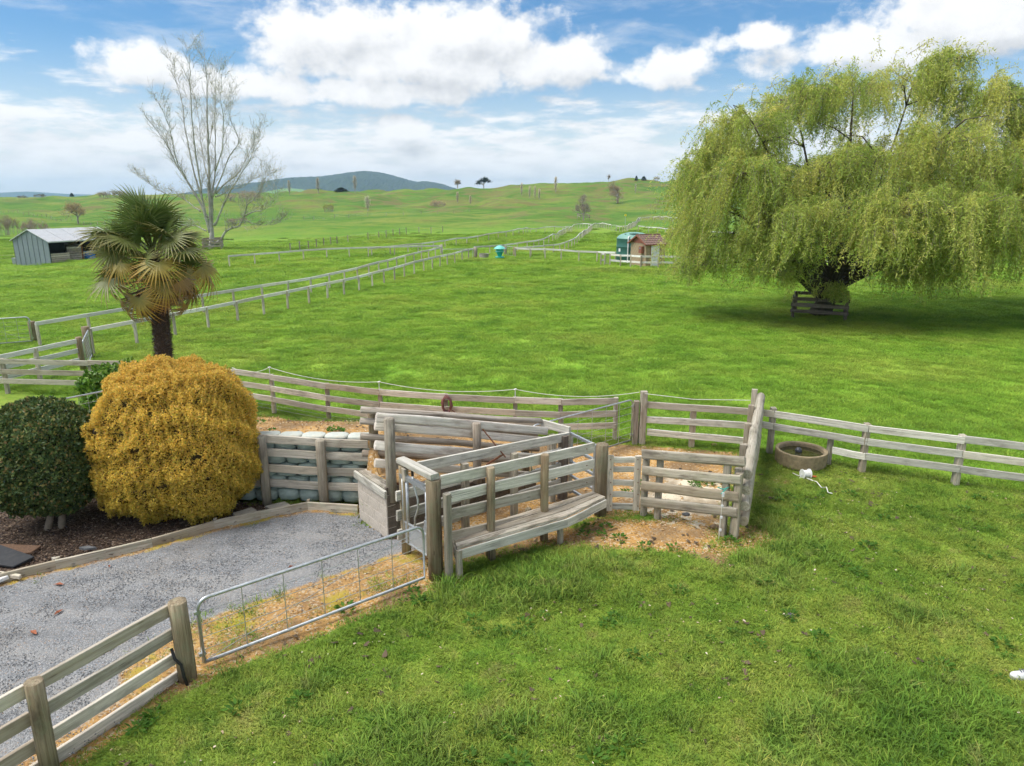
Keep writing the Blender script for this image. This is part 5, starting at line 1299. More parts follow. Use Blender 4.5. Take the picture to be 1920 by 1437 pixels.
# ------------------------------------------------------------------ hay shed
def shed():
    k=TH(96.5,497.5); up=Vector((0,0,1)); z=k.z
    a=R(66); ex=Vector((math.cos(a),math.sin(a),0)); ey=Vector((-ex.y,ex.x,0)); L=7.6; W=5.6; He=2.45; Hr=3.45
    t=thing('hay_shed','open fronted grey corrugated iron hay shed with timber pens','shed',k)
    q=lambda a_,b_,c_: k+ex*a_+ey*b_+up*c_
    # ribbed gable wall in separate sheets
    n=7
    for i in range(n):
        b0=W*i/n; b1=W*(i+1)/n-.02; zt=lambda b: He+(Hr-He)*(1-abs(b-W/2)/(W/2))
        put('wall_sheet',MB().add([q(0,b0,-.6),q(0,b1,-.6),q(0,b1,zt(b1)),q(0,b0,zt(b0)),q(.05,b0,-.6),q(.05,b1,-.6),q(.05,b1,zt(b1)),q(.05,b0,zt(b0))],[(3,2,1,0),(4,5,6,7),(0,1,5,4),(1,2,6,5),(2,3,7,6),(3,0,4,7)]),'shed_wall',t)
        put('wall_rib',MB().obox(q(-.02,b0,-.6),q(-.02,b0,zt(b0)-.02),.03,.03,up=(1,0,0)),'shed_wall',t)
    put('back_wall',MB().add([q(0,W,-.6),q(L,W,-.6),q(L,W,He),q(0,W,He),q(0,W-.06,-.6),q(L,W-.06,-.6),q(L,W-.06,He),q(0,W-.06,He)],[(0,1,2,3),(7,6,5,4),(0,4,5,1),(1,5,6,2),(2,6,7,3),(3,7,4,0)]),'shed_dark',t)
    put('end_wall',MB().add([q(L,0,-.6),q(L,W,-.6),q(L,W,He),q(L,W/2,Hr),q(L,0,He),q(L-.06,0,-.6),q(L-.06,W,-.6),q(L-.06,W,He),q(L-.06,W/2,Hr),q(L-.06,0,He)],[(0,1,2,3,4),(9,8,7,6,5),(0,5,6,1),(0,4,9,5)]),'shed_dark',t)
    for s in (0,1):
        b0,b1=(-.25,W/2) if s==0 else (W/2,W+.25)
        h0,h1=(He-.1,Hr+.05) if s==0 else (Hr+.05,He-.1)
        nn=9
        for i in range(nn):
            a0=-.15+(L+.3)*i/nn; a1=-.15+(L+.3)*(i+1)/nn-.012
            o=.0 if i%2 else .015
            put('roof_sheet',MB().add([q(a0,b0,h0+o),q(a1,b0,h0+o),q(a1,b1,h1+o),q(a0,b1,h1+o),q(a0,b0,h0-.06),q(a1,b0,h0-.06),q(a1,b1,h1-.06),q(a0,b1,h1-.06)],[(0,1,2,3),(7,6,5,4),(0,4,5,1),(1,5,6,2),(2,6,7,3),(3,7,4,0)]),'shed_roof',t)
    put('gutter',MB().obox(q(-.15,-.28,He-.16),q(L+.15,-.28,He-.16),.12,.08),'shed_roof',t)
    put('post',MB().tube([q(L*.46,-.02,-.3),q(L*.46,-.02,He)],.07,8),'rust',t); put('post',MB().tube([q(L*.95,-.02,-.3),q(L*.95,-.02,He)],.07,8),'post_grey',t)
    for i in range(6): put('pen_board',MB().obox(q(.15,.05,.1+i*.19),q(2.1,.05,.1+i*.19),.16,.04),'board_grey',t)
    for i in range(7): put('pen_board',MB().obox(q(2.2,.5,.15+i*.24),q(L*.46,.0,.15+i*.24),.2,.04),'log_brown',t)
    for i in range(8): put('pen_board',MB().obox(q(L*.46,2.6,.15+i*.24),q(L*.46,.1,.15+i*.24),.2,.04),'log_brown',t)
    p=q(L*.48,-.05,0); e=q(L*.95,-.05,0)
    pipe_gate('shed_gate','pipe gate across the open bay of the hay shed',p,e,z+.1,z+1.15,wires=5,stays=4,cr=.06,r=.03,diag=False)
    b=q(L*.63,.9,.0); mb=MB(); r=random.Random(3); vs=[];fs=[]
    for j in range(7):
        for i in range(12):
            th=2*math.pi*i/12; ph=math.pi/2*j/6; k_=r.uniform(.8,1.1); vs.append(b+Vector((math.cos(th)*.95*math.cos(ph)*k_,math.sin(th)*.6*math.cos(ph)*k_,1.0*math.sin(ph)*k_)))
    for j in range(6):
        for i in range(12): a_=j*12+i;b_=j*12+(i+1)%12; fs.append((a_,b_,b_+12,a_+12))
    tag(put('blue_tarpaulin',mb.add(vs,fs),'blue_tarp'),'crumpled bright blue tarpaulin inside the hay shed gate','tarpaulin')
    c=TH(36,497.5); tag(put('metal_bin',MB().obox(c+Vector((-.5,0,.35)),c+Vector((.42,.1,.35)),.75,.7).obox(c+Vector((-.55,0,.75)),c+Vector((.47,.1,.75)),.06,.78),'galv_sheet'),'small metal bin against the end wall of the hay shed','bin')
shed()

# ------------------------------------------------------------------ vegetation helpers
def unit(v): return v/np.maximum(1e-9,np.linalg.norm(v,axis=-1,keepdims=True))
def leaf_tris(c,d,L,W,rg,tri=True,nrm=None):
    """leaves at c (N,3) pointing along d: pointed diamonds (2 tris) or single tris"""
    n=len(c); d=unit(d); r=unit(rg.normal(size=(n,3))) if nrm is None else unit(nrm+rg.normal(size=(n,3))*.55); s=unit(np.cross(d,r)); L=np.broadcast_to(np.asarray(L,float),(n,))[:,None]; W=np.broadcast_to(np.asarray(W,float),(n,))[:,None]
    if tri:
        v=np.stack([c-s*W/2,c+s*W/2,c+d*L],1).reshape(-1,3); f=np.arange(3*n).reshape(-1,3); return v,f,3
    v=np.stack([c,c+d*L*.45+s*W/2,c+d*L,c+d*L*.45-s*W/2],1).reshape(-1,3); f=np.arange(4*n).reshape(-1,4); return v,f,4
def tint(base,n,rg,j=.15,hue=.08):
    b=np.asarray(base,float); b=np.broadcast_to(b,(n,3)); k=rg.uniform(1-j,1+j,(n,1)); h=rg.uniform(1-hue,1+hue,(n,3)); return np.clip(b*k*h,0,1)
def fast_tubes(segs,nside=4):
    """many tapered straight segments -> one vertex/face array; segs: (p0,p1,r0,r1)"""
    p0=np.array([s[0] for s in segs],float);p1=np.array([s[1] for s in segs],float);r0=np.array([s[2] for s in segs])[:,None];r1=np.array([s[3] for s in segs])[:,None]
    t=unit(p1-p0); a=np.where(np.abs(t[:,2:3])>.9,np.array([[1.,0,0]]),np.array([[0,0,1.]])); u=unit(np.cross(t,a)); w=np.cross(t,u); vs=[]
    for p,r in ((p0,r0),(p1,r1)):
        for k in range(nside):
            an=2*math.pi*k/nside; vs.append(p+(u*math.cos(an)+w*math.sin(an))*r)
    v=np.stack(vs,1); n=len(segs); b=(np.arange(n)*2*nside)[:,None,None]
    f=np.array([[k,(k+1)%nside,nside+(k+1)%nside,nside+k] for k in range(nside)])[None]+b
    return v.reshape(-1,3),f.reshape(-1,4)
# ------------------------------------------------------------------ weeping willow
def willow():
    rg=np.random.default_rng(3); rnd=random.Random(4)
    Y0=wbase.y; t=thing('willow_tree','large weeping willow with pale green hanging branches behind its timber guard','tree',wbase)
    Q=lambda px,py,dy: np.array(D(px,py,Y0+dy))
    segs=[]
    def limb(pts,r0,r1,n=8):
        mb=MB(); P_=[Vector(p) for p in pts]; out=[]
        # Catmull-Rom
        for i in range(len(P_)-1):
            a=P_[max(0,i-1)];b=P_[i];c=P_[i+1];d=P_[min(len(P_)-1,i+2)]
            for k in range(4):
                u=k/4.; out.append(.5*((2*b)+(c-a)*u+(2*a-5*b+4*c-d)*u*u+(3*b-a-3*c+d)*u**3))
        out.append(P_[-1]); m=len(out)
        rr=[r0+(r1-r0)*(i/(m-1))**.8 for i in range(m)]
        return [(out[i],rr[i]) for i in range(m)]
    tr=MB()
    base=Vector((wbase.x,wbase.y,wbase.z-.1)); fork=Vector(Q(1562,525,0))
    main=limb([base,Vector(Q(1547,570,0)),fork],.52,.42); tr.tube([p for p,_ in main],[r for _,r in main],10)
    LOB=[(1352,285,0,1.8,1.2,4.6),(1412,232,-1,1.9,1.0,4.2),(1490,186,1,2.1,1.0,3.2),(1600,170,0,2.3,1.1,3.0),(1715,150,.5,2.0,1.0,2.8),(1775,118,1,1.5,.9,1.8),(1850,190,0,2.2,1.1,3.6),(1955,245,0,2.3,1.2,5.0),(2040,330,-1,2.0,1.2,5.0),
         (1335,385,-.5,1.2,.9,4.0),(1405,330,-3,1.7,1.0,4.2),(1465,410,-4,1.7,.9,3.4),(1365,455,-2,1.2,.6,2.0),(1318,478,-1,.8,.4,1.6),(1285,500,-1.5,.7,.25,1.1),(1305,330,.5,1.1,.8,4.2),(1300,430,.5,.9,.6,2.8),
         (1640,430,-4.5,1.6,.8,2.2),(1470,440,-3.5,1.5,.8,3.2),(1540,400,-3.5,1.3,.8,1.8),(1550,548,-1.6,1.2,.2,.5),(1740,460,-3.5,2.0,.8,3.0),(1700,500,-2.5,1.4,.5,2.),(1440,500,-2.5,1.2,.5,1.6),(1680,390,-4.2,2.2,1.0,3.8),(1800,385,-4.2,2.5,1.1,4.4),(1915,410,-3.5,2.3,1.0,4.2),
         (1545,330,-2,1.6,.9,2.2),(1645,290,-2,2.0,1.0,3.2),(1765,262,-2,2.2,1.1,3.6),(1880,310,-2,2.2,1.1,3.8),
         (1385,310,3.5,2.0,1.0,4.0),(1480,330,4.5,2.2,1.1,4.0),(1600,300,5,2.2,1.1,4.2),(1720,300,5,2.3,1.1,4.6),(1850,320,4.5,2.3,1.1,4.8),(1960,380,3,2.,1.,4.4)]
    ends=[]
    for i,(px,py,dy,rx,rz,L) in enumerate(LOB):
        e=Vector(Q(px,py,dy)); st=main[rnd.randrange(max(1,len(main)-5),len(main))][0]
        mid=st.lerp(e,.45)+Vector((rnd.uniform(-.5,.5),rnd.uniform(-.5,.5),rnd.uniform(.2,1.0))); big=i%3==0
        if px>1640: mid=st.lerp(e,.4)+Vector((.2,rnd.uniform(-.4,.4),-.3+rnd.uniform(0,.6)))
        l=limb([st,st.lerp(mid,.5)+Vector((0,0,.15)),mid,e],.26 if big else .15,.03); tr.tube([p for p,_ in l],[r for _,r in l],6)
        ends.append(l)
        for _ in range(9):  # sub limbs
            p=l[rnd.randrange(5,len(l))][0]; a=rnd.uniform(0,6.28); q=p+Vector((math.cos(a)*rx*rnd.uniform(.5,1),math.sin(a)*rx*rnd.uniform(.5,1),rnd.uniform(-.2,rz*.9)))
            m=p.lerp(q,.5)+Vector((0,0,rnd.uniform(.1,.35))); tr.tube([p,m,q,q+Vector((rnd.uniform(-.3,.3),0,-.4))],[.045,.03,.018,.008],4)
    put('trunk',tr,'bark_willow',t,origin=tuple(base),smooth_=True)
    C_=[];Dr=[];Ln=[];Wd=[];Co=[]; segs=[]
    g0=np.array([.39,.48,.11]); g1=np.array([.68,.67,.19]); g2=np.array([.25,.36,.07])
    for li,(px,py,dy,rx,rz,L) in enumerate(LOB):
        ctr=Q(px,py,dy); nb=max(6,int(11.5*rx*(1.25 if dy<-2.5 else 1. if dy<2.5 else .8)))
        for b in range(nb):
            a=rg.uniform(0,2*np.pi); rr=math.sqrt(rg.uniform(.02,1)); upz=math.sqrt(max(0,1-rr*rr))
            root=ctr+np.array([0,0,-.2*rz]); tipb=ctr+np.array([math.cos(a)*rx*rr*rg.uniform(.85,1.3),math.sin(a)*rx*rr,rz*upz*rg.uniform(.5,1.25)-.25*rr])
            st_=root+(tipb-root)*rg.uniform(.1,.4); out=np.array([math.cos(a),math.sin(a),0])
            Lb=L*rg.uniform(.4,1.2); ty=np.clip(rg.beta(2.3,2.0)+(.12 if dy>2.5 else 0)*-1,0,1); ns=int(rg.uniform(9,19)); swb=np.array([-.10+rg.normal()*.16,rg.normal()*.12,0])
            for s0 in range(3):
                q0=st_+(tipb-st_)*(s0/3.); q1=st_+(tipb-st_)*((s0+1)/3.); segs.append((q0,q1,.022-.005*s0,.017-.005*s0))
            for k in range(ns):
                f0=rg.uniform(.15,1.0); p=st_+(tipb-st_)*f0+rg.normal(size=3)*np.array([.16,.16,.08])
                ln=Lb*rg.uniform(.35,1.0)*(.45+.55*f0)
                gz=T1(p[0],p[1])+rg.uniform(.8,2.2)+(.3 if px<1500 else 0)
                if abs(p[0]-(wbase.x+1.0))<1.25: gz+=rg.uniform(.8,2.0)
                ln=min(ln,max(.35,p[2]-gz)); m=max(6,int(ln/.085)); u=np.linspace(0,1,m)[:,None]
                h=rg.uniform(.2,.85); o2=out+rg.normal(size=3)*np.array([.5,.5,0])
                path=p+o2*h*(1-(1-u)**2)*min(1,ln)+np.array([0,0,1])*(rg.uniform(.08,.35)*np.sin(np.pi*np.clip(u*2.2,0,1))-ln*(u**1.3))+swb*ln*u**2
                f_=rg.uniform(1.5,3.5); path=path+np.stack([np.sin(u[:,0]*f_*3+rg.uniform(0,6)),np.cos(u[:,0]*f_*2.6+rg.uniform(0,6)),np.zeros(m)],1)*(.08*ln**.5*u)
                tn=unit(np.gradient(path,axis=0)); ys=np.clip(ty+.12*rg.normal(),0,1)
                c=g0+(g1-g0)*((ys-.4)/.6) if ys>.4 else g2+(g0-g2)*(ys/.4)
                nl=m*3; jj=np.repeat(np.arange(m),3); d=tn[jj]*.7+rg.normal(size=(nl,3))*.6
                C_.append(path[jj]+rg.normal(size=(nl,3))*.045); Dr.append(d); Ln.append(rg.uniform(.08,.20,nl)); Wd.append(rg.uniform(.026,.052,nl)); Co.append(tint(c,nl,rg,.25,.07))
                if k%2==0:
                    for s_ in range(0,m-4,4): segs.append((path[s_],path[s_+4],.005,.004))
        # a few wind-blown upright shoots above the crown
        if py<300 and dy<2:
            for b in range(5):
                p=ctr+np.array([rg.uniform(-rx,rx),rg.uniform(-1,1),rz*rg.uniform(.3,1.)]); d0=np.array([rg.normal()*.5+.25,rg.normal()*.4,1.]); d0/=np.linalg.norm(d0); ln=rg.uniform(.6,1.5); m=12; u=np.linspace(0,1,m)[:,None]
                path=p+d0*ln*u+np.array([.25,0,-.35])*ln*u**2; segs.append((path[0],path[6],.014,.009)); segs.append((path[6],path[-1],.009,.004)); nl=m*3; jj=np.repeat(np.arange(m),3)
                C_.append(path[jj]+rg.normal(size=(nl,3))*.09); Dr.append(rg.normal(size=(nl,3))+np.array([.2,0,-.4])); Ln.append(rg.uniform(.08,.18,nl)); Wd.append(rg.uniform(.03,.05,nl)); Co.append(tint(g1*.95,nl,rg,.2,.06))
    C_=np.concatenate(C_);Dr=np.concatenate(Dr);Ln=np.concatenate(Ln);Wd=np.concatenate(Wd);Co=np.concatenate(Co)
    v,f,k=leaf_tris(C_,Dr,Ln,Wd,rg,True); off=np.array(tuple(wbase)); 
    me=mesh_np('crown',v-off,f,'leaf_soft',cols=np.repeat(Co,k,0)); cr=link('crown',me,t,Matrix.Translation(wbase))
    v,f=fast_tubes(segs,3); me=mesh_np('hanging_twigs',v-off,f,'bark_bush'); link('hanging_twigs',me,t,Matrix.Translation(wbase))
    print('willow leaves',len(C_))
willow()
# ------------------------------------------------------------------ tall bare tree with first leaves
def bare_big():
    rg=np.random.default_rng(8); rnd=random.Random(9); Y0=TB.y
    t=thing('bare_tree','tall pale barked tree, nearly bare with first spring leaves, behind the palm','tree',TB)
    Zm=lambda x,y:(220+x/3.2658,60+y/3.2658)   # traced on an enlargement
    limbs=[([(580,1390),(578,1250),(570,1100),(560,900),(555,700),(548,500),(545,300),(530,140)],.62,.03,0),
      ([(575,1200),(582,1000),(600,850),(605,650),(600,450),(610,260)],.30,.03,.5),
      ([(570,1230),(540,1130),(510,1000),(480,820),(455,650),(435,450),(430,250),(425,130)],.34,.03,-.8),
      ([(545,1140),(480,1020),(400,900),(340,820),(290,720),(230,640),(165,560)],.30,.025,.3),
      ([(510,1000),(440,800),(400,600),(375,420),(330,280),(300,180)],.22,.025,1.0),
      ([(400,900),(330,760),(300,620),(255,510),(215,430)],.16,.02,-1.),
      ([(585,1010),(640,900),(700,760),(760,660),(690,500),(700,400)],.2,.02,-.6),
      ([(605,990),(680,920),(760,870),(820,760),(880,660),(920,600)],.2,.02,.8),
      ([(600,1185),(640,1100),(700,980),(770,880),(850,760),(880,690)],.26,.02,-1.2),
      ([(605,1300),(640,1270),(690,1210),(750,1195),(790,1150),(820,1060),(880,1010),(930,930),(950,850)],.33,.03,-1.),
      ([(800,1130),(870,1100),(930,1090),(1000,1040),(1010,960)],.16,.02,-1.4),
      ([(790,1150),(850,1170),(930,1185),(1030,1170),(1060,1140)],.10,.015,-.4),
      ([(600,1010),(640,1000),(720,960),(790,950),(860,900),(940,880)],.15,.02,1.2),
      ([(540,1220),(480,1190),(420,1185),(370,1180),(330,1150)],.14,.02,.5),
      ([(500,1100),(440,1060),(400,1030),(360,1010),(260,990),(180,945),(120,910),(60,870)],.14,.02,.9),
      ([(560,900),(520,780),(500,640),(480,480),(440,330)],.15,.02,1.4),
      ([(600,850),(650,720),(660,560),(640,400),(650,250)],.16,.02,-1.5),
      ([(555,700),(590,560),(600,420),(570,300)],.12,.02,1.8)]
    tr=MB(); segs=[]; tips=[]
    def branch(p,d,L,r,lev):
        n=4; pts=[p]; 
        for i in range(n):
            d=(d+Vector((rnd.gauss(0,.16),rnd.gauss(0,.16),rnd.gauss(.06,.12)))).normalized(); pts.append(pts[-1]+d*L/n)
        for i in range(n): segs.append((tuple(pts[i]),tuple(pts[i+1]),r*(1-i/n*.7),r*(1-(i+1)/n*.7)))
        if lev>0:
            for i in range(1,n+1):
                for _ in range(2 if lev>1 else 2):
                    a=Vector((rnd.gauss(0,1),rnd.gauss(0,1),rnd.gauss(.35,.6))).normalized(); branch(pts[i],(d*.75+a*.8).normalized(),L*rnd.uniform(.38,.62),r*.45,lev-1)
        else: tips.append((pts[-1],d)); tips.append((pts[2],d))
    for pl,r0,r1,dep in limbs:
        m=len(pl); P_=[]
        for i,(a,b) in enumerate(pl):
            a=578+(a-578)*.90; px,py=Zm(a,b); P_.append(D(px,py,Y0+dep*4*(i/(m-1))**1.2))
        out=[]
        for i in range(m-1):
            a=P_[max(0,i-1)];b=P_[i];c=P_[i+1];d=P_[min(m-1,i+2)]
            for k in range(3): u=k/3.; out.append(.5*((2*b)+(c-a)*u+(2*a-5*b+4*c-d)*u*u+(3*b-a-3*c+d)*u**3)+Vector((rnd.uniform(-.07,.07),rnd.uniform(-.07,.07),0)))
        out.append(P_[-1]); q=len(out); rr=[(r0+(r1-r0)*(i/(q-1))**.45)*.68 for i in range(q)]
        tr.tube(out,rr,7)
        st=max(2,q//5)
        for i in range(st,q):
            for _ in range(2):
                d=(out[min(q-1,i+1)]-out[i-1]).normalized(); a=Vector((rnd.gauss(0,1),rnd.gauss(0,1),rnd.gauss(.5,.5))).normalized()
                branch(out[i],(d*.95+a*.55).normalized(),rnd.uniform(.9,2.1)*(1 if r0>.14 else .7),max(.014,min(.04,rr[i]*.3)),1)
    put('trunk',tr,'bark_grey',t,origin=tuple(TB),smooth_=True)
    v,f=fast_tubes([(a,b,max(r,.012),max(s,.010)) for a,b,r,s in segs],3); off=np.array(tuple(TB))
    link('branches',mesh_np('branches',v-off,f,'bark_grey'),t,Matrix.Translation(TB))
    tp=np.array([tuple(p) for p,_ in tips]); td=np.array([tuple(d) for _,d in tips]); sel=rg.uniform(size=len(tp))<.75; tp=tp[sel];td=td[sel]
    rep=3; c=np.repeat(tp,rep,0)+rg.normal(size=(len(tp)*rep,3))*.12; d=np.repeat(td,rep,0)+rg.normal(size=(len(tp)*rep,3))
    v,f,k=leaf_tris(c,d,rg.uniform(.05,.10,len(c)),rg.uniform(.03,.06,len(c)),rg); 
    link('crown',mesh_np('crown',v-off,f,'leaf_soft',cols=np.repeat(tint((.30,.29,.08),len(c),rg,.25),k,0)),t,Matrix.Translation(TB))
    print('bare segs',len(segs),'leaves',len(c))
bare_big()
# ------------------------------------------------------------------ palm
def palm():
    rnd=random.Random(5); rg=np.random.default_rng(6)
    y=15.6; b=D(299,680,y); b=Vector((b.x+.02,y,T1(b.x,y))); ctr=D(287,505,y-.0)
    t=thing('fan_palm','fan palm with shaggy trunk and yellowing lower fronds above the golden bush','palm tree',b)
    top=Vector((D(288,470,y).x,y,AT(y,470)))
    # trunk with fibre spikes
    mb=MB(); n=26; pts=[]; rr=[]
    for i in range(n): u=i/(n-1); pts.append(b.lerp(top,u)+Vector((.03*math.sin(u*3),0,0))); rr.append((.145+.03*math.sin(u*math.pi))*(1+rnd.uniform(-.04,.04))*(1.0 if u<.8 else 1.0-.5*(u-.8)/.2))
    mb.tube(pts,rr,14); tk=put('trunk',mb,'palm_fibre',t,origin=tuple(b))
    N=5200; u=rg.uniform(.0,.98,N); a=rg.uniform(0,2*np.pi,N); r=np.interp(u,np.linspace(0,1,n),rr)
    ax=np.array([np.interp(u,np.linspace(0,1,n),[p[k] for p in pts]) for k in range(3)]).T
    o=np.stack([np.cos(a),np.sin(a),np.zeros(N)],1); c=ax+o*r[:,None]*.96; d=o*.8+np.array([0,0,1])*rg.uniform(-.9,.9,(N,1))+rg.normal(size=(N,3))*.2
    v,f,k=leaf_tris(c,d,rg.uniform(.04,.11,N),rg.uniform(.008,.02,N),rg); off=np.array(tuple(b))
    link('fibre',mesh_np('fibre',v-off,f,'leaf_palm',cols=np.repeat(tint((.085,.062,.045),N,rg,.5),k,0)),t,Matrix.Translation(b))
    # fan leaf meshes in local coordinates: petiole along +X, blade beyond
    def fan(kind,seed):
        r=random.Random(seed); vs=[];fs=[];co=[]
        Lp=.66 if kind=='green' else .86
        pc={'green':(.12,.155,.05),'mid':(.17,.16,.055),'yellow':(.26,.17,.06),'dead':(.14,.10,.075)}[kind]
        for i in range(5):
            x=Lp*i/4; w=.022-.010*i/4; z=-.04*math.sin(i/4*math.pi)
            for (yy,zz) in ((-w,0),(0,w*.7),(w,0),(0,-w*.5)): vs.append((x,yy,z+zz)); co.append(pc)
        for i in range(4):
            for k in range(4): a_=i*4+k;b_=i*4+(k+1)%4; fs.append((a_,b_,b_+4,a_+4))
        ns,spread=(34,R(150)) if kind!='dead' else (20,R(85))
        if kind=='yellow': ns,spread=30,R(125)
        for s in range(ns):
            th=-spread+2*spread*(s+.5)/ns; L=.58*(1-.18*(abs(th)/spread)**2)*r.uniform(.82,1.10)
            if kind=='dead': L*=.85
            hw=L*spread/ns*.80
            dr={'green':.14,'mid':.3,'yellow':.5,'dead':.8}[kind]*r.uniform(.6,1.4); fold=.06*(1 if s%2 else -1)
            base=len(vs)
            for j,(q,w) in enumerate(((.0,.10),(.34,.54),(.52,.44),(.80,.20),(1.,.01))):
                xx=q*L; dz=-dr*L*q**2.4+.25*math.cos(th)*0 -.05*abs(math.sin(th))*q
                px=Lp+xx*math.cos(th)-(dr*L*.25*q**3); py=xx*math.sin(th); sx=-math.sin(th)*hw*w; sy=math.cos(th)*hw*w
                cup=.10*(abs(th)/spread)**1.5*q
                for sg in (-1,0,1):
                    fa={'green':R(4),'mid':R(22),'yellow':R(44),'dead':R(60)}[kind]; X_=px+sx*sg-Lp; Z_=dz+cup+(hw*w*.55 if sg==0 else 0)
                    vs.append((Lp+X_*math.cos(fa)+Z_*math.sin(fa),py+sy*sg,-X_*math.sin(fa)+Z_*math.cos(fa)))
                    g={'green':((.10,.165,.038),(.14,.20,.055),(.22,.22,.08)),'mid':((.11,.14,.038),(.19,.20,.062),(.32,.25,.08)),'yellow':((.20,.20,.05),(.50,.33,.05),(.36,.18,.07)),'dead':((.34,.22,.06),(.17,.115,.075),(.30,.25,.215))}[kind]
                    cc=np.array(g[0])*(1-q)+np.array(g[1])*q if q<.7 else np.array(g[1])*(1-(q-.7)/.3)+np.array(g[2])*((q-.7)/.3)
                    co.append(tuple(cc*r.uniform(.85,1.15)))
            for j in range(4):
                for sg in range(2): a_=base+j*3+sg; fs.append((a_,a_+1,a_+4,a_+3))
        return mesh_np('frond',vs,fs,'leaf_palm',cols=np.array(co))
    K={k:[fan(k,i*7+j) for j in range(3)] for i,k in enumerate(('green','mid','yellow','dead'))}
    N=78; head=Vector((D(288,492,y).x,y,AT(y,492)))
    for i in range(N):
        u=(i+.5)/N                       # 0 newest (up) .. 1 oldest (hanging)
        az=i*2.39996+rnd.uniform(-.25,.25)
        el=R(82)-R(118)*u**.85+R(rnd.uniform(-16,16))
        kind='green' if u<.32 else 'mid' if u<.55 else 'yellow' if u<.76 else 'dead'
        if kind=='mid' and rnd.random()<.25: kind='green'
        if kind=='yellow' and rnd.random()<.4: kind='mid'
        base=head+Vector((0,0,.34-.82*u))
        d=Vector((math.cos(az)*math.cos(el),math.sin(az)*math.cos(el),math.sin(el)))
        x=d; upv=Vector((0,0,1)) if abs(d.z)<.97 else Vector((math.cos(az),math.sin(az),0)); yv=upv.cross(x).normalized(); zv=x.cross(yv)
        s=rnd.uniform(.95,1.22)*(1.0 if u<.8 else .88)
        M=Matrix(((x.x,yv.x,zv.x,base.x),(x.y,yv.y,zv.y,base.y),(x.z,yv.z,zv.z,base.z),(0,0,0,1)))@Matrix.Rotation(rnd.uniform(-1.1,1.1),4,'X')@Matrix.Diagonal((s,s,s,1))
        link('frond',rnd.choice(K[kind]),t,M)
palm()
# ------------------------------------------------------------------ bushes
def bush(name,label,c,rx,ry,rz,z0,leaf,mat,core,cols,N,exp=.62,lump=.06,seed=1,depth=.12,tri=False,holes=0,clump_=.03,stems=None,topw=1.,lowcut=0.):
    rg=np.random.default_rng(seed); t=thing(name,label,'bush',c)
    g3=unit(rg.normal(size=(N,3))); e2=2/exp; kq=(np.abs(g3)**e2).sum(1)**(-1/e2); g3=g3*kq[:,None]
    def surf(g,k=1.):
        x=rx*g[...,0]; y=ry*g[...,1]; z=rz*g[...,2]
        q=np.stack([x,y,z],-1); l=1+lump*(sines(q[...,0]+seed,q[...,2]*1.3+q[...,1],.9,seed+1)*.6+sines(q[...,0]-q[...,1],q[...,2],.35,seed+2)*.35)
        zz=(z/rz); w=1+(topw-1)*np.clip(zz,-1,1)
        q=q*l[...,None]*k; q[...,0]*=w; q[...,1]*=w; return q
    p=surf(g3); nrm=unit(np.stack([p[:,0]/rx**2,p[:,1]/ry**2,p[:,2]/rz**2],-1))
    dep=rg.uniform(0,1,N)**1.6*depth; 
    lum=sines(p[:,0]*1.3+p[:,1],p[:,2]*1.7-p[:,1],.28,seed+5); 
    p=p-nrm*dep[:,None]+nrm*(clump_*lum)[:,None]
    keep=np.ones(N,bool)
    if holes:
        for hcol in range(holes):
            i=rg.integers(N); keep&=(np.linalg.norm((p-p[i])*np.array([.7,.7,1.4]),axis=1)>rg.uniform(.02,.075))
    p=p[keep];nrm=nrm[keep];n=len(p); dep=dep[keep]
    d=nrm*.25+rg.normal(size=(n,3))*.75+np.array([0,0,.25])
    L=rg.uniform(leaf*.7,leaf*1.35,n); v,f,k=leaf_tris(p,d,L,L*rg.uniform(.5,.8,n),rg,tri,nrm=nrm)
    cc=np.zeros((n,3)); pick=rg.choice(len(cols),n,p=[c_[1] for c_ in cols]); 
    for i,(c_,_) in enumerate(cols): cc[pick==i]=c_
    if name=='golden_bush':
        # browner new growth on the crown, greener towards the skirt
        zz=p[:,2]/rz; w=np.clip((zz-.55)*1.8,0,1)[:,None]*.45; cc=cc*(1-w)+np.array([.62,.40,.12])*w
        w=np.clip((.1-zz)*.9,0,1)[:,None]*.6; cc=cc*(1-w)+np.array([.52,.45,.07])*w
    cc=tint(cc,n,rg,.2,.06)
    o=Vector((0,0,z0+rz)); M=Matrix.Translation(Vector(c)+o)
    link('foliage',mesh_np('foliage',v,f,mat,cols=np.repeat(cc,k,0)),t,M)
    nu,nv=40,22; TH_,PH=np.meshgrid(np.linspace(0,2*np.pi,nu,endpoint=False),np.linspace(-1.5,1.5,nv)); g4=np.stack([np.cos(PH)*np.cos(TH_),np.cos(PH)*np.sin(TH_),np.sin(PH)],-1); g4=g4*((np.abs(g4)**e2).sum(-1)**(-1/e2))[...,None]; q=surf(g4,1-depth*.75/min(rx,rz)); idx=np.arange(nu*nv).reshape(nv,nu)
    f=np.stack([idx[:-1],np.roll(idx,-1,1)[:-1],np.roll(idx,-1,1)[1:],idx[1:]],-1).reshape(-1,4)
    link('shade_core',mesh_np('shade_core',q.reshape(-1,3),f,core,smooth_=True),t,M)  # solid blob in place of twigs, its dark colour carries the inner shade
    for s_ in (stems or []): put('stem',MB().tube([Vector(c)+Vector(s_[0]),Vector(c)+Vector(s_[1]),Vector(c)+Vector(s_[2])],[.065,.055,.06],8),'bark_bush',t,smooth_=True)
    return t
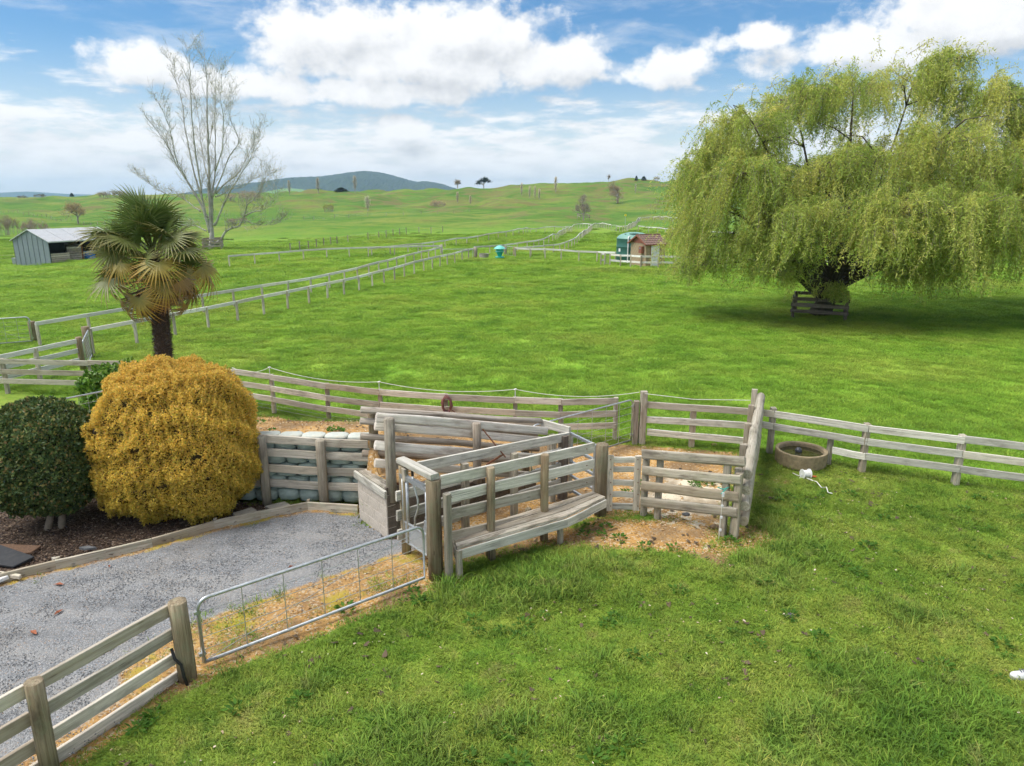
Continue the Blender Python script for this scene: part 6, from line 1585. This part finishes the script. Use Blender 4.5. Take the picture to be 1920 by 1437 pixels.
gb=G(342,968); bush('golden_bush','large clipped golden leaved bush between the dark bush and the sandbag wall',(gb.x,gb.y+.15,.05),1.36,1.12,1.40,.0,.035,'leaf_gold','shade_core_brown',
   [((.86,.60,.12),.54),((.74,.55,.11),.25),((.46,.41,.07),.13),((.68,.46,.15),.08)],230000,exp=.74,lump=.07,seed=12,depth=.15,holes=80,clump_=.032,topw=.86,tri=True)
db=G(102,1000); bush('dark_bush','round clipped dark green glossy bush on two pale stems beside the golden bush',(db.x-.12,db.y+.25,.05),.93,.85,.98,.27,.055,'leaf_gloss','shade_core_dark',
   [((.062,.108,.034),.52),((.12,.17,.05),.32),((.25,.23,.07),.12),((.28,.20,.08),.04)],60000,exp=.85,lump=.035,seed=17,depth=.10,stems=[((.04,-.3,0),(.07,-.2,.25),(.0,-.1,.6)),((.24,-.22,0),(.24,-.15,.25),(.2,-.05,.6))])
sc_=D(222,700,16.6); bush('green_shrub','bright green leafy shrub at the foot of the palm',(sc_.x,16.6,T1(sc_.x,16.6)+.05),.86,.6,.74,.0,.11,'leaf_gloss','shade_core_dark',
   [((.11,.23,.024),.5),((.20,.33,.045),.3),((.06,.14,.018),.2)],8000,exp=.9,lump=.16,seed=23,depth=.35)
# ------------------------------------------------------------------ distant trees
def tree_mesh(kind,seed):
    """unit-height trees: returns (trunk verts,faces),(crown verts,faces,cols)"""
    rg=np.random.default_rng(seed); rnd=random.Random(seed); segs=[]; tips=[]
    def br(p,d,L,r,lev,upw):
        q=p+d*L; segs.append((tuple(p),tuple(q),r,r*.6))
        if lev==0: tips.append((q,d)); return
        for _ in range(4 if lev>1 else 5):
            a=Vector((rnd.gauss(0,1),rnd.gauss(0,1),rnd.gauss(.2,.5))).normalized(); nd_=(d*(.55+upw)+a*(.8-.5*upw)+Vector((0,0,.3*upw))).normalized()
            br(p.lerp(q,rnd.uniform(.45,1.)),nd_,L*rnd.uniform(.5,.78),r*.55,lev-1,upw)
    if kind=='round': br(Vector((0,0,0)),Vector((0,0,1)),.30,.03,4,.05); n=1500; base=(.26,.215,.17)
    elif kind=='poplar':
        segs.append(((0,0,0),(0,0,.95),.018,.003))
        for i in range(42):
            z=.10+.85*(i/42.); a=rnd.uniform(0,6.28); w=.16*math.sin(min(1,(1.02-z)/.9)*math.pi*.62)
            br(Vector((0,0,z)),Vector((math.cos(a)*.35,math.sin(a)*.35,1)).normalized(),w,.005,1,.7)
        base=(.36,.325,.28)
    elif kind=='shrub':
        for i in range(34):
            a=rnd.uniform(0,6.28); rr_=math.sqrt(rnd.random())*.75; hh_=math.sqrt(max(.05,1-rr_*rr_*1.3))
            br(Vector((math.cos(a)*rr_,math.sin(a)*rr_,0)),Vector((math.cos(a)*.12,math.sin(a)*.12,1)).normalized(),hh_*.42,.012,2,.3)
        base=(.27,.215,.17)
    elif kind=='pine': 
        br(Vector((0,0,0)),Vector((0,0,1)),.55,.04,2,0.0); base=(.02,.035,.016)
    else: base=(.03,.045,.02)
    sg=[(a,b,r,s) for a,b,r,s in segs]
    tv,tf=fast_tubes(sg,4) if sg else (np.zeros((3,3)),np.array([[0,1,2,2]]))
    if kind in('pine','conifer'):
        n=1400; 
        if kind=='pine':
            cs=[(-.35,0,.62),(-.1,.1,.78),(.2,0,.8),(.42,.05,.66),(.05,-.1,.66),(-.45,.0,.45),(.1,.1,.92)]; P_=[]
            for c in cs: P_.append(np.array(c)+rg.normal(size=(n//7,3))*np.array([.13,.12,.06]))
            p=np.concatenate(P_)
        else:
            z=rg.uniform(0,1,n); a=rg.uniform(0,6.28,n); r=.34*(1-z)**.6*np.sqrt(rg.uniform(0,1,n))+.02; p=np.stack([np.cos(a)*r,np.sin(a)*r,z*.95+.03],1)
        d=rg.normal(size=(len(p),3)); v,f,k=leaf_tris(p,d,.07,.05,rg); col=np.repeat(tint(base,len(p),rg,.4),k,0)
    else:
        tp=np.array([tuple(q) for q,_ in tips]); td=np.array([tuple(d) for _,d in tips]); rep=7 if kind!='poplar' else 6
        c=np.repeat(tp,rep,0)+rg.normal(size=(len(tp)*rep,3))*.028; d=np.repeat(td,rep,0)+rg.normal(size=(len(tp)*rep,3))*.7
        w=.006 if kind!='poplar' else .005
        v,f,k=leaf_tris(c,d,rg.uniform(.04,.09,len(c)),w,rg); col=np.repeat(tint(base,len(c),rg,.3),k,0)*1.5
    # normalise height
    zt=max(v[:,2].max(),tv[:,2].max()); tv=tv/zt; v=v/zt
    return (mesh_np('trunk',tv,tf,'bark_far'),v,f,col)
PROTO={}
def proto(kind,seed,colmul):
    key=(kind,seed,colmul)
    if key not in PROTO:
        tm,v,f,col=tree_mesh(kind,seed); PROTO[key]=(tm,mesh_np('crown',v,f,'leaf_far',cols=np.clip(col*np.array(colmul),0,1)),float(np.abs(v[:,0]).max()))
    return PROTO[key]
def far_tree(px,row,hpx,kind,label,seed=1,wpx=None,cm=(1,1,1),group=None,name='bare_tree'):
    p=TH(px,row); dist=p.y/cp; h=hpx/F*(p.y*cp+1.4)
    tm,cm_,w=proto(kind,seed,cm); sx=h if not wpx else (wpx/F*(p.y*cp+1.4))/(2*w)
    t=thing(name,label,'tree',p,group); rz=Matrix.Rotation(seed*1.7+px*.01,4,'Z') if not wpx else Matrix.Identity(4)
    M=Matrix.Translation(p)@rz@Matrix.Diagonal((sx,sx,h,1)); link('trunk',tm,t,M); link('crown',cm_,t,M)
YB=(1.5,1.25,.6)
far_tree(543,367,30,'poplar','brown upright poplar on the ridge beside the bare tree crown',1,14,(1.,.98,.85),name='poplar_tree')
far_tree(597,363,30,'poplar','brown upright poplar alone on the ridge under the left end of the mountain',2,14,(1.,.98,.85),name='poplar_tree')
far_tree(666,362,33,'poplar','brown upright poplar on the ridge below the mountain peak',3,14,(1.,.98,.85),name='poplar_tree')
far_tree(690,396,29,'poplar','pale bare poplar on the slope below the mountain',4,20,(1.3,1.35,1.2),name='poplar_tree')
far_tree(617,398,18,'shrub','round yellow green willow bush in the valley',5,25,(1.1,1.5,.3),name='yellow_bush')
far_tree(820,389,15,'shrub','pale leafless thicket in the valley hollow',6,36,(1.35,1.25,.9),name='thicket')
far_tree(858,354,19,'round','bare round tree on the skyline beside the dark pine',7,18,name='bare_tree')
far_tree(907,348,22,'pine','dark umbrella shaped pine on the skyline',8,36,name='pine_tree')
for px,row,h in ((978,368,26),(993,373,25),(1003,374,26),(1011,375,22)): far_tree(px,row,h,'poplar','small pale bare poplar in the row on the green hillside',int(px)%3+9,9,(1.35,1.3,1.2),'row of pale poplars on the hillside','poplar_tree')
far_tree(858,381,22,'poplar','pale bare poplar by the valley fence',9,10,(1.2,1.1,1.),name='poplar_tree'); far_tree(882,384,18,'poplar','shorter pale bare poplar near the valley gate',10,10,(1.2,1.1,1.),name='poplar_tree')
far_tree(1042,361,30,'poplar','pale bare poplar standing tallest near the hill crest',11,12,(1.3,1.25,1.15),name='poplar_tree')
far_tree(1094,414,52,'round','grey bare tree inside its timber guard on the slope',12,46,(.85,.85,.85),name='bare_tree')
far_tree(1158,381,43,'round','brown bare tree on the right hillside',13,52,(1.05,.95,.8),name='bare_tree')
far_tree(1191,364,20,'poplar','thin pale poplar beside the brown bare tree on the right hillside',14,8,(1.3,1.3,1.2),name='poplar_tree')
far_tree(1141,342,15,'round','tiny bare tree on the right skyline',15,10,name='bare_tree')
far_tree(1193,339,9,'conifer','pointed dark conifer on the right skyline',16,8,name='conifer'); far_tree(1207,338,7,'conifer','low dark conifer on the right skyline',17,12,name='conifer'); far_tree(1231,338,9,'shrub','brown bush on the right skyline near the willow',18,14,name='bush_clump')
far_tree(147,420,46,'round','brown bare round tree on the left hillside above the hay shed',19,56,(1.15,1.05,.7),name='bare_tree')
far_tree(68,439,34,'shrub','purplish brown thicket on the rise left of the bare round tree',20,60,(.95,.85,.8),name='thicket')
far_tree(12,441,40,'shrub','dark brown thicket at the far left behind the hay shed',21,60,(.75,.72,.6),name='thicket')
far_tree(75,371,9,'shrub','dark clump of trees on the left skyline',22,26,(.3,.4,.35),name='tree_clump'); far_tree(135,369,7,'conifer','single dark tree on the left skyline knoll',23,10,name='conifer')
far_tree(42,373,7,'shrub','grey clump of trees low on the left skyline',24,20,(.4,.45,.4),name='tree_clump')
far_tree(215,371,16,'shrub','grey green clump of trees behind the palm top',25,70,(.8,.85,.6),name='tree_clump')
far_tree(640,360,8,'conifer','low dark clump on the ridge right of the mountain peak',26,30,name='tree_clump')
far_tree(460,378,22,'shrub','pale leafless thicket behind the tall bare tree',27,80,(1.1,1.05,.8),name='thicket')
far_tree(448,420,14,'shrub','grey leafless bushes on the bank behind the tall bare tree',28,46,(.9,.85,.75),name='thicket')
# distant wire fences: posts along the valley
def wire_fence(label,pix,spacing,h=1.1):
    P_=[TH(a,b) for a,b in pix]; t=thing('wire_fence',label,'fence',P_[0]); cum=[0]
    for a,b in zip(P_[:-1],P_[1:]): cum.append(cum[-1]+(b-a).length)
    n=int(cum[-1]/spacing); S=np.linspace(0,cum[-1],n+1); xs=np.interp(S,cum,[p.x for p in P_]); ys=np.interp(S,cum,[p.y for p in P_]); zs=T(xs,ys)
    me=MB().obox((0,0,-.1),(0,0,h),.11,.11,up=(0,1,0)).mesh('post','post_grey')
    for x,y,z in zip(xs,ys,zs): link('post',me,t,Matrix.Translation((x,y,z)))
    for hh in (h*.9,h*.55): put('wire',MB().tube([Vector((x,y,z+hh)) for x,y,z in zip(xs,ys,zs)],.008,3),'wire',t)
wire_fence('wire fence with grey posts along the valley floor',[(545,476),(640,458),(700,450),(760,440),(830,436)],3.4)
wire_fence('wire fence following the foot of the far paddock',[(570,412),(640,411),(760,404),(880,398)],6.)
wire_fence('wire fence crossing the left hillside',[(-40,394),(60,405),(150,420),(300,432)],7.)
wire_fence('wire fence beside the hay shed',[(-60,494),(-10,496),(36,497)],2.6)
for k,(px,py) in enumerate(((1170,425),)): 
    p=TH(1172,428); t=thing('marker_post','thin marker post with a yellow disc on the slope','marker',p); put('pole',MB().tube([p,p+Vector((0,0,2.3))],.03,6),'galv',t); put('disc',MB().tube([p+Vector((0,-.05,2.4)),p+Vector((0,.05,2.4))],.22,12),'yellow',t)
# ------------------------------------------------------------------ grass, gravel, mulch and chips
def blades(n,rad,h0,h1,w,seed,lean=.35,segs=1,colr=((.55,.55,.55),(1.15,1.15,1.05)),dens=1.6):
    rg=np.random.default_rng(seed); a=rg.uniform(0,2*np.pi,n); r=rad*rg.uniform(0,1,n)**(1/dens); p=np.stack([np.cos(a)*r,np.sin(a)*r,np.zeros(n)],1)
    h=rg.uniform(h0,h1,n); b=rg.uniform(0,2*np.pi,n); ld=np.stack([np.cos(b),np.sin(b),np.zeros(n)],1)*(h*rg.uniform(.1,1,n)*lean)[:,None]+p*.3
    c=rg.uniform(0,2*np.pi,n); s=np.stack([np.cos(c),np.sin(c),np.zeros(n)],1)*w/2
    up=np.array([0,0,1.])
    m=p+ld*.35+up*(h*.55)[:,None]; tip=p+ld+up*(h*(1-.25*lean))[:,None]
    v=np.stack([p-s,p+s,m+s*.8,m-s*.8,tip],1).reshape(-1,3); k=(np.arange(n)*5)[:,None]
    f=np.concatenate([np.array([[0,1,2]])+k,np.array([[0,2,3]])+k,np.array([[3,2,4]])+k])
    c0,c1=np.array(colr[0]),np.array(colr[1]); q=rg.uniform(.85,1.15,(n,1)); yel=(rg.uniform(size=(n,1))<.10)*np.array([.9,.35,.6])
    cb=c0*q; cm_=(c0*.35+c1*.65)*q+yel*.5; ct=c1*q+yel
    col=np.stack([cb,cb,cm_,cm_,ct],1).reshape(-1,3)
    return v,f,col
def grass():
    rg=np.random.default_rng(77)
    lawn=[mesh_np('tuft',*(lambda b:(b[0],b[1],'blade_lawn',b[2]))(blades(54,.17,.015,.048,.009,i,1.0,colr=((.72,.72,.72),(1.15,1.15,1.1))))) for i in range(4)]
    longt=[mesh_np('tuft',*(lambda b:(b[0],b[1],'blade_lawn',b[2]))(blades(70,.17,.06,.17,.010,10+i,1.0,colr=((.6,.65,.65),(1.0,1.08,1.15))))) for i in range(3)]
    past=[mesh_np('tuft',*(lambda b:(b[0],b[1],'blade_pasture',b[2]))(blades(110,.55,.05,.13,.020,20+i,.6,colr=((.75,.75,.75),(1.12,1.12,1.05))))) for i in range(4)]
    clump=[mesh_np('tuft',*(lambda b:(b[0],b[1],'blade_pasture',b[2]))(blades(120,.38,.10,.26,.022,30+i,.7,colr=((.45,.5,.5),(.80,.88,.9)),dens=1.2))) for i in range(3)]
    # lawn
    N=104000; x=rg.uniform(-12,16,N); y=rg.uniform(4.0,21,N)
    u=x/(y*cp+1.4)*F+960; keep=(u>-700)&(u<2700)
    pm=pasturemask(x,y); dm=np.minimum(1,dirtmask(x,y)); dr=poly_mask(DRIVE,x,y)|poly_mask(BED,x,y)
    n1=sines(x,y,.8,91)*.15+sines(x,y,.3,92)*.1
    keep&=(~dr)&(dm+n1<.40+rg.uniform(-.08,.3,N))&(rg.uniform(size=N)<np.clip(1.25-.02*y,.6,1))&(pm<.5)
    wd=poly_mask(DRIVE,x,y)&(drivedirt(x,y)+sines(x,y,.6,44)*.3>.75)&(rg.uniform(size=N)<.10); keep=keep|(wd&(u>-700)&(u<2700))
    x=x[keep];y=y[keep];n=len(x)
    pts=np.stack([x,y,T(x,y)+np.where(poly_mask(DRIVE,x,y),.035,0)+.012*sines(x,y,1.1,21)+.018*sines(x,y,2.6,23)-.008],1); lg=sines(x,y,2.3,95)+.5*sines(x,y,.9,96)
    big=(lg>1.6)&(rg.uniform(size=n)<.35); big|=(rg.uniform(size=n)<.008)
    # rank grass at the right front and along the bench, as in the photograph's long tufts
    for cx,cy,r in ((3.4,6.0,.8),(5.0,6.6,.7),(5.9,6.0,.6),(4.2,7.4,.5),(1.0,6.6,.35),(-1.2,6.2,.5),(.6,9.7,.6),(3.9,9.8,.5),(4.8,10.6,.5),(-.2,9.2,.4),(5.4,6.9,.4)):
        big|=(np.hypot(x-cx,(y-cy))<r*(1+.3*sines(x,y,.5,97)))&(rg.uniform(size=n)<.5)
    kind=np.where(big,4+rg.integers(0,3,n),rg.integers(0,4,n)); rot=np.stack([rg.normal(size=n)*.12,rg.normal(size=n)*.12,rg.uniform(0,6.28,n)],1)
    scl=rg.uniform(.75,1.3,n)*np.where(big,rg.uniform(.6,1.15,n),1.); sc3=np.stack([scl*1.1,scl*1.1,scl*(1+.25*np.clip(lg,-1,1.2))],1)
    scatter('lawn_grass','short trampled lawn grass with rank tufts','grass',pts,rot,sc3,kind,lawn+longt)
    # pasture
    N=76000; u=rg.uniform(-1.0,1.0,N); inv=rg.uniform(0,1,N); y=13.2*(118/13.2)**(inv**.85); x=u*(y+1.5)
    pm=pasturemask(x,y); keep=(pm>.5)&(y<118); 
    x=x[keep];y=y[keep];n=len(x); z=T(x,y)-.015
    gr=np.clip(y/40,.55,2.2); rot=np.stack([rg.normal(size=n)*.08,rg.normal(size=n)*.08,rg.uniform(0,6.28,n)],1)
    sc3=np.stack([gr,gr,np.clip(.55+y/90,.6,1.5)*rg.uniform(.7,1.3,n)],1)
    # dark tussocks
    M=4200; u=rg.uniform(-1.,1.,M*3); yy=15*(130/15)**rg.uniform(0,1,M*3); xx=u*(yy+1.5); w=sines(xx,yy,5,101)+sines(xx,yy,13,102); kp=(pasturemask(xx,yy)>.9)&(w>.35); xx=xx[kp][:M];yy=yy[kp][:M]; k=len(xx)
    pts=np.concatenate([np.stack([x,y,z],1),np.stack([xx,yy,T(xx,yy)-.02],1)]); 
    rot=np.concatenate([rot,np.stack([np.zeros(k),np.zeros(k),rg.uniform(0,6.28,k)],1)])
    cs=rg.uniform(.5,1.5,k)*np.clip(yy/45,.5,1.5); sc3=np.concatenate([sc3,np.stack([cs*1.3,cs,cs*.8],1)]); kind=np.concatenate([rg.integers(0,4,n),4+rg.integers(0,3,k)])
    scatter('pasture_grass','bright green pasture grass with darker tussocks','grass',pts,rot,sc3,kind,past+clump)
    # leaf litter, bare flecks and broad-leaved weeds on the lawn
    N=2600; x=rg.uniform(-6,13,N); y=rg.uniform(5,15,N); kp=(pasturemask(x,y)<.5)&(~poly_mask(DRIVE,x,y))&(~poly_mask(BED,x,y))&(sines(x,y,2.,111)>-.4); x=x[kp];y=y[kp];n=len(x)
    def flake(seed,mat,fl):
        r=np.random.default_rng(seed); a=np.linspace(0,2*np.pi,7)[:-1]; k_=r.uniform(.5,1.2,6); v=np.concatenate([np.stack([np.cos(a)*k_,np.sin(a)*k_*.6,r.uniform(-.1,.25,6)],1),[[0,0,fl]]]); return mesh_np('fleck',v,np.array([[i,(i+1)%6,6] for i in range(6)]),mat)
    kd=[flake(1,'fleck_tan',.1),flake(2,'fleck_tan',.2),flake(3,'fleck_soil',.12),flake(4,'fleck_soil',.2)]
    ki=rg.integers(0,4,n); sz=np.where(ki<2,rg.uniform(.010,.028,n),rg.uniform(.02,.075,n)); 
    scatter('lawn_litter','dead leaf flecks and crumbs of bare soil on the lawn','litter',np.stack([x,y,T(x,y)+np.where(ki<2,.03,.018)],1),np.stack([rg.normal(size=n)*.2,rg.normal(size=n)*.2,rg.uniform(0,6.28,n)],1),sz,ki,kd)
    def weed(seed):
        r=np.random.default_rng(seed); m=26; a=r.uniform(0,6.28,m); q=r.uniform(.1,1,m); c=np.stack([np.cos(a)*q*.09,np.sin(a)*q*.09,.015+.03*(1-q)],1); d=np.stack([np.cos(a),np.sin(a),r.uniform(.0,.6,m)],1)
        v,f,k=leaf_tris(c,d,r.uniform(.05,.09,m),r.uniform(.025,.045,m),r,False,nrm=np.tile([0,0,1.],(m,1))); return mesh_np('weed',v,f,'leaf_soft',cols=np.repeat(tint((.10,.22,.035),m,r,.25),k,0))
    N=900; x=rg.uniform(-6,12,N); y=rg.uniform(5,14,N); kp=(pasturemask(x,y)<.5)&(~poly_mask(DRIVE,x,y))&(~poly_mask(BED,x,y))&(sines(x,y,1.6,113)+.6*sines(x,y,.6,114)>.5); x=x[kp];y=y[kp];n=len(x)
    scatter('lawn_weeds','low broad-leaved weeds among the lawn grass','weeds',np.stack([x,y,T(x,y)+.02],1),np.stack([np.zeros(n),np.zeros(n),rg.uniform(0,6.28,n)],1),rg.uniform(.6,1.3,n),rg.integers(0,3,n),[weed(i) for i in range(3)])
    # pebbles on the driveway
    def peb(seed,fl=.6):
        r=np.random.default_rng(seed); vs=[];nu,nv=6,4
        for j in range(nv+1):
            ph=-np.pi/2+np.pi*j/nv
            for i in range(nu): th=2*np.pi*i/nu; k_=r.uniform(.75,1.2); vs.append((np.cos(ph)*np.cos(th)*k_,np.cos(ph)*np.sin(th)*k_*.8,np.sin(ph)*fl*k_))
        fs=[(j*nu+i,j*nu+(i+1)%nu,(j+1)*nu+(i+1)%nu,(j+1)*nu+i) for j in range(nv) for i in range(nu)]
        return np.array(vs),np.array(fs)
    mk=lambda mat,fl=.6:[mesh_np('pebble',*peb(s,fl),mat) for s in range(3)]
    N=60000; x=rg.uniform(-9,-1,N); y=rg.uniform(5,13,N); kp=poly_mask(DRIVE,x,y); x=x[kp];y=y[kp]; dd=drivedirt(x,y); kp=rg.uniform(size=len(x))>dd*.92; x=x[kp];y=y[kp];n=len(x)
    s=rg.uniform(.005,.0115,n); scatter('gravel_stones','loose grey gravel stones on the driveway','gravel',np.stack([x,y,.047+s*.1],1),rg.uniform(0,6.28,(n,3))*np.array([.1,.1,1]),s,rg.integers(0,3,n),mk('pebble_grey'))
    N=9000; x=rg.uniform(-9,5.5,N); y=rg.uniform(9.5,18.5,N); kp=(dirtmask(x,y)+sines(x,y,.5,33)*.15>.5)&(~poly_mask(DRIVE,x,y))&(~poly_mask(BED,x,y)); x=x[kp];y=y[kp];n=len(x)
    s=rg.uniform(.006,.02,n)*np.where(rg.uniform(size=n)<.04,2.,1.); scatter('clay_chips','orange and cream stone chips on the bare yard clay','stone chips',np.stack([x,y,T(x,y)+s*.2],1),rg.uniform(0,6.28,(n,3))*np.array([.2,.2,1]),s,rg.integers(0,3,n),mk('chip_clay',.5))
    N=3500; x=rg.uniform(-6,-1,N); y=rg.uniform(7.,11.5,N); kp=poly_mask(DRIVE,x,y); x=x[kp];y=y[kp]; kp=drivedirt(x,y)>.45; x=x[kp];y=y[kp];n=len(x); s=rg.uniform(.006,.016,n)
    scatter('gate_chips','pale stone chips in the clay by the field gate','stone chips',np.stack([x,y,np.full(n,.05)],1),rg.uniform(0,6.28,(n,3))*np.array([.2,.2,1]),s,rg.integers(0,3,n),mk('chip_clay',.5))
    N=26000; x=rg.uniform(-10,-2.7,N); y=rg.uniform(8.8,13,N); kp=poly_mask(BED,x,y); x=x[kp];y=y[kp];n=len(x); s=rg.uniform(.012,.035,n)
    scatter('bark_chips','loose bark chips of the mulch bed','mulch',np.stack([x,y,.09+rg.uniform(0,.02,n)],1),np.stack([rg.normal(size=n)*.35,rg.normal(size=n)*.35,rg.uniform(0,6.28,n)],1),np.stack([s,s*.4,s*.35],1),rg.integers(0,3,n),mk('chip_bark',.6))
grass()
# ------------------------------------------------------------------ haze
def haze():
    m=bpy.data.materials.new('haze'); m.use_nodes=True; nt=m.node_tree; nt.nodes.clear(); out=nt.nodes.new('ShaderNodeOutputMaterial')
    pv=nd(nt,'VolumePrincipled',{'Color':(.44,.66,1.,1),'Density':HAZE,'Anisotropy':.1}); nt.links.new(pv.outputs[0],out.inputs['Volume']); MATS['haze']=m
    o=put('haze',MB().box((-9000,-60,-12),(9000,6200,160)),'haze',None,origin=(0,0,-12)); tag(o,'pale blue air haze over the valley','haze',kind='stuff')
HAZE=1.4e-4
haze()
